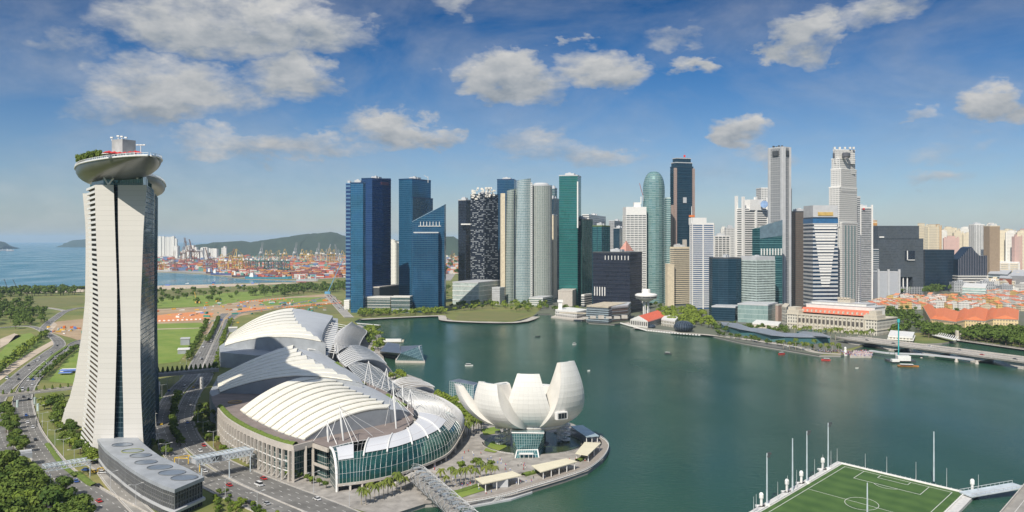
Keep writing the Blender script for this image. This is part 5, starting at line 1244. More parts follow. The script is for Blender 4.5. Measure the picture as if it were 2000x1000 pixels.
# --- right hand group
def big_grey():
    Y0 = 2180; t = thing('office_block', 'broad dark grey glass block with square openings cut through it', 'building', (XP(1758, Y0), Y0+25, 2))
    for xa, xb, yt_, yb_, dy in ((1715, 1795, 441, 466, 0), (1715, 1804, 466, 541, 1.5), (1715, 1757, 541, 580, 1.5), (1783, 1804, 541, 580, 1.5)):
        a, c = V(XP(xa, Y0), Y0+dy, 0), V(XP(xb, Y0), Y0+dy, 0); b = MB(); b.prism([(a.x, a.y), (c.x, c.y), (c.x-8, c.y+50), (a.x-8, a.y+50)], max(2, zt(yb_, Y0)), zt(yt_, Y0), bottom=True)
        b.build('facade', greyg, t)
    b = MB(); b.prism([(XP(1755, Y0), Y0+14), (XP(1785, Y0), Y0+14), (XP(1785, Y0), Y0+40), (XP(1755, Y0), Y0+40)], 2, zt(540, Y0)); b.build('recess', black, t)
    p = D(1777, 499, Y0+.6); b = MB(); b.box((p.x, p.y, p.z-12), (24, 3, 24)); b.build('opening', black, t)
    b = MB(); b.box((p.x-7, p.y-2, p.z-12), (2, 2, 24)); b.box((p.x+2, p.y-2, p.z-12), (19, 2, 1.5)); b.box((XP(1766, Y0), Y0+6, 2), (2.5, 2.5, 50)); b.box((XP(1774, Y0), Y0+6, 2), (2.5, 2.5, 50)); b.build('column', white, t)
    b = MB(); z = zt(560, Y0)
    for k in range(15): b.box((XP(1757+k*3.2, Y0), Y0-1, 2), (1, 1.5, z-2))
    for k in range(3): b.box((XP(1780, Y0), Y0-1, 8+k*5), (62, 1.5, .8))
    b.build('base_grid', lgrey, t)
    on_face(1722, 463, Y0-.4, 12, 3, white, t)
big_grey()
Yw = 2020
t = tower('office_block', 'windowless light grey slab block in front of the broad grey glass block', 'building', fpl(1713, 1714, 1757, Yw, .0, 26), zt(532, Yw), mat('flat_grey_panel', (.37, .39, .42), .6, var=.03), None, None, cap=lgrey, plant=False)
b = MB()
for x in (1715.5, 1735, 1756): b.box((XP(x, Yw), Yw-.8, 2), (4.5, 3, zt(526, Yw)-2))
b.build('corner_pier', lgrey, t)
tower('office_block', 'low dark blue glass cube right of the broad grey block', 'building', fpl(1804, 1807, 1864, 2350, .05, 50), zt(489, 2350), F('ink_glass', (.010, .022, .04), (.02, .045, .075), (3, 4), rough=.2, metal=.4), (mat('ink_band', (.03, .04, .055), .4), 8, .5, .3), None, plant=False)
def sail_block():
    Y0 = 2330; t = thing('office_block', 'dark sail-topped block with pale vertical fins on a white base', 'building', (XP(1900, Y0), Y0+20, 2)); b = MB()
    prof = [(1871, 508), (1879, 500), (1887, 491), (1893, 484), (1898, 482), (1905, 492), (1914, 500), (1928, 499)]; zb = zt(539, Y0)
    for (xa, ya), (xb, yb_) in zip(prof, prof[1:]):
        b.wall(V(XP(xa, Y0), Y0, 0), V(XP(xb, Y0), Y0, 0), zb, zt(ya, Y0), 0, 0, zb, zt(yb_, Y0)); b.face([D(xa, ya, Y0), D(xb, yb_, Y0), D(xb, yb_, Y0)+V(0, 45, 0), D(xa, ya, Y0)+V(0, 45, 0)])
        b.wall(V(XP(xb, Y0), Y0+45, 0), V(XP(xa, Y0), Y0+45, 0), zb, zt(yb_, Y0), 0, 0, zb, zt(ya, Y0))
    b.wall(V(XP(1871, Y0), Y0+45, 0), V(XP(1871, Y0), Y0, 0), zb, zt(508, Y0)); b.wall(V(XP(1928, Y0), Y0, 0), V(XP(1928, Y0), Y0+45, 0), zb, zt(499, Y0)); b.build('facade', MATS['ink_glass'], t)
    b = MB()
    for k in range(18):
        x = 1872+k*3.25; j = max(i for i in range(len(prof)) if prof[i][0] <= x+.01); j = min(j, len(prof)-2); f = (x-prof[j][0])/(prof[j+1][0]-prof[j][0]); yy = prof[j][1]+f*(prof[j+1][1]-prof[j][1])
        b.box((XP(x, Y0), Y0-.6, zb), (.8, 1.6, zt(yy, Y0)-zb))
    b.build('vertical_fins', mat('fin_grey', (.20, .19, .22), .5), t)
    b = MB()
    for z in (zt(540, Y0), zt(545, Y0), zt(551, Y0)): b.prism([(XP(1869, Y0), Y0-4), (XP(1930, Y0), Y0-4), (XP(1930, Y0), Y0+48), (XP(1869, Y0), Y0+48)], z, z+2.2, bottom=True)
    b.build('base_slabs', offw, t); b = MB(); b.prism([(XP(1872, Y0), Y0), (XP(1927, Y0), Y0), (XP(1927, Y0), Y0+44), (XP(1872, Y0), Y0+44)], 2, zb); b.build('base_wall', grey, t)
sail_block()
tower('residential_tower', 'bronze-brown tall apartment slab at the right of the far housing', 'tower', fpl(1929, 1933, 1953, 2700, .1, 30), zt(442, 2700), F('bronze_windows', (.16, .11, .07), (.30, .22, .14), (4, 3.2), line=(.33, .25, .17), lw=(.3, .3), rough=.5, metal=0), None, None, cap=cream)
tower('residential_tower', 'white and blue-grey apartment slab left of the bronze-brown one', 'tower', fpl(1899, 1902, 1923, 2800, .1, 25), zt(439, 2800), winw, (white, 3.4, 1.6, .5), (white, 9, 1.2, .6), cap=white)
# ================================================================ waterfront of the old town
def quad_px(pts, z): return [P(x, y, z) for x, y in pts]
def block(name, label, cat, base, ztop, core, band=None, t=None, cap=None, part='wall', z0=2, group=None, fin=None):
    """building on a plan given in photo positions at ground level"""
    return tower(name, label, cat, [(p.x, p.y) for p in quad_px(base, z0)], ztop, core, band, fin, t=t, cap=cap, plant=False, z0=z0, group=group)
colw = F('colonial_windows', (.10, .10, .09), (.18, .17, .15), (4.2, 5.0), line=(.56, .53, .45), lw=(.55, .40), rough=.7, metal=0, jitter=0)
def hip(b, q, z, h, inset=.5, over=.8):
    """hipped roof over the quadrilateral q (near-left, near-right, far-right, far-left)"""
    c = sum((Vector(p[:2]) for p in q), Vector((0, 0)))/4; Q = [Vector(p[:2])+(Vector(p[:2])-c).normalized()*over for p in q]
    l01 = (Q[1]-Q[0]).length; l12 = (Q[2]-Q[1]).length; long0 = l01 >= l12
    if long0: m0 = (Q[0]+Q[3])/2; m1 = (Q[1]+Q[2])/2
    else: m0 = (Q[0]+Q[1])/2; m1 = (Q[3]+Q[2])/2
    d = m1-m0; k = min(.45, inset*min(l01, l12)/max(1e-3, d.length)); r0 = m0+d*k; r1 = m1-d*k
    P3 = lambda v, zz: (v.x, v.y, zz)
    if long0: F_ = [(Q[0], Q[1], r1, r0), (Q[1], Q[2], r1), (Q[2], Q[3], r0, r1), (Q[3], Q[0], r0)]
    else: F_ = [(Q[0], Q[1], r0), (Q[1], Q[2], r1, r0), (Q[2], Q[3], r1), (Q[3], Q[0], r0, r1)]
    for f in F_: b.face([P3(v, z+h if (v is r0 or v is r1) else z) for v in f])
    b.face([P3(v, z) for v in Q][::-1])
def fullerton():
    t = thing('colonial_hotel', 'long cream colonial hotel with red tiled mansard strip beyond the palms', 'building', P(1630, 640, 2))
    A0, A1 = P(1537, 641, 2), P(1713, 656, 2); d = (A1-A0).normalized(); n = V(-d.y, d.x, 0); L_ = (A1-A0).length
    def pt(u, v, z=2): q = A0+d*u+n*v; return V(q.x, q.y, z)
    def bx(b, u0, u1, v0, v1, z0, z1): b.prism([tuple(pt(a, c)[:2]) for a, c in ((u0, v0), (u1, v0), (u1, v1), (u0, v1))], z0, z1, bottom=True)
    W_ = stone2; b = MB(); bx(b, 0, L_, 0, 62, 2, 24); b.build('wall', colw, t)
    b = MB(); bx(b, -1, L_+1, -1, 63, 24, 25.6); bx(b, -.6, L_+.6, -.6, 62.6, 9, 10); b.build('cornice', W_, t)
    b = MB(); bx(b, 0, 20, 0, 26, 25.6, 31); bx(b, 1, 14, 2, 20, 31, 35.5); bx(b, L_-20, L_, 0, 26, 25.6, 31); bx(b, L_-13, L_-2, 2, 20, 31, 37); b.build('corner_pavilion', W_, t)
    b = MB(); 
    for k in range(17): u = 19+(L_-38)*k/16; bx(b, u-1.0, u+1.0, -1.8, .6, 2, 23.8)
    b.build('column', W_, t); b = MB(); 
    for k in range(16): u = 19+(L_-38)*(k+.5)/16; bx(b, u-2.6, u+2.6, -.5, .4, 13.5, 19.5)
    b.build('window', mat('old_window', (.10, .09, .08), .4), t)
    b = MB(); a0, a1, b0, b1 = pt(16, 12, 28), pt(L_-18, 12, 28), pt(16, 20, 35), pt(L_-18, 20, 35); b.face([a0, a1, b1, b0]); b.face([b0, b1, pt(L_-18, 26, 35), pt(16, 26, 35)]); b.build('tiled_roof', mat('red_mansard', (.50, .12, .07), .75, col2=(.58, .18, .10), scale=.5), t)
    b = MB()
    for k in range(15): u = 20+(L_-42)*k/14; bx(b, u-1.2, u+1.2, 12.5, 17, 29, 32.4)
    b.build('dormer', W_, t)
    b = MB(); bx(b, 18, L_-16, 26, 58, 26, 40); bx(b, 26, L_-30, 28, 56, 40, 44); b.build('attic', MATS['white_render'], t)
    b = MB(); bx(b, 17, L_-15, 25.5, 58.5, 40, 40.8); bx(b, 25, L_-29, 27.5, 56.5, 44, 44.8); b.build('attic_edge', lgrey, t)
    b = MB(); bx(b, 68, 88, 30, 44, 40, 50)
    for k in range(4): bx(b, 68+k*5, 72+k*5, 29, 33, 50, 52.5)
    b.build('roof_lantern', W_, t)
    b = MB(); p = pt(96, 40, 44); b.tube(p, p+V(0, 0, 26), .4, .15); b.build('flagpole', white, t)
stone2 = mat('cream_stone', (.50, .455, .37), .75, var=.06, scale=.3); mat('white_render', (.66, .65, .61), .7, var=.05, scale=.2)
fullerton()
yel = F('yellow_colonial_wall', (.24, .20, .14), (.32, .27, .18), (4.0, 5.5), line=(.62, .50, .28), lw=(.5, .42), rough=.8, metal=0, jitter=0)
def long_museum():
    t = thing('colonial_museum', 'very long yellow colonial museum under a wavy orange tiled roof', 'building', P(1890, 640, 2)); b = MB(); r = MB(); c = MB()
    z = 17
    segs = [[(1803, 614), (1817, 642), (1838, 640), (1822, 612)], [(1817, 641), (1868, 648), (1874, 626), (1822, 619)], [(1866, 648), (1884, 644), (1894, 622), (1874, 624)], [(1884, 643), (1925, 646), (1930, 620), (1890, 621)], [(1924, 646), (1940, 641), (1948, 620), (1930, 622)], [(1939, 641), (1989, 643), (1990, 622), (1944, 620)]]
    for s in segs:
        q = [P(x, y, 2) for x, y in s]; q = ccw([(p.x, p.y) for p in q]); b.prism(q, 2, z, top=False); hip(r, q, z, 5.2, .3, 1.2); ring(c, q, z-1.4, 1.2, .5)
    b.build('wall', yel, t); r.build('tiled_roof', redtile, t); c.build('cornice', stone2, t)
long_museum()
def pier_house():
    q = [P(x, y, 2) for x, y in [(1231, 637), (1265, 641), (1302, 629), (1268, 624)]]
    t = thing('pier_pavilion', 'white arcaded pier pavilion with a bright orange-red gabled roof', 'building', q[0]); Q = ccw([(p.x, p.y) for p in q]); b = MB(); b.prism(Q, 2, 13, top=False); b.build('wall', F('arches', (.05, .05, .05), (.10, .09, .08), (4.2, 11), line=(.60, .58, .53), lw=(.4, .45), rough=.7, metal=0, jitter=0), t)
    a, c, d, e = [Vector((*p[:2], 13)) for p in q]; up = V(0, 0, 7); m0, m1 = (a+c)/2+up, (e+d)/2+up; g = MB(); g.face([a, c, m0]); g.face([d, e, m1]); g.build('gable', white, t)
    r = MB(); o = (c-a).normalized()*1.4; r.face([c+o-V(0, 0, 1), d+o-V(0, 0, 1), m1, m0]); r.face([e-o-V(0, 0, 1), a-o-V(0, 0, 1), m0, m1]); r.build('gabled_roof', mat('bright_red_tile', (.60, .12, .06), .7, var=.08, scale=.3), t)
    block('low_annex', 'white stepped annex behind the red-roofed pier pavilion', 'building', [(1292, 636), (1318, 640), (1326, 630), (1300, 627)], 11, colw, (white, 5, .8, .5), cap=white)
    t = thing('jetty_deck', 'long white railed jetty deck with parasols along the pier pavilion', 'jetty', P(1260, 646, 1)); b = MB(); q = [P(x, y, 0) for x, y in [(1213, 632), (1262, 646), (1320, 652), (1370, 656), (1372, 650), (1320, 645), (1264, 640), (1222, 628)]]; b.prism(ccw([(p.x, p.y) for p in q]), -1, 1.8); b.build('deck', stone, t)
    b = MB(); f = resample([P(x, y, 1.8) for x, y in [(1213, 632), (1262, 646), (1320, 652), (1370, 656)]], 5)
    for p in f: b.box((p.x, p.y, 1.8), (2.6, 1.6, 1.6)); 
    b.build('railing', white, t)
pier_house()
t = block('waterfront_hotel', 'grey-blue glass hotel block on the water with a roof terrace', 'building', [(1146, 629), (1188, 632), (1224, 622), (1180, 620)], 28, winw, (mat('bluegrey_band', (.30, .36, .39), .4), 3.6, 1.3, 1.0), cap=mat('sandstone', (.46, .40, .30), .8))
b = MB(); p = P(1186, 626, 28)
for k in range(6): b.box((p.x-30+k*11, p.y+5+(k % 2)*5, 30), (8, 6, 2.5+(k % 3)))
b.build('roof_terrace', stone, t)
t = block('waterfront_hotel', 'brownish rear wing of the hotel on the water, lifted on white columns', 'building', [(1188, 631), (1226, 627), (1232, 619), (1196, 619)], 27, brownw, (mat('bluegrey_band', (.30, .36, .39)), 6, .8, .8), cap=lgrey)
t = block('pier_building', 'white flat-roofed pier building with a small square clock tower', 'building', [(1085, 617), (1126, 622), (1150, 617), (1110, 612)], 12, F('white_arcade', (.10, .10, .10), (.2, .2, .19), (5, 5), line=(.6, .59, .56), lw=(.3, .4), rough=.6, metal=0, jitter=0), (white, 5, 1, .8), cap=white)
b = MB(); p = P(1094, 617, 2); b.box(p, (7, 7, 25)); b.box(p+V(0, 0, 25), (10, 10, 4)); b.build('clock_tower', white, t)
b = MB(); q = [P(x, y, 0) for x, y in [(1076, 621), (1136, 628), (1150, 623), (1090, 616)]]; b.prism(ccw([(p.x, p.y) for p in q]), -1, 2.2); b.build('pier_deck', stone, t)
b = MB(); r = P(1125, 613, 13); b.beam(r+V(-28, 0, 2), r+V(20, -12, 2), 12, 1); b.build('roof', mat('sandstone', (.46, .40, .30)), t)
def mushroom():
    c = P(1262, 614, 2); t = thing('lookout_restaurant', 'round white lookout restaurant on a cluster of columns', 'building', c); b = MB()
    for k in range(6): a = 2*pi*k/6; b.tube(c+V(5*cos(a), 5*sin(a), 0), c+V(5*cos(a), 5*sin(a), 27), 1.0)
    b.build('column', white, t); b = MB(); b.lathe([(6, 24), (13, 27), (13.5, 28.4), (18, 29), (20, 31)], c, 32); b.lathe([(20.5, 34), (20.5, 36.5), (17, 38.5), (8, 39.5), (8, 45), (7, 46.5), (.1, 46.6)], c, 32); b.build('rotunda', white, t, smooth=False)
    b = MB(); b.lathe([(19.4, 31), (19.4, 34)], c, 32); b.lathe([(12.4, 27.0), (12.8, 29)], c, 32); b.build('window_band', darkglass, t)
mushroom()
def globe(px, py, r, label):
    c = P(px, py, 0); t = thing('floating_pavilion', label, 'pavilion', c, 'glass globes on the water'); b = MB(); pr = [(r*sin(pi*k/14), r*.55+(-r*.62*cos(pi*k/14))) for k in range(3, 15)]; b.lathe(pr, c+V(0, 0, .8), 24); b.build('glass_globe', F('globe_glass', (.01, .02, .035), (.03, .05, .08), (1, 1), line=(.12, .15, .18), lw=(.1, .1), metal=.5), t, smooth=False)
    b = MB(); b.lathe([(r*1.25, 0), (r*1.25, 1.2), (.1, 1.3)], c, 24); b.build('platform', stone, t)
globe(1335, 650, 15, 'large dark blue glass globe floating at the quay end'); globe(1273, 643, 6, 'small dark glass globe in front of the red-roofed pavilion')
# one long wavy-roofed restaurant pavilion
def customs():
    t = thing('quay_restaurant', 'long low quay restaurant with a folded grey metal roof', 'building', P(1480, 660, 2)); b = MB(); top = [(1408, 629), (1440, 631), (1466, 640), (1500, 642), (1530, 650), (1560, 651), (1600, 655)]; bot = [(1412, 634), (1442, 641), (1470, 646), (1504, 653), (1534, 656), (1560, 657), (1624, 658)]
    T_ = [P(x, y, 13+(2 if i % 2 else 0)) for i, (x, y) in enumerate(top)]; B_ = [P(x, y+1, 10+(2 if i % 2 else 0)) for i, (x, y) in enumerate(bot)]
    b.grid([[p, q] for p, q in zip(B_, T_)]); b.grid([[q-V(0, 0, .7), p-V(0, 0, .7)] for p, q in zip(B_, T_)]); b.grid([[p-V(0, 0, .7), p] for p in B_]); b.build('metal_roof', mat('grey_folded_roof', (.26, .29, .33), .4, .3, var=.06), t)
    b = MB(); I = [p.lerp(q, .12) for p, q in zip(B_, T_)]; b.grid([[V(p.x, p.y, 2), V(p.x, p.y, p.z-.8)] for p in I]); J = [p.lerp(q, .9) for p, q in zip(B_, T_)]; b.grid([[V(p.x, p.y, p.z-.8), V(p.x, p.y, 2)] for p in J])
    for s in (0, -1): b.face([V(I[s].x, I[s].y, 2), V(J[s].x, J[s].y, 2), J[s]-V(0, 0, .8), I[s]-V(0, 0, .8)])
    b.build('glass_wall', tealb, t)
    b = MB(); q = [P(x, y, 14) for x, y in [(1552, 652), (1622, 656), (1604, 650), (1570, 646)]]; b.prism(ccw([(p.x, p.y) for p in q]), 12.5, 13.6, bottom=True); b.build('end_roof', MATS['grey_folded_roof'], t)
    q = [(1556, 663), (1606, 668), (1616, 660), (1570, 656)]; w = quad_px(q, 2); b = MB(); b.prism(ccw([(p.x, p.y) for p in w]), 2, 12.4); b.build('end_hall', tealb, t)
customs()
block('low_annex', 'low white terrace building behind the folded-roof restaurant', 'building', [(1470, 640), (1520, 644), (1526, 638), (1478, 634)], 8, stone2, None, cap=white)
block('low_annex', 'cream classical gatehouse left of the colonial hotel', 'building', [(1527, 634), (1536, 637), (1542, 628), (1533, 626)], 30, colw, (stone2, 9, 1, .6), cap=stone2)
block('bridge_house', 'low white building with flat roofs at the landward end of the bridge', 'building', [(1735, 668), (1782, 671), (1786, 661), (1740, 657)], 9, colw, (white, 4, .8, 1.4), cap=white)
# old iron bridge seen as a white ribbed roof
t = thing('old_bridge', 'small old white bridge with twin stone gateposts by the river trees', 'bridge', P(1850, 662, 2)); b = MB(); a, c = P(1825, 654, 6), P(1868, 664, 6); b.beam(a, c, 9, 1.0); b.build('deck', white, t); b = MB()
for k in range(12): p = a.lerp(c, k/11); b.beam(p+V(-3, -4, .5), p+V(5, 5, 4), .7, .7)
b.build('ribs', white, t); b = MB()
for x, y in ((1846, 655), (1858, 657), (1869, 664), (1876, 663)): b.box(P(x, y, 2), (3.5, 3.5, 13)); 
b.build('gatepost', stone2, t)
# ---------------------------------------------------------------- esplanade bridge and its new neighbour
def esplanade():
    t = thing('road_bridge', 'long low concrete road bridge on shallow arches across the river mouth', 'bridge', P(1850, 690, 2))
    c = [P(x, y, 8.5) for x, y in [(1655, 658), (1680, 662), (1760, 672), (1850, 683), (1950, 696), (2060, 710), (2240, 733)]]; c = spline(c, 6); w = 17
    Lf, Rt = offset(c, -w), offset(c, w); dn = V(0, 0, -1.6); b = MB(); b.grid([[l, r] for l, r in zip(Lf, Rt)], 0, True); b.grid([[l+dn, r+dn] for l, r in zip(Lf, Rt)]); b.grid([[l+dn, l] for l in Lf]); b.grid([[r, r+dn] for r in Rt]); b.build('deck', asphalt2, t)
    b = MB()
    for line in (Lf, Rt):
        for p, q in zip(line, line[1:]): b.beam(p+V(0, 0, .6), q+V(0, 0, .6), .6, 1.6)
    for p, q in zip(c, c[1:]): b.beam(p+V(0, 0, .4), q+V(0, 0, .4), 1.2, .8)
    b.build('parapet', kerbm, t)
    f = resample(c, 1); k = 30
    while k < len(f)-50:
        b = MB(); s = side(f, k)
        for o in (-13, -4.5, 4.5, 13):
            prev = None
            for j in range(13):
                u = -1+j/6; i = min(len(f)-1, k+int(u*24)); p = f[i]+s*o+V(0, 0, -1.6-5.4*(1-u*u)**1.5*1.0)
                top = f[i]+s*o+V(0, 0, -1.6)
                if prev: b.beam(prev.lerp(ptop, .5), p.lerp(top, .5), 2.2, max(.4, (top.z-p.z+.3)))
                prev, ptop = p, top
        q = f[k]; b.box((q.x, q.y, -2), (7, 30, 3.2), atan2(s.y, s.x)+pi/2); b.build('pier', kerbm, t); k += 56
    return c
EC = esplanade()
def new_bridge():
    t = thing('road_bridge', 'narrow pale bridge span under construction in front of the road bridge', 'bridge', P(1800, 700, 2)); c = spline([P(x, y, 4.5) for x, y in [(1700, 685), (1738, 690), (1800, 692), (1870, 699), (1900, 703)]], 6); b = MB()
    for p, q in zip(c, c[1:]): b.beam(p, q, 5, 1.6)
    b.build('deck', lgrey, t); b = MB()
    for x, y in ((1752, 695), (1800, 699), (1868, 707), (1908, 711)): p = P(x, y, 0); b.tube(p, p+V(0, 0, 4), 2.2, 1.2, 8)
    b.build('pier', stone, t)
new_bridge()
# ---------------------------------------------------------------- shophouses: one pattern, many copies
def shop_proto(w, d, h, wallc, roofc, nm):
    t = thing('shophouse', '', 'house', (0, 0, 0)); b = MB(); b.prism([(-w/2, -d/2), (w/2, -d/2), (w/2, d/2), (-w/2, d/2)], 0, h, top=False)
    b.face([(-w/2, -d/2, h), (-w/2, 0, h+3.2), (-w/2, d/2, h)]); b.face([(w/2, d/2, h), (w/2, 0, h+3.2), (w/2, -d/2, h)]); b.build('wall', wallc, t)
    b = MB(); o = .6; b.face([(-w/2-.2, -d/2-o, h-.3), (w/2+.2, -d/2-o, h-.3), (w/2+.2, 0, h+3.3), (-w/2-.2, 0, h+3.3)]); b.face([(-w/2-.2, 0, h+3.3), (w/2+.2, 0, h+3.3), (w/2+.2, d/2+o, h-.3), (-w/2-.2, d/2+o, h-.3)]); b.build('roof', roofc, t)
    return t
sw = [F('cream_shop_wall', (.10, .09, .08), (.16, .14, .11), (2.8, 3.6), line=(.60, .52, .38), lw=(.5, .42), rough=.8, metal=0, jitter=0), F('white_shop_wall', (.10, .10, .10), (.18, .17, .16), (2.8, 3.6), line=(.64, .62, .58), lw=(.5, .42), rough=.8, metal=0, jitter=0), F('yellow_shop_wall', (.12, .09, .05), (.18, .14, .08), (2.8, 3.6), line=(.60, .42, .16), lw=(.5, .42), rough=.8, metal=0, jitter=0)]
rf2 = mat('pale_orange_tile', (.54, .20, .10), .8, col2=(.60, .30, .19), scale=.4); rf3 = mat('brown_red_tile', (.40, .12, .07), .8, col2=(.50, .18, .10), scale=.4)
SP = [(shop_proto(8, 26, 9.5, sw[0], redtile, 'a'), 'cream shophouse with an orange tiled roof'), (shop_proto(9, 28, 12.5, sw[1], rf2, 'b'), 'tall white shophouse with a pale orange roof'), (shop_proto(8.5, 24, 10.5, sw[2], redtile, 'c'), 'yellow shophouse with an orange tiled roof'), (shop_proto(10, 30, 9, sw[1], rf3, 'd'), 'low white shophouse with a brown-red roof')]
rnd = random.Random(11); cnt = 0
rows = [((1700, 603), (1810, 603), .25, 'in the row left of the yellow museum'), ((1815, 603), (2010, 607), .1, 'in the row above the yellow museum'), ((1712, 595), (1850, 592), .9, 'in the second row back'), ((1860, 594), (2010, 597), .2, 'in the second row, right half'),
        ((1745, 589), (1870, 585), .9, 'in the third row back'), ((1880, 587), (2012, 588), .1, 'in the third row, right half'), ((1905, 576), (2010, 580), .3, 'in the rearmost row'), ((1725, 600), (1790, 598), .3, 'between the two front rows')]
for (a, c, rz, where) in rows:
    A_, C_ = P(*a, 2), P(*c, 2); L_ = (C_-A_).length; u = 0; d = (C_-A_)/L_; kk = 0
    while u < L_:
        pr, lab = SP[rnd.randrange(4)]; p = A_+d*u+V(0, rnd.uniform(-4, 4), 0); s = rnd.uniform(.85, 1.15); kk += 1
        dup(pr, p, rz+rnd.choice((0, 0, pi/2))+rnd.uniform(-.08, .08), (s, s, s*rnd.uniform(.9, 1.2)), f'{lab} {where}', 'shophouses with tiled roofs '+where); u += rnd.uniform(9, 13)
for p_, l_ in SP: hide_proto(p_)
# ---------------------------------------------------------------- far housing estates
def slab_proto(w, d, h, m_, bandm):
    b = MB(); b.prism([(-w/2, -d/2), (w/2, -d/2), (w/2, d/2), (-w/2, d/2)], 0, h); b.prism([(-w/2+2, -d/2-1.5), (-w/2+8, -d/2-1.5), (-w/2+8, -d/2), (-w/2+2, -d/2)], 0, h+3); b.prism([(w/2-8, -d/2-1.5), (w/2-2, -d/2-1.5), (w/2-2, -d/2), (w/2-8, -d/2)], 0, h+3); b.box((0, 0, h), (w*.5, d*.6, 5))
    return b.build('housing_block', m_)
hw_ = [F('cream_flats', (.24, .22, .19), (.36, .33, .27), (3.4, 3.0), line=(.68, .60, .44), lw=(.5, .42), rough=.8, metal=0, jitter=0), F('white_flats', (.26, .26, .26), (.36, .36, .35), (3.4, 3.0), line=(.70, .68, .62), lw=(.5, .42), rough=.8, metal=0, jitter=0), F('tan_flats', (.24, .18, .12), (.34, .26, .18), (6, 3.0), line=(.60, .44, .26), lw=(.55, .3), rough=.8, metal=0, jitter=0), F('pinkish_flats', (.26, .20, .18), (.36, .28, .26), (3.4, 3.0), line=(.56, .38, .33), lw=(.5, .42), rough=.8, metal=0, jitter=0)]
HP = [(slab_proto(42, 16, 100, hw_[0], None), 'cream apartment slab'), (slab_proto(34, 18, 100, hw_[1], None), 'white apartment slab'), (slab_proto(30, 20, 100, hw_[2], None), 'tan apartment tower'), (slab_proto(46, 16, 100, hw_[3], None), 'pinkish apartment slab')]
rnd = random.Random(23); used = []
def hdb(px, yt_, Y_, i, sw_=1, where='in the far housing estate on the right'):
    pr, lab = HP[i]; o = pr.copy(); COL.objects.link(o); z = ZY(yt_, Y_)-2; o.location = (XP(px, Y_), Y_, 2); o.scale = (sw_, 1, z/100); o.rotation_euler = (0, 0, rnd.uniform(-.5, .35))
    tag(o, f'{lab} {where}', 'apartment block', 'apartment blocks '+where)
for px, yt_, Y_, i, s in [(1801, 441, 3000, 0, 1), (1822, 443, 2900, 0, 1.1), (1833, 443, 2950, 2, .6), (1842, 453, 3100, 1, .8), (1853, 447, 3300, 0, 1), (1864, 449, 3350, 0, .9), (1872, 455, 3100, 0, .8), (1886, 447, 3300, 1, 1.1), (1893, 458, 3000, 0, .9), (1925, 447, 3200, 1, .7), (1858, 465, 2800, 3, 1.0),
                          (1936, 440, 3400, 1, 1.2), (1960, 454, 3100, 0, 1.0), (1976, 454, 3050, 1, 1.1), (1988, 462, 3000, 3, .6), (1999, 454, 3000, 0, 1), (1812, 455, 3200, 1, .8), (1706, 446, 3600, 0, .8), (1908, 452, 3500, 0, 1), (1946, 452, 3600, 0, 1.2)]:
    hdb(px, yt_, Y_, i, s, 'in the front of the far housing estate')
for k in range(120):
    px = rnd.uniform(1700, 2030); Y_ = rnd.uniform(3500, 7000); hdb(px, rnd.uniform(450, 463), Y_, rnd.choice((0, 0, 1, 1, 3)), rnd.uniform(.7, 1.6))
for k in range(34):
    px = rnd.choice((rnd.uniform(1190, 1225), rnd.uniform(1395, 1440), rnd.uniform(1545, 1552), rnd.uniform(762, 782), rnd.uniform(1082, 1160))); Y_ = rnd.uniform(2400, 3800); hdb(px, rnd.uniform(446, 474) if px > 800 else rnd.uniform(470, 482), Y_, rnd.choice((0, 1, 1, 3)), rnd.uniform(.6, 1.1), 'seen between the downtown towers')
for k, (px, yt_) in enumerate([(312, 463), (319, 463), (327, 464), (333, 464), (338, 463), (342, 467)]): hdb(px, yt_, 7200, 1, 1, 'in the cluster beyond the harbour')
for k in range(22): hdb(rnd.uniform(300, 440), rnd.uniform(480, 489), rnd.uniform(6300, 7600), 1, rnd.uniform(.5, 1.5), 'low beyond the harbour')
for p_, l_ in HP: bpy.data.objects.remove(p_)
# low-rise jumble behind the shophouses
LR = []
rnd = random.Random(31)
for i, m_ in enumerate([hw_[1], hw_[0], sw[1], F('grey_blocks', (.14, .15, .16), (.22, .23, .24), (4, 3.6), line=(.40, .41, .42), lw=(.4, .4), rough=.7, metal=0, jitter=0)]):
    b = MB(); w, d = (24, 16); b.prism([(-w/2, -d/2), (w/2, -d/2), (w/2, d/2), (-w/2, d/2)], 0, 12); ring(b, [(-w/2, -d/2), (w/2, -d/2), (w/2, d/2), (-w/2, d/2)], 12, 1, .4); b.box((3, 2, 12), (7, 6, 4)); b.box((-7, -2, 12), (5, 5, 2.5)); LR.append((b.build('low_building', m_), ['white', 'cream', 'white shuttered', 'grey'][i]))
for k in range(150):
    px = rnd.uniform(1868, 2030); py = rnd.uniform(515, 576)
    if px < 1935 and py < 552: continue
    i = rnd.randrange(4); pr, cn = LR[i]; o = pr.copy(); COL.objects.link(o); o.location = P(px, py, 2); s = rnd.uniform(.7, 1.6); o.scale = (s, s, rnd.uniform(.8, 2.6)); o.rotation_euler = (0, 0, rnd.uniform(-.6, .6))
    tag(o, f'{cn} low-rise building in the dense quarter behind the shophouses', 'building', 'low-rise buildings behind the shophouses')
for k in range(26):
    px = rnd.choice((rnd.uniform(1700, 1720), rnd.uniform(1835, 1870), rnd.uniform(1082, 1170))); py = rnd.uniform(548, 572) if px > 1200 else rnd.uniform(540, 580); i = rnd.randrange(4); pr, cn = LR[i]; o = pr.copy(); COL.objects.link(o); o.location = P(px, py, 2); s = rnd.uniform(.7, 1.2); o.scale = (s, s, rnd.uniform(.8, 2.0))
    tag(o, f'{cn} low building half hidden among the downtown trees', 'building', 'low buildings among the downtown trees')
for p_, l_ in LR: bpy.data.objects.remove(p_)
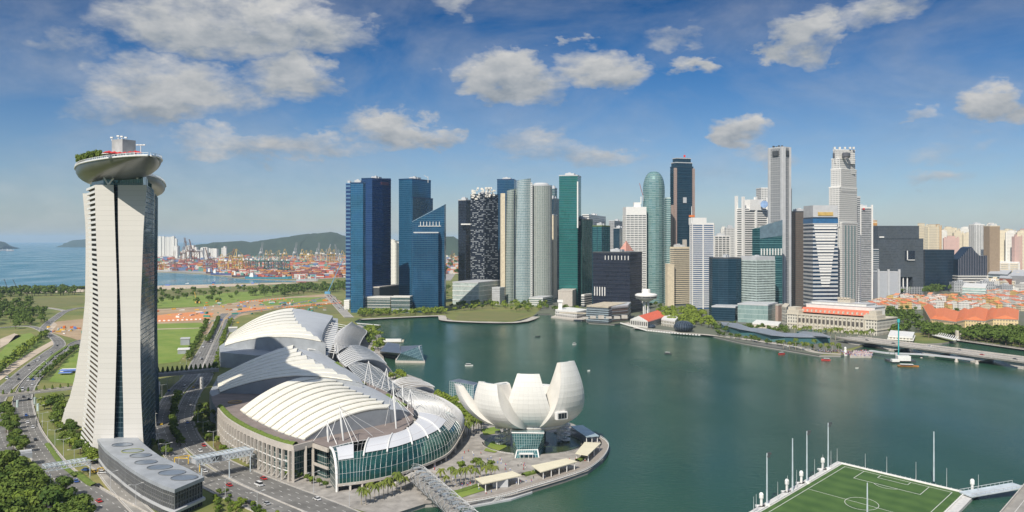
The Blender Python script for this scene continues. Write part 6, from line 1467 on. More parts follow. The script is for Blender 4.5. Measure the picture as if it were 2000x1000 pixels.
block('office_block', 'white terraced block with stacked curved balconies at the right edge', 'building', [(1880, 581), (1925, 583), (1928, 574), (1884, 572)], 26, mat('mint_wall', (.36, .48, .45), .7), (white, 6, 1.4, 1.2), cap=white)
t = block('office_block', 'stacked pale slab-fronted block right of the sail-topped one', 'building', [(1930, 560), (1968, 562), (1976, 552), (1938, 550)], 40, winw, (mat('pale_teal_slab', (.40, .48, .50), .5), 6, 2.6, 3.0), cap=lgrey)
block('office_block', 'cream louvred office block with a cross-shaped white frontage', 'building', [(1934, 548), (1990, 549), (1994, 541), (1938, 540)], 62, cream, (offw, 7, 2.4, 1.6), fin=(offw, 30, 5, 2), cap=white)
block('office_block', 'red brick wedge-shaped block in front of the grey punched one', 'building', [(1952, 566), (1976, 568), (1980, 556), (1956, 556)], 34, mat('red_brick', (.36, .12, .07), .8), None, cap=lgrey)
block('office_block', 'grey block with small square windows at the far right edge', 'building', [(1974, 566), (2030, 570), (2036, 552), (1980, 550)], 40, F('grey_blocks', (.14, .15, .16), (.22, .23, .24)), None, cap=lgrey)
block('office_block', 'white banded low tower between the dark cube and the sail-topped block', 'building', [(1857, 556), (1866, 556), (1868, 550), (1860, 550)], 66, cream, (white, 7, 3, .8), cap=white)
# ---------------------------------------------------------------- container port
CC = [(.42, .08, .04), (.10, .16, .30), (.45, .20, .06), (.50, .48, .44), (.20, .07, .06), (.10, .25, .20), (.55, .50, .42), (.46, .12, .09)]
cm = [mat(f'container_paint_{k}', c, .6, var=.1, scale=.3) for k, c in enumerate(CC)]
cn = ['red', 'blue', 'orange', 'grey', 'maroon', 'green', 'white', 'brick red']; rnd = random.Random(41); CS = []
for k in range(8):
    b = MB()
    for lv in range(rnd.randint(3, 5)):
        for j in range(4): b.box((0, (j-1.5)*2.9, lv*2.7), (rnd.choice((12.2, 12.2, 6.1)), 2.6, 2.62), 0, (k+rnd.choice((0, 0, 0, 3, 4, 6)))%8)
    CS.append(b.build('container_stack', [cm[i] for i in range(8)]))
YARD = [(303, 528), (395, 530), (480, 541), (600, 545), (700, 540), (700, 505), (560, 505), (303, 516)]
k = 0
while k < 300:
    px, py = rnd.uniform(303, 700), rnd.uniform(505, 545)
    if not inpoly(px, py, YARD): continue
    i = rnd.randrange(8); o = CS[i].copy(); COL.objects.link(o); o.location = P(px, py, 2.2); s = 1.5; o.scale = (2.2, 1.6, 1.5); o.rotation_euler = (0, 0, .12)
    tag(o, f'stack of mostly {cn[i]} shipping containers in the port yard', 'containers', 'container stacks in the port yard'); k += 1
b = MB()
for k in range(2600):
    px, py = rnd.uniform(303, 920), rnd.uniform(490, 544)
    if not (inpoly(px, py, YARD) or (px > 670 and py < 535) or (py < 512 and py > 494)): continue
    p = P(px, py, 2.2); b.box(p, (rnd.choice((12, 24, 24, 36)), rnd.choice((8, 12)), rnd.uniform(4, 14)), .12, rnd.randrange(8))
o = b.build('shipping_containers', cm); o['kind'] = 'stuff'
for p_ in CS: bpy.data.objects.remove(p_)
def crane_proto(m_, boom=60, up=False, nm='a'):
    t = thing('quay_crane', '', 'crane', (0, 0, 0)); b = MB()
    for x in (-9, 9):
        for y in (-14, 14): b.beam((x, y, 0), (x, y*.8, 46), 1.8, 1.8)
        b.beam((x, -14, 14), (x, 14, 14), 1.8, 2); b.beam((x, -14, 44), (x, 14, 44), 2, 2.4); b.beam((x, -13, 14), (x, 13, 44), 1.2, 1.2); b.beam((x, -11, 44), (x*.3, -4, 74), 1.5, 1.5)
    for y in (-14, 14): b.beam((-9, y, 12), (9, y, 12), 1.8, 1.8); b.beam((-9, y*.8, 44), (9, y*.8, 44), 1.8, 1.8)
    b.build('frame', m_, t); b = MB(); b.beam((-3, 30, 46), (-3, -14, 46), 1.4, 2.4); b.beam((3, 30, 46), (3, -14, 46), 1.4, 2.4)
    if up: b.beam((-3, -14, 46), (-3, -30, 100), 1.4, 2); b.beam((3, -14, 46), (3, -30, 100), 1.4, 2); b.beam((0, -4, 74), (0, -26, 88), .6, .6)
    else: b.beam((-3, -14, 46), (-3, -boom, 46), 1.4, 2.2); b.beam((3, -14, 46), (3, -boom, 46), 1.4, 2.2); b.beam((0, -4, 74), (0, -boom+6, 47), .7, .7); b.beam((0, -4, 74), (0, 28, 47), .7, .7)
    b.build('boom', m_, t); b = MB(); b.box((0, 12, 47), (9, 13, 7)); b.build('machine_house', white, t); return t
cy = mat('crane_yellow', (.52, .34, .08), .6); cb = mat('crane_brown', (.22, .12, .08), .6); cg = mat('crane_green', (.08, .17, .15), .6); cw = mat('crane_grey', (.34, .35, .36), .6)
KP = [(crane_proto(cy), 'ochre quay crane with its boom lowered'), (crane_proto(cb, up=True), 'rusty brown quay crane with its boom raised'), (crane_proto(cg), 'dark green quay crane with its boom lowered'), (crane_proto(cw, up=True), 'pale grey quay crane with its boom raised')]
Q = [(308, 529, 0, .6), (314, 527, 0, .6), (322, 528, 0, .6), (338, 530, 1, .9), (358, 514, 1, 1.3), (372, 512, 1, 1.5), (382, 512, 1, 1.4), (404, 524, 3, .9), (412, 524, 1, 1), (432, 530, 0, 1), (446, 532, 1, 1), (450, 533, 0, 1), (464, 528, 0, 1.3), (474, 530, 0, 1), (487, 528, 2, 1), (496, 529, 2, 1), (505, 530, 2, 1), (514, 529, 2, 1), (523, 530, 2, 1), (532, 530, 2, 1), (541, 530, 2, 1), (549, 531, 2, 1), (558, 531, 2, 1),
     (510, 512, 3, 1.2), (520, 512, 0, 1), (530, 512, 0, 1), (546, 512, 0, 1), (556, 512, 0, 1.1), (576, 512, 3, 1.2), (590, 513, 0, 1.1), (600, 512, 0, 1), (606, 513, 0, 1), (620, 514, 3, 1.2), (628, 513, 0, 1.1), (636, 514, 3, 1.1), (645, 515, 0, 1.2), (654, 514, 0, 1.1), (662, 515, 3, 1.1), (668, 514, 0, 1), (772, 512, 0, 1), (777, 516, 1, 1.2), (768, 520, 0, .8), (880, 520, 1, .8), (888, 514, 0, .8)]
rnd = random.Random(4)
for x, y, i, s in Q: pr, l = KP[i]; dup(pr, P(x, y, 2.2), rnd.choice((-.7, -.5, .5, .6, 1.2)), s, l+(' on the near quay' if y > 520 else ' on the far quay'), 'quay cranes of the container port')
for p_, l_ in KP: hide_proto(p_)
def ship(px, py, L_, hullc, label, rz, cargo, red=True):
    p = P(px, py, 0); t = thing('cargo_ship', label, 'ship', p); w = L_*.14; n = 14; b = MB(); b2 = MB(); C_, S_ = cos(rz), sin(rz)
    def tr(x, y, z): return V(p.x+C_*x-S_*y, p.y+S_*x+C_*y, z)
    rows = []
    for k in range(n+1):
        u = k/n; hw = w/2*min(1, (1-abs(2*u-1)**5)**.6 if u > .5 else 1-.25*(1-u*2)**4); hw = max(hw, .3); sh = 9+4*max(0, u-.8)*5+1.5*(u < .1); x = (u-.5)*L_
        rows.append([tr(x, -hw*.85, -1), tr(x, -hw*.95, 2.5), tr(x, -hw, sh), tr(x, hw, sh), tr(x, hw*.95, 2.5), tr(x, hw*.85, -1)])
    b.grid([r[1:5] for r in rows]); b.face([q for q in rows[0][1:5]][::-1]); b.build('hull', hullc, t)
    b2.grid([r[0:2] for r in rows]); b2.grid([r[4:6] for r in rows]); b2.build('boot_topping', mat('red_lead', (.40, .07, .05), .7) if red else hullc, t)
    b = MB(); x0 = -L_*.36
    for k in range(4): q = tr(x0, 0, 9+k*3.6); b.box(q, (L_*.09*(1-k*.12), w*.8*(1-k*.1), 3.6), rz)
    b.build('bridge_house', white, t)
    if cargo:
        b = MB(); rr = random.Random(int(px)); k = -L_*.26
        while k < L_*.38: 
            for j in range(3): q = tr(k, (j-1)*w*.28, 9.4); b.box(q, (11, w*.25, rr.uniform(3, 9)), rz, rr.randrange(8))
            k += 12.4
        b.build('deck_cargo', cm, t)
    else:
        b = MB()
        for u in (-.1, .15, .38): q = tr(u*L_, 0, 9); b.beam(q, q+V(0, 0, 15), 1.2); b.beam(q+V(0, 0, 12), tr(u*L_+12, 0, 18), .8)
        b.build('deck_crane', offw, t)
hb = mat('hull_blue', (.05, .09, .22), .5); hc = mat('hull_cyan', (.04, .22, .30), .5); hgy = mat('hull_grey', (.42, .42, .42), .5); hdk = mat('hull_dark', (.07, .05, .06), .6)
ship(314, 531.5, 100, hgy, 'pale grey cargo ship with a red waterline by the hotel tower', -.05, False)
ship(424, 535.5, 90, hdk, 'long dark laden barge ahead of the blue freighter', -.08, False); ship(440, 538, 115, hb, 'blue freighter with a white bridge moored at the near quay', -.12, True)
ship(474, 542.5, 80, hdk, 'small dark coaster behind the cyan container ship', -.1, False); ship(525, 546, 165, hc, 'large cyan container ship lying below the green cranes', -.06, True)
for i, (x, y, L_) in enumerate([(8, 489, 200), (20, 490, 90), (600, 551, 70), (2, 476, 300)]): ship(x, y, L_, hgy, ['long pale freighter out at sea near the left edge', 'small pale ship out at sea', 'low grey barge under the near cranes', 'distant pale ship below the left island'][i], .1, False)
# ================================================================ trees
def leaf_mat(name, c1, c2):
    m_ = bpy.data.materials.new(name); m_.use_nodes = True; nt = m_.node_tree; N = nt.nodes; L = nt.links; b = N['Principled BSDF']; b.inputs['Roughness'].default_value = .75; b.inputs['Specular IOR Level'].default_value = .25
    oi = N.new('ShaderNodeObjectInfo'); tc = N.new('ShaderNodeTexCoord'); ns = N.new('ShaderNodeTexNoise'); ns.inputs['Scale'].default_value = .5; ns.inputs['Detail'].default_value = 4; L.new(tc.outputs['Object'], ns.inputs['Vector'])
    a = N.new('ShaderNodeMath'); a.operation = 'MULTIPLY_ADD'; L.new(oi.outputs['Random'], a.inputs[0]); a.inputs[1].default_value = .6; L.new(ns.outputs['Fac'], a.inputs[2])
    mr = N.new('ShaderNodeMapRange'); mr.inputs[1].default_value = .35; mr.inputs[2].default_value = 1.15; L.new(a.outputs[0], mr.inputs[0])
    mx = N.new('ShaderNodeMix'); mx.data_type = 'RGBA'; L.new(mr.outputs[0], mx.inputs[0]); mx.inputs[6].default_value = (*c1, 1); mx.inputs[7].default_value = (*c2, 1); L.new(mx.outputs[2], b.inputs['Base Color']); return m_
leafm = leaf_mat('leaves', (.034, .072, .010), (.12, .165, .025)); leafb = leaf_mat('bright_leaves', (.07, .125, .012), (.18, .23, .03)); palmm = leaf_mat('palm_leaves', (.06, .10, .015), (.15, .17, .03))
def crown(b, rnd, r, h, z0, nl, per, lq, mi=0, cen=(0, 0, 0)):
    """leaf clumps: small tilted faces spread over and through a cluster of uneven lobes"""
    for k in range(nl):
        a = rnd.uniform(0, 2*pi); d = r*rnd.uniform(.1, .72)*(k > 0); lz = z0+h*rnd.uniform(.25, .8); lr = r*rnd.uniform(.32, .55); lx, ly = d*cos(a)+cen[0], d*sin(a)+cen[1]
        for j in range(per):
            u = rnd.uniform(-.55, 1); t = rnd.uniform(0, 2*pi); s = sqrt(max(0, 1-u*u)); k2 = rnd.uniform(.72, 1.08)
            n = Vector((s*cos(t), s*sin(t), u)); p = Vector((lx, ly, lz+cen[2]))+Vector((n.x*lr, n.y*lr, n.z*lr*.72))*k2
            n = (n+Vector((rnd.uniform(-.6, .6), rnd.uniform(-.6, .6), rnd.uniform(-.3, .7)))).normalized(); x = n.orthogonal().normalized(); y = n.cross(x); q = lq*rnd.uniform(.6, 1.3); an = rnd.uniform(0, pi); x, y = x*cos(an)+y*sin(an), y*cos(an)-x*sin(an)
            b.face([p-x*q-y*q*.6, p+x*q-y*q*.5, p+x*q*.8+y*q*.7, p-x*q*.7+y*q*.6], [(0, 0)]*4, mi)
def tree_proto(seed, r, h, lm, nl=9, per=85, lq=.55):
    rnd = random.Random(seed); t = thing('tree', '', 'tree', (0, 0, 0)); b = MB(); b.tube((0, 0, -.2), (.1, 0, h*.45), .38, .24, 6, caps=False)
    for k in range(4): a = k*1.6+rnd.random(); b.tube((.1, 0, h*.3+k*.5), (r*.5*cos(a), r*.5*sin(a), h*.68), .18, .06, 5, caps=False)
    b.build('trunk', bark, t); b = MB(); crown(b, rnd, r, h*.72, h*.28, nl, per, lq); b.build('crown', lm, t); return t
TP = [tree_proto(1, 5.2, 10, leafm), tree_proto(2, 4.6, 9.2, leafm, 8, 90), tree_proto(3, 5.8, 9.5, leafm, 11, 80), tree_proto(4, 4.2, 8.0, leafb, 8, 80), tree_proto(5, 5.0, 8.6, leafb, 9, 80)]
PLAN = []
def zone(poly, n, label, kinds=(0, 1, 2), s=(.8, 1.2), seed=0, gap=4.5, z=2.0):
    rnd = random.Random(seed+len(poly)*n); xs = [p[0] for p in poly]; ys = [p[1] for p in poly]; W_ = [P(x, y, z) for x, y in poly]; wp = [(p.x, p.y) for p in W_]
    X0, X1, Y0, Y1 = min(p[0] for p in wp), max(p[0] for p in wp), min(p[1] for p in wp), max(p[1] for p in wp); k = t = 0; got = []
    while k < n and t < n*40:
        t += 1; x, y = rnd.uniform(X0, X1), rnd.uniform(Y0, Y1)
        if not inpoly(x, y, wp) or any((x-a)**2+(y-c)**2 < gap*gap for a, c in got): continue
        got.append((x, y)); PLAN.append((V(x, y, z), rnd.uniform(*s), rnd.choice(kinds), label, rnd.uniform(0, 6.28))); k += 1
def row(pts, step, label, kinds=(0, 1), s=(.7, .9), jit=.6, z=2.0, seed=1):
    rnd = random.Random(seed+len(pts))
    for p in resample([P(x, y, z) for x, y in pts], step): PLAN.append((p+V(rnd.uniform(-jit, jit), rnd.uniform(-jit, jit), 0), rnd.uniform(*s), rnd.choice(kinds), label, rnd.uniform(0, 6.28)))
zone([(-30, 912), (30, 915), (70, 940), (95, 975), (120, 1000), (150, 1060), (-40, 1060)], 58, 'broad tree in the dense grove filling the near left corner', (0, 2, 3), (1.0, 1.5), 3, 4.6)
zone([(120, 968), (150, 985), (165, 1010), (170, 1050), (120, 1030)], 9, 'dark round tree at the grove edge beside the expressway', (1,), (1.1, 1.4), 4, 4)
zone([(95, 822), (118, 815), (150, 850), (172, 872), (182, 912), (168, 900), (140, 880), (118, 862)], 30, 'tree in the garden between expressway and nearest hotel tower', (0, 1, 4), (.7, 1.05), 5, 3.6)
zone([(70, 790), (120, 785), (128, 805), (105, 815), (92, 812)], 14, 'tree behind the footbridge beside the flared hotel leg', (0, 1, 4), (.7, 1.0), 6, 4)
zone([(4, 800), (26, 800), (29, 840), (52, 884), (28, 890), (12, 850)], 26, 'tree on the strip between the two left carriageways', (0, 1), (.7, 1.0), 7, 4)
zone([(-10, 600), (40, 596), (95, 612), (96, 630), (30, 645), (-10, 640)], 75, 'tree in the dark wood left of the road fork', (0, 1, 2), (1.2, 1.7), 8, 9)
row([(-10, 735), (40, 695), (70, 670), (92, 655)], 8, 'small tree along the edge of the left field', (0, 4), (.7, 1.1), 3)
row([(80, 742), (110, 715), (150, 683)], 8, 'small tree in the row right of the left dual carriageway', (0, 1), (.6, .9), 1)
zone([(482, 570), (560, 565), (680, 556), (684, 570), (600, 574), (560, 580), (490, 580)], 120, 'tree in the belt between open fields and harbour', (0, 1, 2), (1.3, 2.1), 10, 12)
zone([(303, 570), (480, 562), (470, 592), (303, 598)], 44, 'scattered tree on the open fields', (0, 1, 2), (1.0, 1.6), 11, 25)
zone([(-10, 584), (60, 580), (60, 596), (-10, 600)], 14, 'scattered tree on the left fields', (0, 1, 2), (1.2, 1.8), 12, 16)
row([(-20, 577), (40, 574), (100, 574), (168, 571)], 8, 'tree in the dark belt before the left beach', (0, 2), (1.8, 2.5), 6)
row([(-20, 581), (40, 578), (100, 578), (150, 575)], 9, 'tree in the dark belt before the left beach', (0, 2), (1.7, 2.3), 8)
row([(427, 624), (420, 642), (412, 658), (405, 670)], 5, 'clipped tree on the median beyond the footbridge', (0, 1), (.6, .75), .4)
row([(404, 630), (398, 646), (388, 664), (376, 688), (366, 706)], 7, 'tree along the left kerb of the avenue beyond the footbridge', (0, 1), (.5, .9), 2)
row([(452, 628), (440, 650), (434, 675), (425, 705), (416, 735)], 7, 'tree along the far halls side of the avenue', (0, 1, 3), (.5, .8), 1)
row([(349, 775), (340, 800), (336, 820), (340, 850), (352, 872)], 5, 'tree on the curved median between the carriageways', (0, 1, 3), (.55, .75), 1)
zone([(284, 775), (300, 770), (296, 830), (304, 870), (290, 880), (286, 840)], 18, 'tree between the nearest hotel tower and the avenue', (0, 1, 3), (.55, .9), 13, 4)
zone([(381, 800), (408, 790), (412, 830), (425, 868), (400, 872), (384, 845)], 24, 'tree between the avenue and the near hall colonnade', (0, 1, 3), (.5, .8), 14, 4)
zone([(304, 868), (330, 880), (335, 900), (318, 890)], 5, 'small tree beside the lobby hall roof', (3, 0), (.5, .7), 14, 4)
row([(432, 880), (470, 895), (500, 905), (540, 920), (580, 935), (640, 955)], 6.5, 'small street tree before the near hall colonnade', (3, 0), (.42, .6), .8)
row([(450, 888), (490, 903), (540, 922), (575, 936)], 9, 'small street tree before the near hall colonnade', (3, 0), (.4, .55), 1.5)
zone([(716, 645), (742, 650), (750, 672), (744, 692), (722, 694), (714, 670)], 26, 'tree in the clump between far canopy and crystal pavilion', (0, 3, 4), (.9, 1.3), 15, 5.5)
row([(762, 742), (780, 736), (790, 745), (776, 752)], 6, 'tree on the round plaza by the arcade', (3, 4), (.7, .9), 1)
zone([(846, 772), (870, 784), (905, 800), (945, 812), (940, 835), (915, 826), (890, 805), (860, 790)], 34, 'bright green tree between arcade and lotus museum', (3, 4, 4), (.7, 1.0), 16, 4.2)
for i, (x, y, k) in enumerate([(903, 918, 3), (930, 914, 0), (957, 918, 1)]): PLAN.append((P(x, y, 2.2), .75, k, ['light green round tree nearest the arcade on the museum plaza', 'middle dark round tree on the museum plaza', 'dark tree nearest the lotus museum on the plaza'][i], 1.0))
zone([(700, 610), (870, 607), (872, 614), (702, 621)], 90, 'tree in the row before the blue towers', (0, 3, 4), (.9, 1.3), 17, 8)
zone([(872, 600), (960, 592), (1070, 588), (1075, 606), (1040, 612), (960, 603), (880, 610)], 80, 'tree on the promontory before the curved residences', (0, 3, 4), (.9, 1.4), 18, 9)
zone([(1285, 614), (1310, 606), (1345, 606), (1392, 626), (1395, 642), (1340, 642), (1300, 634)], 62, 'bright green tree in the park behind the glass globe', (3, 4, 4), (1.2, 1.7), 19, 7)
zone([(1240, 600), (1290, 597), (1300, 606), (1250, 612)], 10, 'tree behind the round lookout restaurant', (0, 4), (1.0, 1.4), 20, 8)
row([(1400, 655), (1450, 664), (1520, 676), (1590, 685), (1640, 685)], 11, 'quayside tree before the folded-roof restaurant', (0, 1), (.7, 1.0), 3)
zone([(1690, 622), (1720, 612), (1790, 618), (1800, 650), (1780, 662), (1740, 655), (1700, 650)], 62, 'broad tree between colonial hotel and yellow museum', (0, 1, 2), (1.2, 1.8), 21, 8)
zone([(1800, 648), (1850, 652), (1880, 655), (1990, 655), (2030, 660), (2030, 688), (1960, 675), (1880, 664), (1810, 660)], 120, 'broad dark tree in the riverside park at the right edge', (0, 2, 1), (1.3, 1.9), 22, 8)
zone([(1640, 590), (1700, 580), (1850, 575), (1860, 562), (1810, 556), (1700, 570), (1640, 578)], 120, 'tree in the hill park behind the downtown towers', (0, 2, 1), (1.4, 2.2), 23, 12)
zone([(1800, 560), (1880, 548), (1935, 556), (1900, 566), (1840, 574)], 40, 'tree in the hill park below the sail-topped block', (0, 2), (1.6, 2.4), 24, 14)
zone([(870, 585), (975, 570), (890, 555), (865, 560)], 26, 'tree beyond the dotted black towers', (0, 2), (1.3, 1.9), 25, 12)
zone([(765, 575), (782, 575), (782, 545), (762, 545)], 14, 'tree seen between the blue tower pairs', (0, 2), (1.2, 1.8), 25, 12)
row([(1690, 607), (1790, 607), (1880, 611)], 14, 'tree on the street before the shophouses', (0, 1), (.8, 1.2), 2)
zone([(412, 968), (440, 966), (540, 1002), (560, 1030), (430, 1030)], 50, 'shrub below the elevated avenue at the bottom edge', (0, 3, 4), (.3, .5), 31, 2)
zone([(1395, 640), (1460, 640), (1540, 648), (1535, 656), (1470, 648), (1400, 650)], 26, 'tree behind the folded-roof restaurant', (0, 1), (.9, 1.3), 32, 7)
zone([(1080, 606), (1130, 604), (1150, 612), (1090, 612)], 16, 'tree behind the white pier building', (0, 3), (.9, 1.2), 33, 7)
PLAN.sort(key=lambda q: q[0].y)
for p, s, k, lab, rz in PLAN[:300]: dup(TP[k], p, rz, (s, s, s*(.9+.2*((rz*7) % 1))), lab, 'trees: '+lab)
def stuff_trees(name, lst, lm, nl=6, per=26, lq=1.5):
    b = MB(); rnd = random.Random(77)
    for p, s, k, lab, rz in lst:
        crown(b, rnd, 5.2*s, 7*s, 2.6*s, nl, per, lq*s*.6, 0, p); b.tube(p, p+V(0, 0, 4*s), .4*s, .2*s, 5, 1, False)
    o = b.build(name, [lm, bark]); o['kind'] = 'stuff'
rest = PLAN[300:]
stuff_trees('distant_trees', [q for q in rest if q[2] in (0, 1, 2)], leafm); stuff_trees('distant_bright_trees', [q for q in rest if q[2] in (3, 4)], leafb)
def forest(name, poly, n, s, seed):
    rnd = random.Random(seed); W_ = [(P(x, y, 2).x, P(x, y, 2).y) for x, y in poly]; lst = []; X0, X1, Y0, Y1 = min(p[0] for p in W_), max(p[0] for p in W_), min(p[1] for p in W_), max(p[1] for p in W_)
    while len(lst) < n:
        x, y = rnd.uniform(X0, X1), rnd.uniform(Y0, Y1)
        if inpoly(x, y, W_): lst.append((V(x, y, 2), rnd.uniform(*s), 0, '', 0))
    stuff_trees(name, lst, leafm, 4, 16, 2.4)
forest('distant_wood', [(1700, 530), (2020, 530), (2010, 495), (1700, 495)], 260, (2.4, 4.5), 5)
forest('distant_wood', [(690, 535), (1100, 545), (1100, 505), (690, 500)], 160, (2, 3.5), 6)
row_ = []
# hedge strips and shrubs
def hedge_run(pts, w, h, label, z=2.2, mt=None):
    c = resample([P(x, y, z) for x, y in pts], 1.5); rnd = random.Random(len(c)); b = MB(); rows = []
    for i, p in enumerate(c):
        s = side(c, i); rows.append([p+s*w/2*q+V(0, 0, hh*h*rnd.uniform(.8, 1.2)) for q, hh in ((-1, 0), (-.95, .8), (-.4, 1.05), (.3, 1.0), (.95, .75), (1, 0))])
    b.grid(rows, 0, True); o = b.build('hedge', mt or hedge_m); tag(o, label, 'hedge')
hedge_run([(56, 742), (80, 718), (105, 695), (130, 678)], 4, 1.6, 'long dark hedge on the median of the left dual carriageway')
hedge_run([(92, 868), (120, 908), (150, 932)], 3, 1, 'low hedge strip along the right side of the expressway')
hedge_run([(62, 905), (84, 930), (108, 955)], 3.5, 1.2, 'green planting between the near left road and the expressway')
hedge_run([(150, 925), (175, 945), (186, 950)], 4, 1.3, 'planted island by the taxi stand below the hotel tower')
hedge_run([(424, 868), (432, 880), (440, 890)], 5, 1.5, 'dark red and green planting beside the avenue kerb', mt=mat('red_planting', (.13, .06, .03), .9, col2=(.10, .12, .03), scale=.5))
hedge_run([(880, 964), (905, 958), (935, 948)], 4, .8, 'bright grass strip left of the nearest promenade canopy')
hedge_run([(1022, 930), (1040, 925), (1052, 921)], 3.5, 1.6, 'rounded hedge between the first two promenade canopies')
hedge_run([(1128, 902), (1140, 896)], 3.5, 1.6, 'rounded hedge between the second and third promenade canopies')
hedge_run([(657, 712), (672, 728), (690, 742), (712, 756)], 4, 2.6, 'green roof planting beside the middle fan roof', z=21)
hedge_run([(757, 775), (775, 788), (795, 798)], 3, 2.2, 'green roof planting inside the ribbed curve', z=21)
# palms
def palm_proto(seed, h=9, n=13, r=3.2):
    rnd = random.Random(seed); t = thing('palm_tree', '', 'palm tree', (0, 0, 0)); b = MB(); b.tube((0, 0, -.2), (.15, 0, h), .26, .17, 6, caps=False); b.build('trunk', mat('palm_bark', (.33, .29, .23), .9), t); b = MB()
    for k in range(n):
        a = 2*pi*k/n+rnd.uniform(-.2, .2); up = rnd.uniform(.1, .9); d = V(cos(a), sin(a), 0); s = V(-sin(a), cos(a), 0); prev = None
        for j in range(6):
            u = j/5; p = V(.15, 0, h)+d*r*u+V(0, 0, r*(up*u-1.25*u*u)); w = .62*sin(pi*min(1, u*.85+.12))+.06; q = (p-s*w-V(0, 0, w*.5), p, p+s*w-V(0, 0, w*.5))
            if prev: b.face([prev[0], q[0], q[1], prev[1]]); b.face([prev[1], q[1], q[2], prev[2]])
            prev = q
    b.build('fronds', palmm, t); return t
PP = [palm_proto(1), palm_proto(2, 8, 12, 2.9), palm_proto(3, 10, 14, 3.3)]
def palms(pts, label, grp, s=(.85, 1.1), z=2.2):
    rnd = random.Random(len(pts))
    for i, (x, y) in enumerate(pts): dup(PP[i % 3], P(x, y, z), rnd.uniform(0, 6), rnd.uniform(*s), label.replace('#', nth(i+1)), grp)
palms([(706+8.6*k, 986-3.0*k+(k % 2)*3) for k in range(11)], '# palm from the left in the row left of the lattice bridge', 'palms left of the lattice footbridge')
palms([(862+k*9.5, 948-1.5*k+(k % 2)*8) for k in range(12)], '# palm from the left in the rows right of the lattice bridge', 'palms right of the lattice footbridge')
palms([(905+k*5, 852-2.2*k+(k % 2)*5) for k in range(9)], '# palm from the left in the avenue behind the museum plaza', 'palms behind the museum plaza', (1.0, 1.3))
palms([(1552+k*10, 655+k*.7+(k % 3)*2) for k in range(16)], '# palm from the left in front of the colonial hotel', 'palms before the colonial hotel', (1.3, 1.8))
palms([(1530+k*12, 682+k*.8) for k in range(10)], '# palm from the left on the quay below the colonial hotel', 'palms on the quay', (1.1, 1.5))
palms([(402+k*7, 808+k*9) for k in range(5)], '# pale palm from the back beside the colonnade corner', 'palms beside the colonnade', (.8, 1.0))
for p in PP: hide_proto(p)
# roof park greenery and footbridge trees
rnd = random.Random(8); rp = [(151, 299, 562), (154, 302, 560), (157, 301, 556), (161, 298, 552), (165, 299, 549), (169, 298, 545), (173, 299, 541), (178, 300, 537), (183, 299, 534), (188, 300, 530), (153, 312, 564), (152, 321, 566), (156, 310, 560)]
for i, (x, y, Y_) in enumerate(rp):
    k = 1 if i % 2 else 0; z = SPZ if i < 10 else SPZ-1.5; X_ = XP(x+4, Y_); dup(TP[k], (X_, Y_, z-.8), i, (.6, .6, .85), 'small tree in the clump at the left end of the roof park', 'trees on the roof park')
def link_bridge():
    t = thing('footbridge', 'concrete footbridge with clipped trees between the hotel tower and the halls', 'footbridge', P(350, 760, 2)); a, c = P(300, 733, 14), P(424, 722, 14); b = MB(); b.beam(a, c, 11, 2.6); b.build('deck', mat('bridge_concrete', (.34, .33, .32), .7), t); b = MB(); s = (c-a).normalized().cross(V(0, 0, 1))
    for o in (-5.3, 5.3): b.beam(a+s*o+V(0, 0, 1.6), c+s*o+V(0, 0, 1.6), .4, 1.2)
    b.build('parapet', lgrey, t); b = MB()
    for x, y in ((309, 770), (394, 760)): p = P(x, y, 2); b.tube(p, V(p.x, p.y, 13), 1.6, None, 12)
    b.build('column', white, t); p = P(291, 776, 2); b = MB(); b.box(p, (8, 8, 15)); b.build('stair_tower', lgrey, t)
    return a, c
la, lc = link_bridge()
def conif(lm):
    t = thing('clipped_tree', '', 'tree', (0, 0, 0)); b = MB(); b.tube((0, 0, 0), (0, 0, 1.2), .15, .1, 5); b.build('trunk', bark, t); b = MB(); rnd = random.Random(3)
    for j in range(240):
        u = rnd.random(); a = rnd.uniform(0, 6.28); r = 1.35*(1-u)**.6*sin(min(1, u*6+.3)*pi/2)*rnd.uniform(.8, 1.1); p = V(r*cos(a), r*sin(a), .7+4.1*u); n = V(cos(a), sin(a), .4).normalized(); x = n.orthogonal()*.32; y = n.cross(x).normalized()*.32; b.face([p-x-y, p+x-y, p+x+y, p-x+y])
    b.build('crown', lm, t); return t
cf = conif(leafm)
for k in range(13): dup(cf, la.lerp(lc, (k+.7)/13.6)+V(0, 2.5, 1.4), k, 1.1, f'{nth(k+1)} clipped cone tree from the left on the right footbridge', 'clipped trees on the right footbridge')
t = thing('footbridge', 'plain concrete footbridge with small trees crossing the left expressway', 'footbridge', P(70, 778, 2)); fa, fc = P(-30, 777, 8.5), P(146, 758, 8.5); b = MB(); b.beam(fa, fc, 6.5, 1.3); b.build('deck', mat('bridge_concrete', (.34, .33, .32)), t); b = MB(); s = (fc-fa).normalized().cross(V(0, 0, 1))
for o in (-3.1, 3.1): b.beam(fa+s*o+V(0, 0, 1.2), fc+s*o+V(0, 0, 1.2), .3, 1.1)
b.build('parapet', kerbm, t); b = MB()
for x, y in ((9, 800), (34, 796), (68, 790), (74, 803)): p = P(x, y, 2); b.tube(p, V(p.x, p.y, 8), .9, None, 10)
b.build('column', mat('pale_teal_column', (.45, .56, .54), .5), t)
for k in range(9): dup(cf, fa.lerp(fc, (k+2)/11)+V(0, 1.8, 1.0), k, .8, f'{nth(k+1)} small round tree from the left on the left footbridge', 'small trees on the left footbridge')
hide_proto(cf)
for p in TP: hide_proto(p)
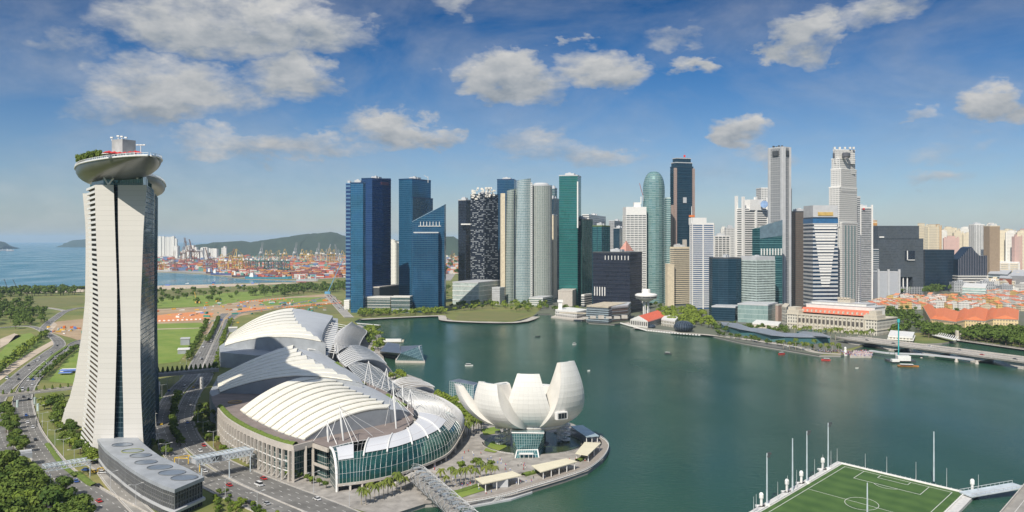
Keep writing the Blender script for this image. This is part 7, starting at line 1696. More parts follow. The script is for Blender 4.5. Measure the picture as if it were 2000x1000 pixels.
# ---------------------------------------------------------------- street gantries
def truss(name, label, cat, a, c, w, h, m_, legs=(), zb=2):
    t = thing(name, label, cat, a.lerp(c, .5)); s = (c-a).normalized().cross(V(0, 0, 1)); s.z = 0; s.normalize(); b = MB(); n = max(4, int((c-a).length/2.6)); k_ = [(-w/2, 0), (w/2, 0), (-w/2, h), (w/2, h)]
    for o, z in k_: b.beam(a+s*o+V(0, 0, z), c+s*o+V(0, 0, z), .35)
    for k in range(n):
        p, q = a.lerp(c, k/n), a.lerp(c, (k+1)/n)
        for o in (-w/2, w/2): b.beam(p+s*o, q+s*o+V(0, 0, h), .2); b.beam(p+s*o, p+s*o+V(0, 0, h), .2)
        b.beam(p-s*w/2+V(0, 0, h), q+s*w/2+V(0, 0, h), .2); b.beam(p-s*w/2+V(0, 0, h), p+s*w/2+V(0, 0, h), .3)
    b.build('truss', m_, t)
    if legs:
        b = MB()
        for p in legs: b.tube(V(p.x, p.y, zb), V(p.x, p.y, a.z), .35, None, 8)
        b.build('post', m_, t)
    return t
pale = mat('pale_blue_steel', (.50, .56, .60), .45, .1)
truss('sign_gantry', 'wide pale blue truss gantry across the expressway near the bottom left', 'gantry', P(86, 918, 9), P(174, 904, 9), 8, 2.4, pale, [P(98, 950, 2), P(176, 930, 2)])
t = thing('covered_bridge', 'grey covered bridge over the near left road', 'footbridge', P(30, 900, 2)); a, c = P(-30, 897, 9), P(62, 886, 9); b = MB(); b.beam(a, c, 8, 3.2); b.build('deck', mat('grey_roof_sheet', (.30, .32, .34)), t); b = MB(); b.beam(a+V(0, 0, 2.2), c+V(0, 0, 2.2), 3, .8); b.build('roof_ridge', lgrey, t); b = MB(); p = P(22, 899, 7); b.box(p+V(0, -5, 0), (7, .5, 3)); b.build('sign_board', dgrey, t)
truss('sign_gantry', 'thin dark gantry across the expressway beside the blue car', 'gantry', P(40, 818, 8), P(71, 814, 8), .8, 1.0, dgrey, [P(72, 834, 2)])
a, c = P(378, 906, 12), P(490, 885, 12); t = truss('covered_bridge', 'pale blue covered footbridge spanning the avenue to the near hall', 'footbridge', a, c, 9, 3.4, pale, [P(394, 950, 2), P(448, 935, 2), P(489, 922, 2)]); b = MB(); b.beam(a+V(0, 0, 1.4), c+V(0, 0, 1.4), 5.5, 2.6); b.build('tube', lgrey, t); b = MB(); p = a.lerp(c, .42); b.box(p+V(0, -4.9, .4), (7, .4, 3.0), .2); b.build('sign_board', dgrey, t)
yp = mat('yellow_gantry_paint', (.62, .42, .06), .5); t = thing('height_gantry', 'yellow height gantry frame over the avenue by the lobby hall', 'gantry', P(367, 915, 2)); b = MB(); p0, p1, p2 = P(341, 894, 7.5), P(368, 889, 7.5), P(390, 904, 7.5)
for p, q in ((p0, p1), (p1, p2), (p0, V(p0.x, p0.y, 2)), (p1, V(p1.x, p1.y, 2)), (p2, V(p2.x, p2.y, 2)), (p0, p1+V(3, -8, 0))): b.beam(p, q, .45)
b.build('frame', yp, t)
t = thing('height_gantry', 'small yellow frame beside the taxi below the nearest tower', 'gantry', P(196, 922, 2)); b = MB(); p0, p1 = P(191, 915, 5), P(203, 913, 5); b.beam(p0, p1, .6); b.beam(p0, V(p0.x, p0.y, 2), .5); b.beam(p1, V(p1.x, p1.y, 2), .5); b.build('frame', yp, t)
t = thing('tent', 'blue and white tent on the lawn left of the flared hotel leg', 'tent', P(134, 720, 2)); b = MB(); b.box(P(134, 723, 5), (16, 10, .4), .2); b.box(P(128, 728, 4), (12, 8, .4), .2); b.build('awning', mat('blue_canvas', (.12, .2, .5), .7), t); b = MB(); b.box(P(134, 726, 2), (14, 8, 3), .2); b.build('wall', white, t)
for i, (x, y, w, h, m_) in enumerate([(362, 673, 11, 9, lgrey), (359, 690, 13, 6, white), (455, 648, 12, 7, offw)]):
    t = thing('site_cabin', ['grey site cabin at the edge of the lawn beyond the footbridge', 'white-roofed site cabin just in front of the grey one', 'cream site cabin by the far hall'][i], 'cabin', P(x, y, 2)); b = MB(); b.box(P(x, y, 2), (w, 16, h-1), .3); b.build('wall', wallg, t); b = MB(); b.box(P(x, y, 2)+V(0, 0, h-1), (w+.8, 17, .8), .3); b.build('roof', m_, t)
# ================================================================ lattice footbridge
hst = mat('bridge_steel', (.40, .41, .41), .4, .3)
def helix():
    c = spline([P(812, 924, 8.5), P(850, 958, 9.5), P(893, 996, 10.5), P(960, 1060, 11.5), P(1060, 1180, 12)], 14); f = resample(c, .6)
    t = thing('lattice_footbridge', 'double spiral steel lattice footbridge leaving from the arcade plaza', 'footbridge', f[0])
    def sp(r, ph, turns, rr, n0=0):
        b = MB(); pts = []
        for i, p in enumerate(f): s = side(f, i); a = ph+turns*i*.6; pts.append(p+s*r*cos(a)+V(0, 0, r*sin(a)))
        b.path(pts, rr, 5); return b
    for k in range(5): sp(5.6, 2*pi*k/5, .135, .17).build('outer_spiral', hst, t)
    for k in range(5): sp(4.7, 2*pi*k/5, -.135, .15).build('inner_spiral', hst, t)
    b = MB()
    for i in range(0, len(f), 5):
        s = side(f, i)
        for k in range(6): a = 2*pi*k/6+i*.08; a2 = a+1.0; b.tube(f[i]+s*5.5*cos(a)+V(0, 0, 5.5*sin(a)), f[min(i+3, len(f)-1)]+s*4.8*cos(a2)+V(0, 0, 4.8*sin(a2)), .09, None, 4)
    b.build('struts', hst, t); b = MB(); b.grid([[p-side(f, i)*3+V(0, 0, -2.6), p+side(f, i)*3+V(0, 0, -2.6)] for i, p in enumerate(f)], 0, True); b.grid([[p-side(f, i)*3+V(0, 0, -3), p+side(f, i)*3+V(0, 0, -3)] for i, p in enumerate(f)]); b.build('deck', paving, t)
    b = MB()
    for i in range(4, len(f)-8, 14): b.grid([[f[j]+side(f, j)*4.4*cos(a)+V(0, 0, 4.4*sin(a)) for a in (.9, 1.3, 1.8, 2.2)] for j in range(i, i+7)], 0, True)
    b.build('canopy_panels', mat('mesh_canopy', (.30, .34, .37), .4, .3), t)
    b = MB(); p = P(831, 1004, 0)
    for i in (52, 54): q = f[i]; b.tube(V(q.x+(i-53)*6, q.y+2, -1), q+V(0, 0, -5), .5, None, 8)
    b.build('pier', kerbm, t)
    # approach ramp from the arcade
    b = MB(); r = [P(770, 948, 5), P(790, 936, 7), P(812, 924, 7.5)]; b.beam(r[0], r[1], 4, .8); b.beam(r[1], r[2], 5, .8); r = [P(812, 922, 7.5), P(840, 920, 7), P(872, 924, 5)]; b.beam(r[0], r[1], 5, .8); b.beam(r[1], r[2], 3.5, .8); b.build('approach', stone, t)
helix()
# ---------------------------------------------------------------- round point
def ringwall(name, px, py, r, a0, a1, h, w, label, m_=kerbm, cat='wall'):
    c = P(px, py, 2.2); b = MB(); n = 30
    G = []
    for k in range(n+1): a = radians(a0+(a1-a0)*k/n); d = V(cos(a), sin(a), 0); G.append([c+d*r, c+d*r+V(0, 0, h), c+d*(r+w)+V(0, 0, h), c+d*(r+w)])
    b.grid(G); b.grid(G, 0, True); tag(b.build(name, m_), label, cat)
MC = V(14, 590, 2.2)
def ringw(r, a0, a1, h, w, label, cx=0, cy=0):
    b = MB(); G = []; n = 36
    for k in range(n+1): a = radians(a0+(a1-a0)*k/n); d = V(cos(a), sin(a), 0); c = MC+V(cx, cy, 0); G.append([c+d*r, c+d*r+V(0, 0, h), c+d*(r+w)+V(0, 0, h), c+d*(r+w)])
    b.grid(G); b.grid(G, 0, True); tag(b.build('low_wall', white), label, 'wall')
struct(disc('pond', (MC.x, MC.y+2), 33, pond, 2.3, 50)); struct(disc('plaza', (MC.x, MC.y-2), 11, paving, 2.4, 30))
pq = [P(x, y, 2.42) for x, y in [(1003, 895), (1056, 893), (1062, 905), (1090, 915), (1000, 925), (985, 912)]]; b = MB(); b.face(pq); struct(b.build('plaza', paving))
ringw(33.5, -60, 62, .9, .7, 'curved white wall round the right side of the museum pond'); ringw(33.5, -178, -112, .9, .7, 'curved white wall round the left front of the museum pond'); ringw(44, -20, 60, .8, .7, 'outer curved white ramp wall right of the museum', 2, 2)
gl_ = grass_l
patch('museum_lawn', [(945, 880), (960, 862), (985, 862), (990, 872), (966, 884)], gl_, 2.5); patch('museum_lawn', [(940, 838), (975, 832), (978, 845), (945, 850)], gl_, 2.5); patch('museum_lawn', [(876, 966), (938, 950), (948, 957), (900, 972)], gl_, 2.45)
deckm = mat('timber_deck', (.27, .24, .21), .8, var=.15, scale=.4, stretch=(1, 4, 1))
def promen():
    edge = [(905, 987), (950, 980), (998, 968.5), (1041, 955.5), (1100, 937.5), (1148, 920.5), (1177, 898.5), (1188.5, 878), (1184, 866), (1172, 857)]
    E = spline([P(x, y, 1.4) for x, y in edge], 8); I = offset(E, -8.5); b = MB(); b.grid([[p+V(0, 0, 1.1), q+V(0, 0, 1.1)] for p, q in zip(I, E)], 0, True); struct(b.build('boardwalk', deckm))
    t = thing('promenade_edge', 'white balustrade and dark quay edge curving round the museum point', 'railing', E[0]); b = MB()
    b.grid([[q+V(0, 0, -2.5), q+V(0, 0, 1.3)] for q in E], 0, False); b.grid([[q+V(0, 0, -2.5), q+V(0, 0, 1.3)] for q in E], 0, True); b.build('quay_wall', lgrey, t); b = MB(); b.path([q+V(0, 0, 2.5) for q in E], .1, 4); b.path([q+V(0, 0, 1.5) for q in E], .25, 4)
    for q in resample(E, 2.2): b.tube(q+V(0, 0, 1.1), q+V(0, 0, 2.5), .07, None, 4)
    b.build('balustrade', white, t)
    s = thing('jetty', 'low pale jetty with steps along the promenade by the lattice bridge', 'jetty', P(980, 985, 1)); b = MB(); q = [P(x, y, .9) for x, y in [(916, 990), (998, 975), (1040, 961), (1038, 957), (990, 968), (912, 984)]]; b.prism(ccw([(p.x, p.y) for p in q]), -.5, .9); b.build('deck', lgrey, s); b = MB()
    for k in range(9): p = P(962+k*5, 980-k*1.4, 1.2); b.beam(p, p+V(2.6, 3.2, 1.4), .25)
    b.build('steps', white, s)
promen()
canm = mat('pale_canvas_roof', (.64, .59, .44), .6, var=.04)
def canopy(pts, z, label, m_=canm, posts=4, h=.5):
    q = [P(x, y, z) for x, y in pts]; t = thing('promenade_canopy', label, 'canopy', sum(q, V(0, 0, 0))/len(q), 'promenade canopies'); b = MB(); b.prism(ccw([(p.x, p.y) for p in q]), z-h, z, bottom=True); b.build('roof', m_, t)
    c = sum(q, V(0, 0, 0))/len(q)
    a, d, e, f = q[0], q[1], q[2], q[-1]; b = MB()
    for k in range(posts):
        u = .04+.92*k/(posts-1)
        for p in (f.lerp(e, u), a.lerp(d, u)): p = p.lerp(c, .08); b = MB(); b.tube(V(p.x, p.y, 2.2), V(p.x, p.y, z-h), .28, None, 6); b.build('post', white, t)
canopy([(928, 934), (1001, 920), (1019, 928), (943, 945)], 7.2, 'cream flat canopy nearest the lattice bridge', posts=4)
canopy([(1038, 909), (1106, 895), (1128, 901), (1056, 922)], 7.2, 'cream flat canopy in the middle of the curved promenade', posts=5)
canopy([(1124, 885), (1142, 863), (1174, 865), (1148, 889)], 7.2, 'cream flat canopy at the right bend of the promenade', posts=3)
canopy([(1114, 832), (1138, 830), (1170, 851), (1145, 853)], 7.2, 'blue-white glass canopy furthest round the promenade', m_=mat('bluewhite_glass', (.40, .50, .54), .3, .2), posts=3)
b = MB(); p = P(977, 951, 2.3); b.box(p, (8.5, 2.4, 4.2), .1); o = b.build('kiosk_wall', lgrey); tag(o, 'white framed kiosk panel under the canopy nearest the lattice bridge', 'kiosk')
# glass crystals in the water
def crystal(label, base, roofp, zr, m_):
    t = thing('crystal_pavilion', label, 'pavilion', P(*base[0], 1)); q = [P(x, y, .2) for x, y in base]; b = MB(); b.prism(ccw([(p.x, p.y) for p in q]), -1, 2.2); b.build('plinth', stone, t)
    R_ = [P(x, y, z) for (x, y), z in zip(roofp, zr)]; B_ = [V(p.x, p.y, 2.2)+(sum((V(r.x, r.y, 0) for r in q), V(0, 0, 0))/len(q)-V(p.x, p.y, 0))*.06 for p in q]; n = len(B_); b = MB(); g = MB()
    for i in range(n):
        j = (i+1) % n; l = (B_[j]-B_[i]).length; b.face([B_[i], B_[j], R_[j], R_[i]], [(0, 0), (l, 0), (l, 12), (0, 12)])
        for k in range(0, int(l/2.6)+1): u = k*2.6/l; g.beam(B_[i].lerp(B_[j], u), R_[i].lerp(R_[j], u), .22)
    b.build('glass_wall', m_, t); g.build('mullions', lgrey, t); b = MB(); cen = sum(R_, V(0, 0, 0))/n+V(0, 0, 1.2)
    for i in range(n): b.face([R_[i], R_[(i+1) % n], cen])
    b.build('folded_roof', mat('slate_roof', (.14, .17, .22), .35, .3), t)
cg2 = F('crystal_glass', (.05, .11, .12), (.12, .22, .23), (2.6, 2.6), line=(.2, .3, .3), lw=(.06, .06), metal=.4)
crystal('faceted glass pavilion standing in the bay beside the canopies', [(772, 708), (830, 709), (822, 690), (776, 690)], [(782, 690), (818, 676), (824, 674), (782, 676)], [11, 15, 15, 9], cg2)
crystal('dark slanted shed joined to the left of the faceted glass pavilion', [(742, 694), (774, 700), (780, 684), (748, 680)], [(742, 686), (782, 690), (780, 672), (757, 668)], [9, 11, 12, 12], wallg)
crystal('second faceted glass pavilion half hidden behind the museum petal', [(876, 782), (925, 790), (930, 772), (884, 765)], [(878, 744), (925, 752), (935, 748), (897, 740)], [17, 14, 14, 18], MATS['entrance_glass'])
t = thing('bay_ferry', 'pale covered ferry moored behind the crystal pavilion', 'boat', P(765, 665, 0)); b = MB(); b.box(P(765, 667, 0), (34, 9, 2)); b.build('hull', stone2, t); b = MB(); b.box(P(765, 667, 2), (26, 7, 3.4)); b.build('cabin', white, t)
t = thing('pontoon', 'thin white pontoon jutting into the top left of the bay', 'jetty', P(720, 632, 0)); b = MB(); b.beam(P(694, 631, .8), P(742, 635, .8), 3, .8); b.build('deck', white, t)
# ---------------------------------------------------------------- floating platform with football pitch
def platform():
    C_ = P(1643, 905.5, 1.6); U = P(1889, 964, 1.6)-C_; Lw = U.length; U.normalize(); Vv = (P(1490, 995, 1.6)-C_).normalized()*1.15
    t = thing('floating_platform', 'floating platform carrying a green football pitch at the bottom right', 'platform', C_)
    def q(u, v, z=1.6): p = C_+U*u+Vv*v; return V(p.x, p.y, z)
    b = MB(); b.prism(ccw([tuple(q(u, v)[:2]) for u, v in ((-4, -3), (Lw+4, -3), (Lw+4, 130), (-4, 130))]), -1, 1.6); b.build('deck', mat('white_pontoon', (.55, .54, .52), .6, var=.1, scale=.5), t)
    tm = bpy.data.materials.new('striped_turf'); tm.use_nodes = True; N = tm.node_tree.nodes; Lk = tm.node_tree.links; bs = N['Principled BSDF']; bs.inputs['Roughness'].default_value = .9; uv = N.new('ShaderNodeUVMap'); sx = N.new('ShaderNodeSeparateXYZ'); Lk.new(uv.outputs[0], sx.inputs[0])
    sn = N.new('ShaderNodeMath'); sn.operation = 'SINE'; mu = N.new('ShaderNodeMath'); mu.operation = 'MULTIPLY'; Lk.new(sx.outputs[1], mu.inputs[0]); mu.inputs[1].default_value = .55; Lk.new(mu.outputs[0], sn.inputs[0]); ns = N.new('ShaderNodeTexNoise'); ns.inputs['Scale'].default_value = .08; ns.inputs['Detail'].default_value = 5; Lk.new(uv.outputs[0], ns.inputs['Vector'])
    ad = N.new('ShaderNodeMath'); ad.operation = 'MULTIPLY_ADD'; Lk.new(sn.outputs[0], ad.inputs[0]); ad.inputs[1].default_value = .12; Lk.new(ns.outputs['Fac'], ad.inputs[2]); cr = N.new('ShaderNodeValToRGB'); cr.color_ramp.elements[0].position = .3; cr.color_ramp.elements[0].color = (.034, .085, .014, 1); cr.color_ramp.elements[1].position = .7; cr.color_ramp.elements[1].color = (.062, .125, .024, 1); Lk.new(ad.outputs[0], cr.inputs[0]); Lk.new(cr.outputs[0], bs.inputs['Base Color'])
    b = MB(); b.face([q(1, 1, 1.7), q(1, 128, 1.7), q(Lw-2, 128, 1.7), q(Lw-2, 1, 1.7)], [(0, 0), (0, 128), (80, 128), (80, 0)]); b.face([q(1, 1, 1.7), q(Lw-2, 1, 1.7), q(Lw-2, 128, 1.7), q(1, 128, 1.7)], [(0, 0), (80, 0), (80, 128), (0, 128)]) if False else None
    b.build('pitch', tm, t)
    x0, x1, y0 = 4.5, Lw-7, 4.5; mid = (x0+x1)/2; Lp = 106; b = MB()
    def ln(u0, v0, u1, v1, w=.28): b.beam(q(u0, v0, 1.76), q(u1, v1, 1.76), w, .04)
    ln(x0, y0, x1, y0); ln(x0, y0, x0, y0+Lp); ln(x1, y0, x1, y0+Lp); ln(x0, y0+Lp, x1, y0+Lp); ln(x0, y0+Lp/2, x1, y0+Lp/2, .2)
    for hw_2, dd in ((20.1, 16.5), (9.2, 5.5)): ln(mid-hw_2, y0, mid-hw_2, y0+dd); ln(mid+hw_2, y0, mid+hw_2, y0+dd); ln(mid-hw_2, y0+dd, mid+hw_2, y0+dd); ln(mid-hw_2, y0+Lp, mid-hw_2, y0+Lp-dd); ln(mid+hw_2, y0+Lp, mid+hw_2, y0+Lp-dd); ln(mid-hw_2, y0+Lp-dd, mid+hw_2, y0+Lp-dd)
    for k in range(40): a0, a1 = 2*pi*k/40, 2*pi*(k+1)/40; ln(mid+9.15*cos(a0), y0+Lp/2+9.15*sin(a0), mid+9.15*cos(a1), y0+Lp/2+9.15*sin(a1), .22)
    for k in range(10): a0, a1 = .65+1.85*k/10, .65+1.85*(k+1)/10; ln(mid+9.15*cos(a0), y0+11+9.15*sin(a0), mid+9.15*cos(a1), y0+11+9.15*sin(a1), .22)
    b.build('pitch_line', white, t)
    b = MB()
    for u0, v0, u1, v1 in ((0, 0, Lw, 0), (0, 0, 0, 128), (Lw-1, 0, Lw-1, 128)):
        b.beam(q(u0, v0, 2.0), q(u1, v1, 2.0), .5, .7)
        for k in range(0, int(max(abs(u1-u0), abs(v1-v0)))//3): f = k*3/max(abs(u1-u0), abs(v1-v0), 1); p = q(u0+(u1-u0)*f, v0+(v1-v0)*f, 1.6); b.beam(p, p+V(0, 0, 1.5), .1)
    b.build('kerb', white, t)
    def pole(x, yb, yt_, r, lab, heads, cat='pole', name='floodlight_pole', g=None):
        p = P(x, yb, 1.6); zt_ = ZY(yt_, p.y); s = thing(name, lab, cat, p, g); b = MB(); b.tube(p, V(p.x, p.y, zt_), r, r*.55, 8); b.build('pole', pale if r > .3 else lgrey, s)
        if heads: b = MB(); b.box((p.x+.8, p.y, zt_-2.2), (1.6, .8, 1.0)); b.box((p.x+1.2, p.y, zt_-.8), (2.0, .8, 1.2)); b.build('lamp_head', dgrey, s); b = MB(); b.box((p.x, p.y, 1.6), (2.2, 2.2, 1.2)); b.build('footing', white, s)
    Q = [(1498, 988, 885), (1548, 961, 856), (1576, 944, 842), (1617.5, 917, 826), (1824, 940, 843), (1694, 1016, 943)]; L_ = ['tall floodlight pole nearest the bottom on the pitch\'s left edge', 'second tall pole from the bottom on the pitch\'s left edge', 'third tall pole from the bottom on the pitch\'s left edge', 'tallest-looking floodlight pole at the pitch\'s far corner', 'lone tall pole behind the pitch\'s right half', 'pole standing in front of the centre circle']
    for i, ((x, yb, yt_), l) in enumerate(zip(Q, L_)): pole(x, yb, yt_, .5, l, i in (0, 2, 3), g='tall floodlight poles round the pitch')
    S_ = [(1472, 1004, 970), (1477, 1000, 965), (1519, 978, 941), (1538, 965, 929), (1556, 954, 918), (1591, 931, 897), (1607, 922, 888), (1623, 912, 880), (1635, 905, 876), (1690, 914, 886), (1732, 924, 892), (1789, 936, 902), (1849, 950, 914), (1911, 966, 927)]
    for i, (x, yb, yt_) in enumerate(S_): pole(x, yb, yt_, .16, f'{nth(i+1)} thin post from the left round the floating pitch', False, 'post', 'thin_post', 'thin posts round the pitch')
    for i, (x, y) in enumerate([(1487, 990), (1537, 962), (1565, 945), (1607, 918), (1899, 962)]):
        p = P(x, y, 1); s = thing('mooring_dolphin', f'{nth(i+1)} white mooring post from the left beside the pitch platform', 'mooring post', p, 'white mooring posts'); b = MB(); b.lathe([(.7, -2), (.7, 4.2), (1.15, 4.6), (1.15, 6.6), (.7, 7.4), (.1, 7.6)], p, 14); b.build('post', white, s); b = MB(); b.box((p.x, p.y, .6), (5.5, 4, 1)); b.build('float', white, s)
    s = thing('gangway', 'pale railed gangway from the pitch to the road bridge', 'gangway', P(1930, 965, 2)); a, c = P(1886, 966, 2.6), P(1990, 948, 5); b = MB(); b.beam(a, c, 9, .8); b.build('deck', pale, s); b = MB(); w = (c-a).normalized().cross(V(0, 0, 1))
    for o in (-4.4, 4.4):
        b.beam(a+w*o+V(0, 0, 1.6), c+w*o+V(0, 0, 1.6), .2); 
        for k in range(13): p = a.lerp(c, k/12)+w*o; b.beam(p, p+V(0, 0, 1.6), .14); 
    b.build('railing', lgrey, s)
platform()
def right_bridge():
    t = thing('elevated_road', 'corner of a concrete road deck at the bottom right edge', 'road deck', P(1990, 980, 2)); a, c = P(1925, 1040, 7), P(2060, 880, 7); d = (c-a).normalized(); w = d.cross(V(0, 0, 1)); w.z = 0; a = a-d*60+w*9; c = c+d*40+w*9; b = MB(); b.beam(a, c, 18, 1.6); b.build('deck', asphalt2, t); b = MB(); b.beam(a-w*8.8+V(0, 0, 1.3), c-w*8.8+V(0, 0, 1.3), .5, 1.2); b.build('parapet', kerbm, t); b = MB(); b.beam(a-w*4+V(0, 0, .83), c-w*4+V(0, 0, .83), .25, .03); b.build('lane_line', paint, t)
right_bridge()
# ---------------------------------------------------------------- cars
def car_proto(m_, van=False):
    t = thing('car', '', 'car', (0, 0, 0)); b = MB(); L_, w = (4.5, 1.8) if not van else (5.6, 2.0); h = .75 if not van else 1.1
    prof = [(-L_/2, .3), (-L_/2, h*.9), (-L_*.42, h+.1), (L_*.40, h+.02), (L_/2, h*.8), (L_/2, .3)]; A_ = [V(x, -w/2, z) for x, z in prof]; B_ = [V(x, w/2, z) for x, z in prof]
    b.face(A_[::-1]); b.face(B_)
    for i in range(len(prof)): j = (i+1) % len(prof); b.face([A_[i], A_[j], B_[j], B_[i]])
    b.build('body', m_, t); b = MB(); z0, z1 = h+.02, (1.42 if not van else 2.2); x0, x1, x2, x3 = (-L_*.40, -L_*.27, L_*.10, L_*.27) if not van else (-L_*.46, -L_*.44, L_*.22, L_*.34); lo = [V(x0, -w*.47, z0), V(x3, -w*.47, z0), V(x3, w*.47, z0), V(x0, w*.47, z0)]; hi = [V(x1, -w*.4, z1), V(x2, -w*.4, z1), V(x2, w*.4, z1), V(x1, w*.4, z1)]
    for i in range(4): j = (i+1) % 4; b.face([lo[i], lo[j], hi[j], hi[i]])
    b.build('window', mat('car_glass', (.02, .025, .03), .15), t); b = MB(); b.face([p+V(0, 0, .02) for p in hi]); b.build('roof', m_, t)
    for sx in (-1, 1):
        for sy in (-1, 1): b = MB(); b.tube((sx*L_*.31, sy*w*.5, .33), (sx*L_*.31, sy*w*.36, .33), .33, None, 8); b.build('wheel', mat('tyre', (.02, .02, .02), .8), t)
    return t
CP = [(car_proto(mat('car_'+n_, c, .3, .1, var=0), vn), n_+(' van' if vn else ' car')) for n_, c, vn in [('white', (.7, .7, .7), 0), ('silver', (.4, .41, .42), 0), ('blue', (.03, .10, .36), 0), ('red', (.48, .03, .03), 0), ('black', (.02, .02, .025), 0), ('yellow', (.65, .42, .03), 0), ('white', (.68, .68, .66), 1)]]
def on_road(rd, px, py, off, z=2.33):
    _, c, W_ = rd; i = min(range(len(c)), key=lambda k: (c[k]-P(px, py, z)).length); a, b_ = c[max(i-1, 0)], c[min(i+1, len(c)-1)]; return atan2(b_.y-a.y, b_.x-a.x)
def car(rd, px, py, i, where, d=0):
    p = P(px, py, 2.36 if rd is not roadE else 2.42); dup(CP[i][0], p, on_road(rd, px, py, 0)+d, 1.12, f'{CP[i][1]} {where}', 'cars on the roads')
for x, y, i, w in [(51, 812, 2, 'beside the thin dark gantry'), (54, 826, 0, 'just past the thin dark gantry'), (64, 836, 0, 'by the right barrier of the expressway'), (69, 860, 4, 'alone on the expressway bend'), (148, 941, 2, 'nearest the camera on the expressway'), (46, 776, 4, 'just under the left footbridge, left lane'), (56, 781, 4, 'just under the left footbridge, right lane'), (193, 980, 3, 'near the bottom of the expressway')]: car(roadA, x, y, i, w)
for x, y, i, w in [(65, 742, 2, 'beyond the left footbridge, nearest it'), (71, 735, 1, 'beyond the left footbridge, second from it'), (80, 731, 0, 'beyond the left footbridge in the right lane'), (81, 724, 4, 'beyond the left footbridge by the hedge'), (88, 706, 1, 'further up the right carriageway'), (130, 686, 0, 'where the right carriageway bends away')]: car(roadA, x, y, i, w)
for x, y, i, w in [(74, 705, 0, 'on the left carriageway near the hedge'), (100, 689, 1, 'high on the left carriageway'), (112, 676, 4, 'at the inner bend of the left road'), (100, 628, 0, 'past the road fork'), (45, 925, 1, 'on the near left road'), (14, 740, 6, 'at the left frame edge')]: car(roadB, x, y, i, w, pi)
for x, y, i, w in [(315, 829, 5, 'in the tower shadow on the left carriageway'), (325, 880, 1, 'leaving the tower shadow by the lobby hall'), (378, 757, 5, 'in the sun under the right footbridge'), (361, 757, 6, 'left of the taxi under the right footbridge'), (330, 764, 2, 'parked in shade by the hotel'), (392, 700, 0, 'beyond the right footbridge'), (520, 985, 1, 'low on the avenue')]: car(roadW, x, y, i, w)
for x, y, i, w in [(398, 871, 3, 'leaving the shadow beside the red planting'), (391, 882, 0, 'behind the red one near the covered footbridge'), (366, 826, 2, 'in the tower shadow on the right carriageway'), (390, 751, 0, 'in the sun by the footbridge column'), (515, 936, 3, 'on the wide avenue before the hall'), (432, 663, 1, 'far up the avenue'), (440, 640, 0, 'at the far end of the avenue'), (470, 611, 0, 'on the bend behind the far hall')]: car(roadE, x, y, i, w, pi)
p0 = P(184, 922, 2.5)
for x, y, i, w in [(184, 923, 5, 'by the small yellow frame below the hotel tower'), (168, 919, 2, 'left of the yellow taxi below the hotel tower'), (200, 924, 0, 'right of the yellow taxi by the lobby hall'), (192, 950, 4, 'parked alone by the kerb of the lobby forecourt')]: dup(CP[i][0], P(x, y, 2.5), .1 if y < 940 else -.6, 1.1, f'{CP[i][1]} {w}', 'cars on the roads')
rnd = random.Random(12)
def far_cars(pts, step, where, z=2.5, lane=3):
    c = resample([P(x, y, z) for x, y in pts], step)
    for i, p in enumerate(c):
        s = side(c, i); d = (c[min(i+1, len(c)-1)]-c[max(i-1, 0)]); k = rnd.choice((0, 0, 1, 4, 6, 3)); dup(CP[k][0], p+s*rnd.choice((-lane, lane)), atan2(d.y, d.x), 1.15, f'{CP[k][1]} {where}', 'cars '+where)
far_cars([(642, 577), (656, 592), (668, 606)], 9, 'in the queue left of the blue towers'); far_cars([(648, 577), (664, 594), (676, 608)], 12, 'in the queue left of the blue towers')
far_cars([(700, 1020), (650, 998), (590, 974), (530, 950), (470, 923)], 46, 'on the wide avenue before the hall', 2.42, 4.5); far_cars([(500, 980), (430, 950), (375, 917)], 38, 'on the avenue below the lobby hall', 2.36, 4)
far_cars([(46, 772), (60, 745), (85, 720), (115, 696), (140, 679)], 30, 'on the right carriageway beyond the left footbridge', 2.36, 3); far_cars([(30, 742), (60, 716), (95, 690)], 34, 'on the left carriageway beyond the left footbridge', 2.45, 3); far_cars([(420, 642), (405, 672), (387, 706)], 60, 'far up the avenue beyond the right footbridge', 2.36, 3)
far_cars([(1690, 606), (1800, 609), (1880, 612)], 12, 'parked before the shophouses')
far_cars([(1700, 665), (1850, 683), (2000, 703)], 40, 'crossing the road bridge', 8.6, 7)
for p, l in CP: hide_proto(p)
# ---------------------------------------------------------------- street lamps
def lamp_proto(two=True):
    t = thing('street_lamp', '', 'street lamp', (0, 0, 0)); b = MB(); b.tube((0, 0, 0), (0, 0, 11), .16, .09, 6); b.beam((0, 0, 10.8), (3, 0, 11.4), .14); b.beam((0, 0, 10.8), (-3 if two else 0, 0, 11.4), .14); b.build('pole', lgrey, t)
    for s in ((1, -1) if two else (1,)): b = MB(); b.box((s*3.3, 0, 11.3), (1.2, .4, .2)); b.build('lamp_head', white, t)
    return t
lp = lamp_proto(); 
for rd, st, w, z in ((roadA, 3, 'the expressway right of the grove', 2.3), (roadW, 4, 'the left carriageway of the avenue', 2.3), (roadE, 4, 'the right carriageway of the avenue', 2.3)):
    c = rd[1]; n = 0; sd_ = 1 if rd is not roadW else -1
    for p in resample(offset(c, [sd_*(q/2+1.2) for q in rd[2]]), 34)[1:18]:
        n += 1; i = min(range(len(c)), key=lambda k: (c[k]-p).length); s = side(c, i); dup(lp, p, atan2(s.y, s.x), 1, f'{nth(n)} street lamp from the bottom of the picture along {w}', 'street lamps along the roads')
hide_proto(lp)
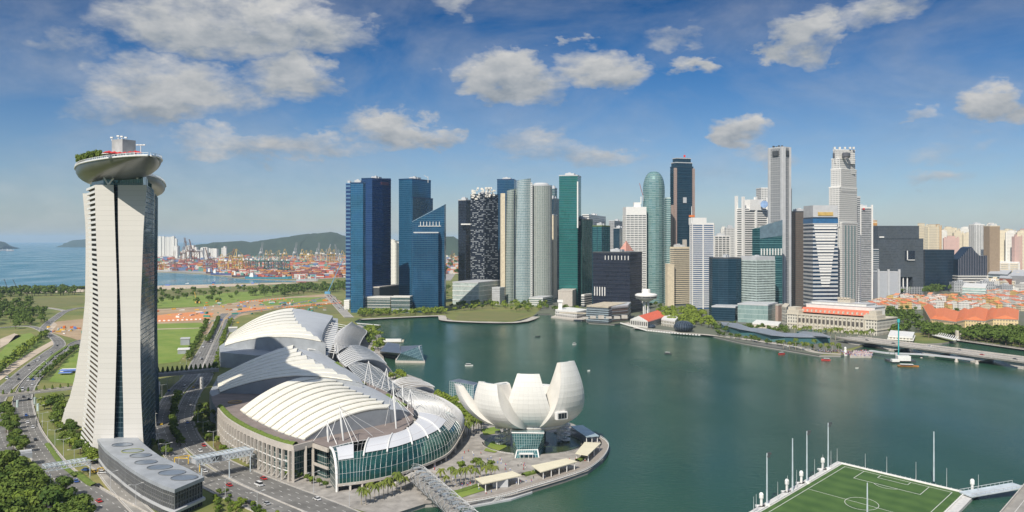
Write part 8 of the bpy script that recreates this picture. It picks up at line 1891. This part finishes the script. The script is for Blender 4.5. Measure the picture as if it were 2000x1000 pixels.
# ---------------------------------------------------------------- boats and barges
def boat(px, py, L_, rz, hm, label, roof=None, cat='boat', name='boat'):
    p = P(px, py, 0); t = thing(name, label, cat, p); C_, S_ = cos(rz), sin(rz); tr = lambda x, y, z: V(p.x+C_*x-S_*y, p.y+S_*x+C_*y, z); w = L_*.26; rows = []
    for k in range(9): u = k/8; hw = w/2*(1-max(0, (u-.5)*2)**2.2); x = (u-.5)*L_; z = 1.2+.7*max(0, u-.6); rows.append([tr(x, -hw*.7, -.3), tr(x, -hw, z), tr(x, hw, z), tr(x, hw*.7, -.3)])
    b = MB(); b.grid(rows); b.face([q for q in rows[0]][::-1]); b.build('hull', hm, t)
    if roof:
        b = MB(); q = tr(-L_*.08, 0, 1.3); b.box(q, (L_*.52, w*.7, 1.1), rz); b.build('cabin', dgrey, t); b = MB(); q = tr(-L_*.08, 0, 2.5); b.box(q, (L_*.62, w*.85, .25), rz); b.build('roof', roof, t)
    return t
om = mat('orange_hull', (.48, .20, .05), .5); rm = mat('red_hull', (.55, .05, .05), .5)
boat(1549, 681, 19, -.12, om, 'orange-hulled river boat with white roof, left of the moored pair', white, name='river_boat'); boat(1578, 686, 20, -.12, om, 'orange-hulled river boat with white roof, right of the moored pair', white, name='river_boat'); boat(1774, 716, 22, -.2, om, 'orange-hulled river boat below the barge with the blue-green crane', white, name='river_boat')
boat(1527, 692, 9, .3, rm, 'small red boat left of the speeding one', white); boat(1613, 704, 10, 2.8, rm, 'red speedboat trailing a short wake', white); boat(1122, 673, 6, .5, white, 'tiny white boat on the open bay above the tall petal', white); boat(1305, 692, 9, -.5, dgrey, 'small dark boat in the middle of the bay', white); boat(1050, 658, 8, .3, dgrey, 'small dark boat below the promontory')
boat(916, 715, 9, .1, white, 'white motorboat left of the museum on the bay', white); boat(1333, 640, 8, .3, white, 'white tender beside the glass globe', white); boat(1150, 725, 3, .3, white, 'tiny white buoy boat right of the tall petal'); boat(1674, 720, 4, .3, offw, 'tiny pale buoy boat below the viewing deck')
t = thing('work_barge', 'white work barge with a tall blue-green spud pile by the bridge', 'barge', P(1755, 705, 0)); b = MB(); b.box(P(1758, 706, 0), (30, 14, 2.2), -.1); b.build('deck', dgrey, t); b = MB(); b.box(P(1764, 704, 2), (14, 9, 5.5), -.1); b.box(P(1748, 706, 2), (8, 7, 2.6), -.1); b.build('cabin', white, t); b = MB(); p = P(1755, 704, 0); b.tube(p, p+V(0, 0, 46), .7, None, 10); b.tube(p+V(0, 0, 44), p+V(0, 0, 48), 1.6, None, 12); b.build('pile', mat('bluegreen_pile', (.05, .38, .38), .5), t)
t = thing('viewing_deck', 'dark viewing deck packed with visitors at the end of the quay', 'jetty', P(1680, 698, 0)); b = MB(); q = [P(x, y, 0) for x, y in [(1660, 699), (1702, 699), (1706, 690), (1668, 688)]]; b.prism(ccw([(p.x, p.y) for p in q]), -.5, 2.4); b.build('deck', stone, t)
t = thing('fountain_statue', 'white spouting statue on a plinth at the quay edge', 'statue', P(1651, 695, 0)); p = P(1651, 694, 0); b = MB(); b.lathe([(2.6, 0), (2.4, 2), (1.6, 2.4), (1.7, 5), (1.2, 7), (1.5, 8.6), (1.1, 9.8), (.1, 10.4)], p, 12); b.build('statue', white, t); b = MB(); b.tube(p+V(0, -1.6, 8.2), p+V(-1, -5, 0), .25, .5, 6); b.build('water_jet', white, t)
def crowd(poly, N_, bx, sd_):
    b = MB(); rnd = random.Random(sd_)
    k = 0
    while k < N_:
        x, y = rnd.uniform(bx[0], bx[2]), rnd.uniform(bx[1], bx[3])
        if not inpoly(x, y, poly): continue
        p = P(x, y, 2.3); b.tube(p, p+V(0, 0, .9), .18, .22, 5, rnd.randrange(4)); b.tube(p+V(0, 0, .9), p+V(0, 0, 1.45), .27, .2, 5, rnd.randrange(4)); b.tube(p+V(0, 0, 1.48), p+V(0, 0, 1.75), .13, .1, 5, 4); k += 1
    o = b.build('crowd', [white, dgrey, mat('car_red', (.48, .03, .03)), mat('blue_canvas', (.12, .2, .5)), mat('skin', (.35, .22, .15), .6)]); o['kind'] = 'stuff'
crowd([(1640, 690), (1662, 695), (1704, 697), (1706, 688), (1690, 684), (1668, 686), (1600, 684), (1580, 680), (1600, 687)], 420, (1580, 678, 1706, 698), 6)
crowd([(880, 890), (925, 880), (1000, 905), (1080, 912), (1160, 880), (1174, 872), (1150, 908), (1040, 945), (920, 972), (830, 960), (800, 945)], 110, (800, 870, 1180, 975), 7)
# small site clutter
rnd = random.Random(19); b = MB()
cl_m = [white, orangep, mat('blue_canvas', (.12, .2, .5)), ypaint, lgrey, dirt, mat('green_net', (.05, .25, .2), .7)]
clt = []
for k in range(7):
    b = MB(); b.box((0, 0, 0), (6, 2.6, 2.6), 0); b.box((1.0, 0, 2.6), (3, 2.2, .4)); clt.append(b.build('site_container', cl_m[k]))
cz = [(300, 600, 640, 632), (400, 586, 640, 606), (88, 640, 165, 652), (300, 552, 560, 566), (340, 650, 372, 700)]
for k in range(190):
    x0, y0, x1, y1 = cz[rnd.choice((0, 1, 1, 0, 3, 3, 1, 2))]; x, y = rnd.uniform(x0, x1), rnd.uniform(y0, y1); i = rnd.randrange(7); o = clt[i].copy(); COL.objects.link(o); o.location = P(x, y, 2.35); s = rnd.uniform(.5, 1.3); o.scale = (s*rnd.uniform(.8, 2.2), s, s*rnd.uniform(.5, 1.1)); o.rotation_euler = (0, 0, rnd.uniform(0, 3))
    tag(o, ['white', 'orange', 'blue', 'ochre', 'grey', 'earth-coloured', 'green'][i]+' site box scattered over the construction ground', 'site box', 'site boxes on the construction ground')
for o in clt: bpy.data.objects.remove(o)
def barrier_row(a, c, step, label, w=1.6):
    A_, C_ = P(*a, 2.3), P(*c, 2.3); L_ = (C_-A_).length; b = MB(); n = int(L_/step)
    for k in range(n): p = A_.lerp(C_, k/n); b.box(p, (w*2.2, w, 2.0))
    o = b.build('barrier_row', orangep if 'red' in label else white); tag(o, label, 'barrier')
barrier_row((303, 628), (400, 624), 7, 'dotted row of white barriers below the orange earth'); barrier_row((560, 601), (668, 592), 7, 'dotted row of red barriers across the yellow field'); barrier_row((470, 590), (560, 584), 8, 'dotted row of red barriers behind the far hall')
t = thing('crawler_crane', 'thin blue crawler crane with a long slanting jib beyond the far hall', 'crane', P(640, 575, 2)); p = P(640, 574, 2); b = MB(); b.beam(p+V(0, 0, 3), D(670, 505, p.y), 1.6); b.build('jib', mat('crane_blue', (.10, .28, .45), .5), t); b = MB(); b.box(p, (14, 8, 6)); b.build('body', MATS['crane_blue'], t)
for i, (x, y, x1, y1) in enumerate([(385, 592, 380, 570), (388, 592, 388, 582), (15, 564, 8, 545), (34, 564, 25, 546)]):
    t = thing('crawler_crane', ['thin yellow crane left on the open fields', 'short yellow crane on the open fields', 'left dark crane of the pair on the left beach', 'right dark crane of the pair on the left beach'][i], 'crane', P(x, y, 2)); p = P(x, y, 2); b = MB(); b.beam(p, D(x1, y1, p.y), 1.2); b.build('jib', cy if i < 2 else dgrey, t); b = MB(); b.box(p, (8, 6, 4)); b.build('body', cy if i < 2 else dgrey, t)
# tower cranes on the skyline
for i, (x, y, x1, y1, Y_) in enumerate([(1256, 385, 1249, 358, 1900), (836, 349, 828, 342, 1800)]):
    t = thing('tower_crane', ['thin red luffing crane on the white louvred tower', 'small grey crane on the tall blue tower'][i], 'crane', D(x, y, Y_)); b = MB(); b.beam(D(x, y+8, Y_), D(x, y-4, Y_), 1.2); b.build('mast', lgrey, t); b = MB(); b.beam(D(x, y-2, Y_), D(x1, y1, Y_), 1.0); b.build('jib', mat('crane_red', (.3, .08, .06), .6) if not i else lgrey, t)
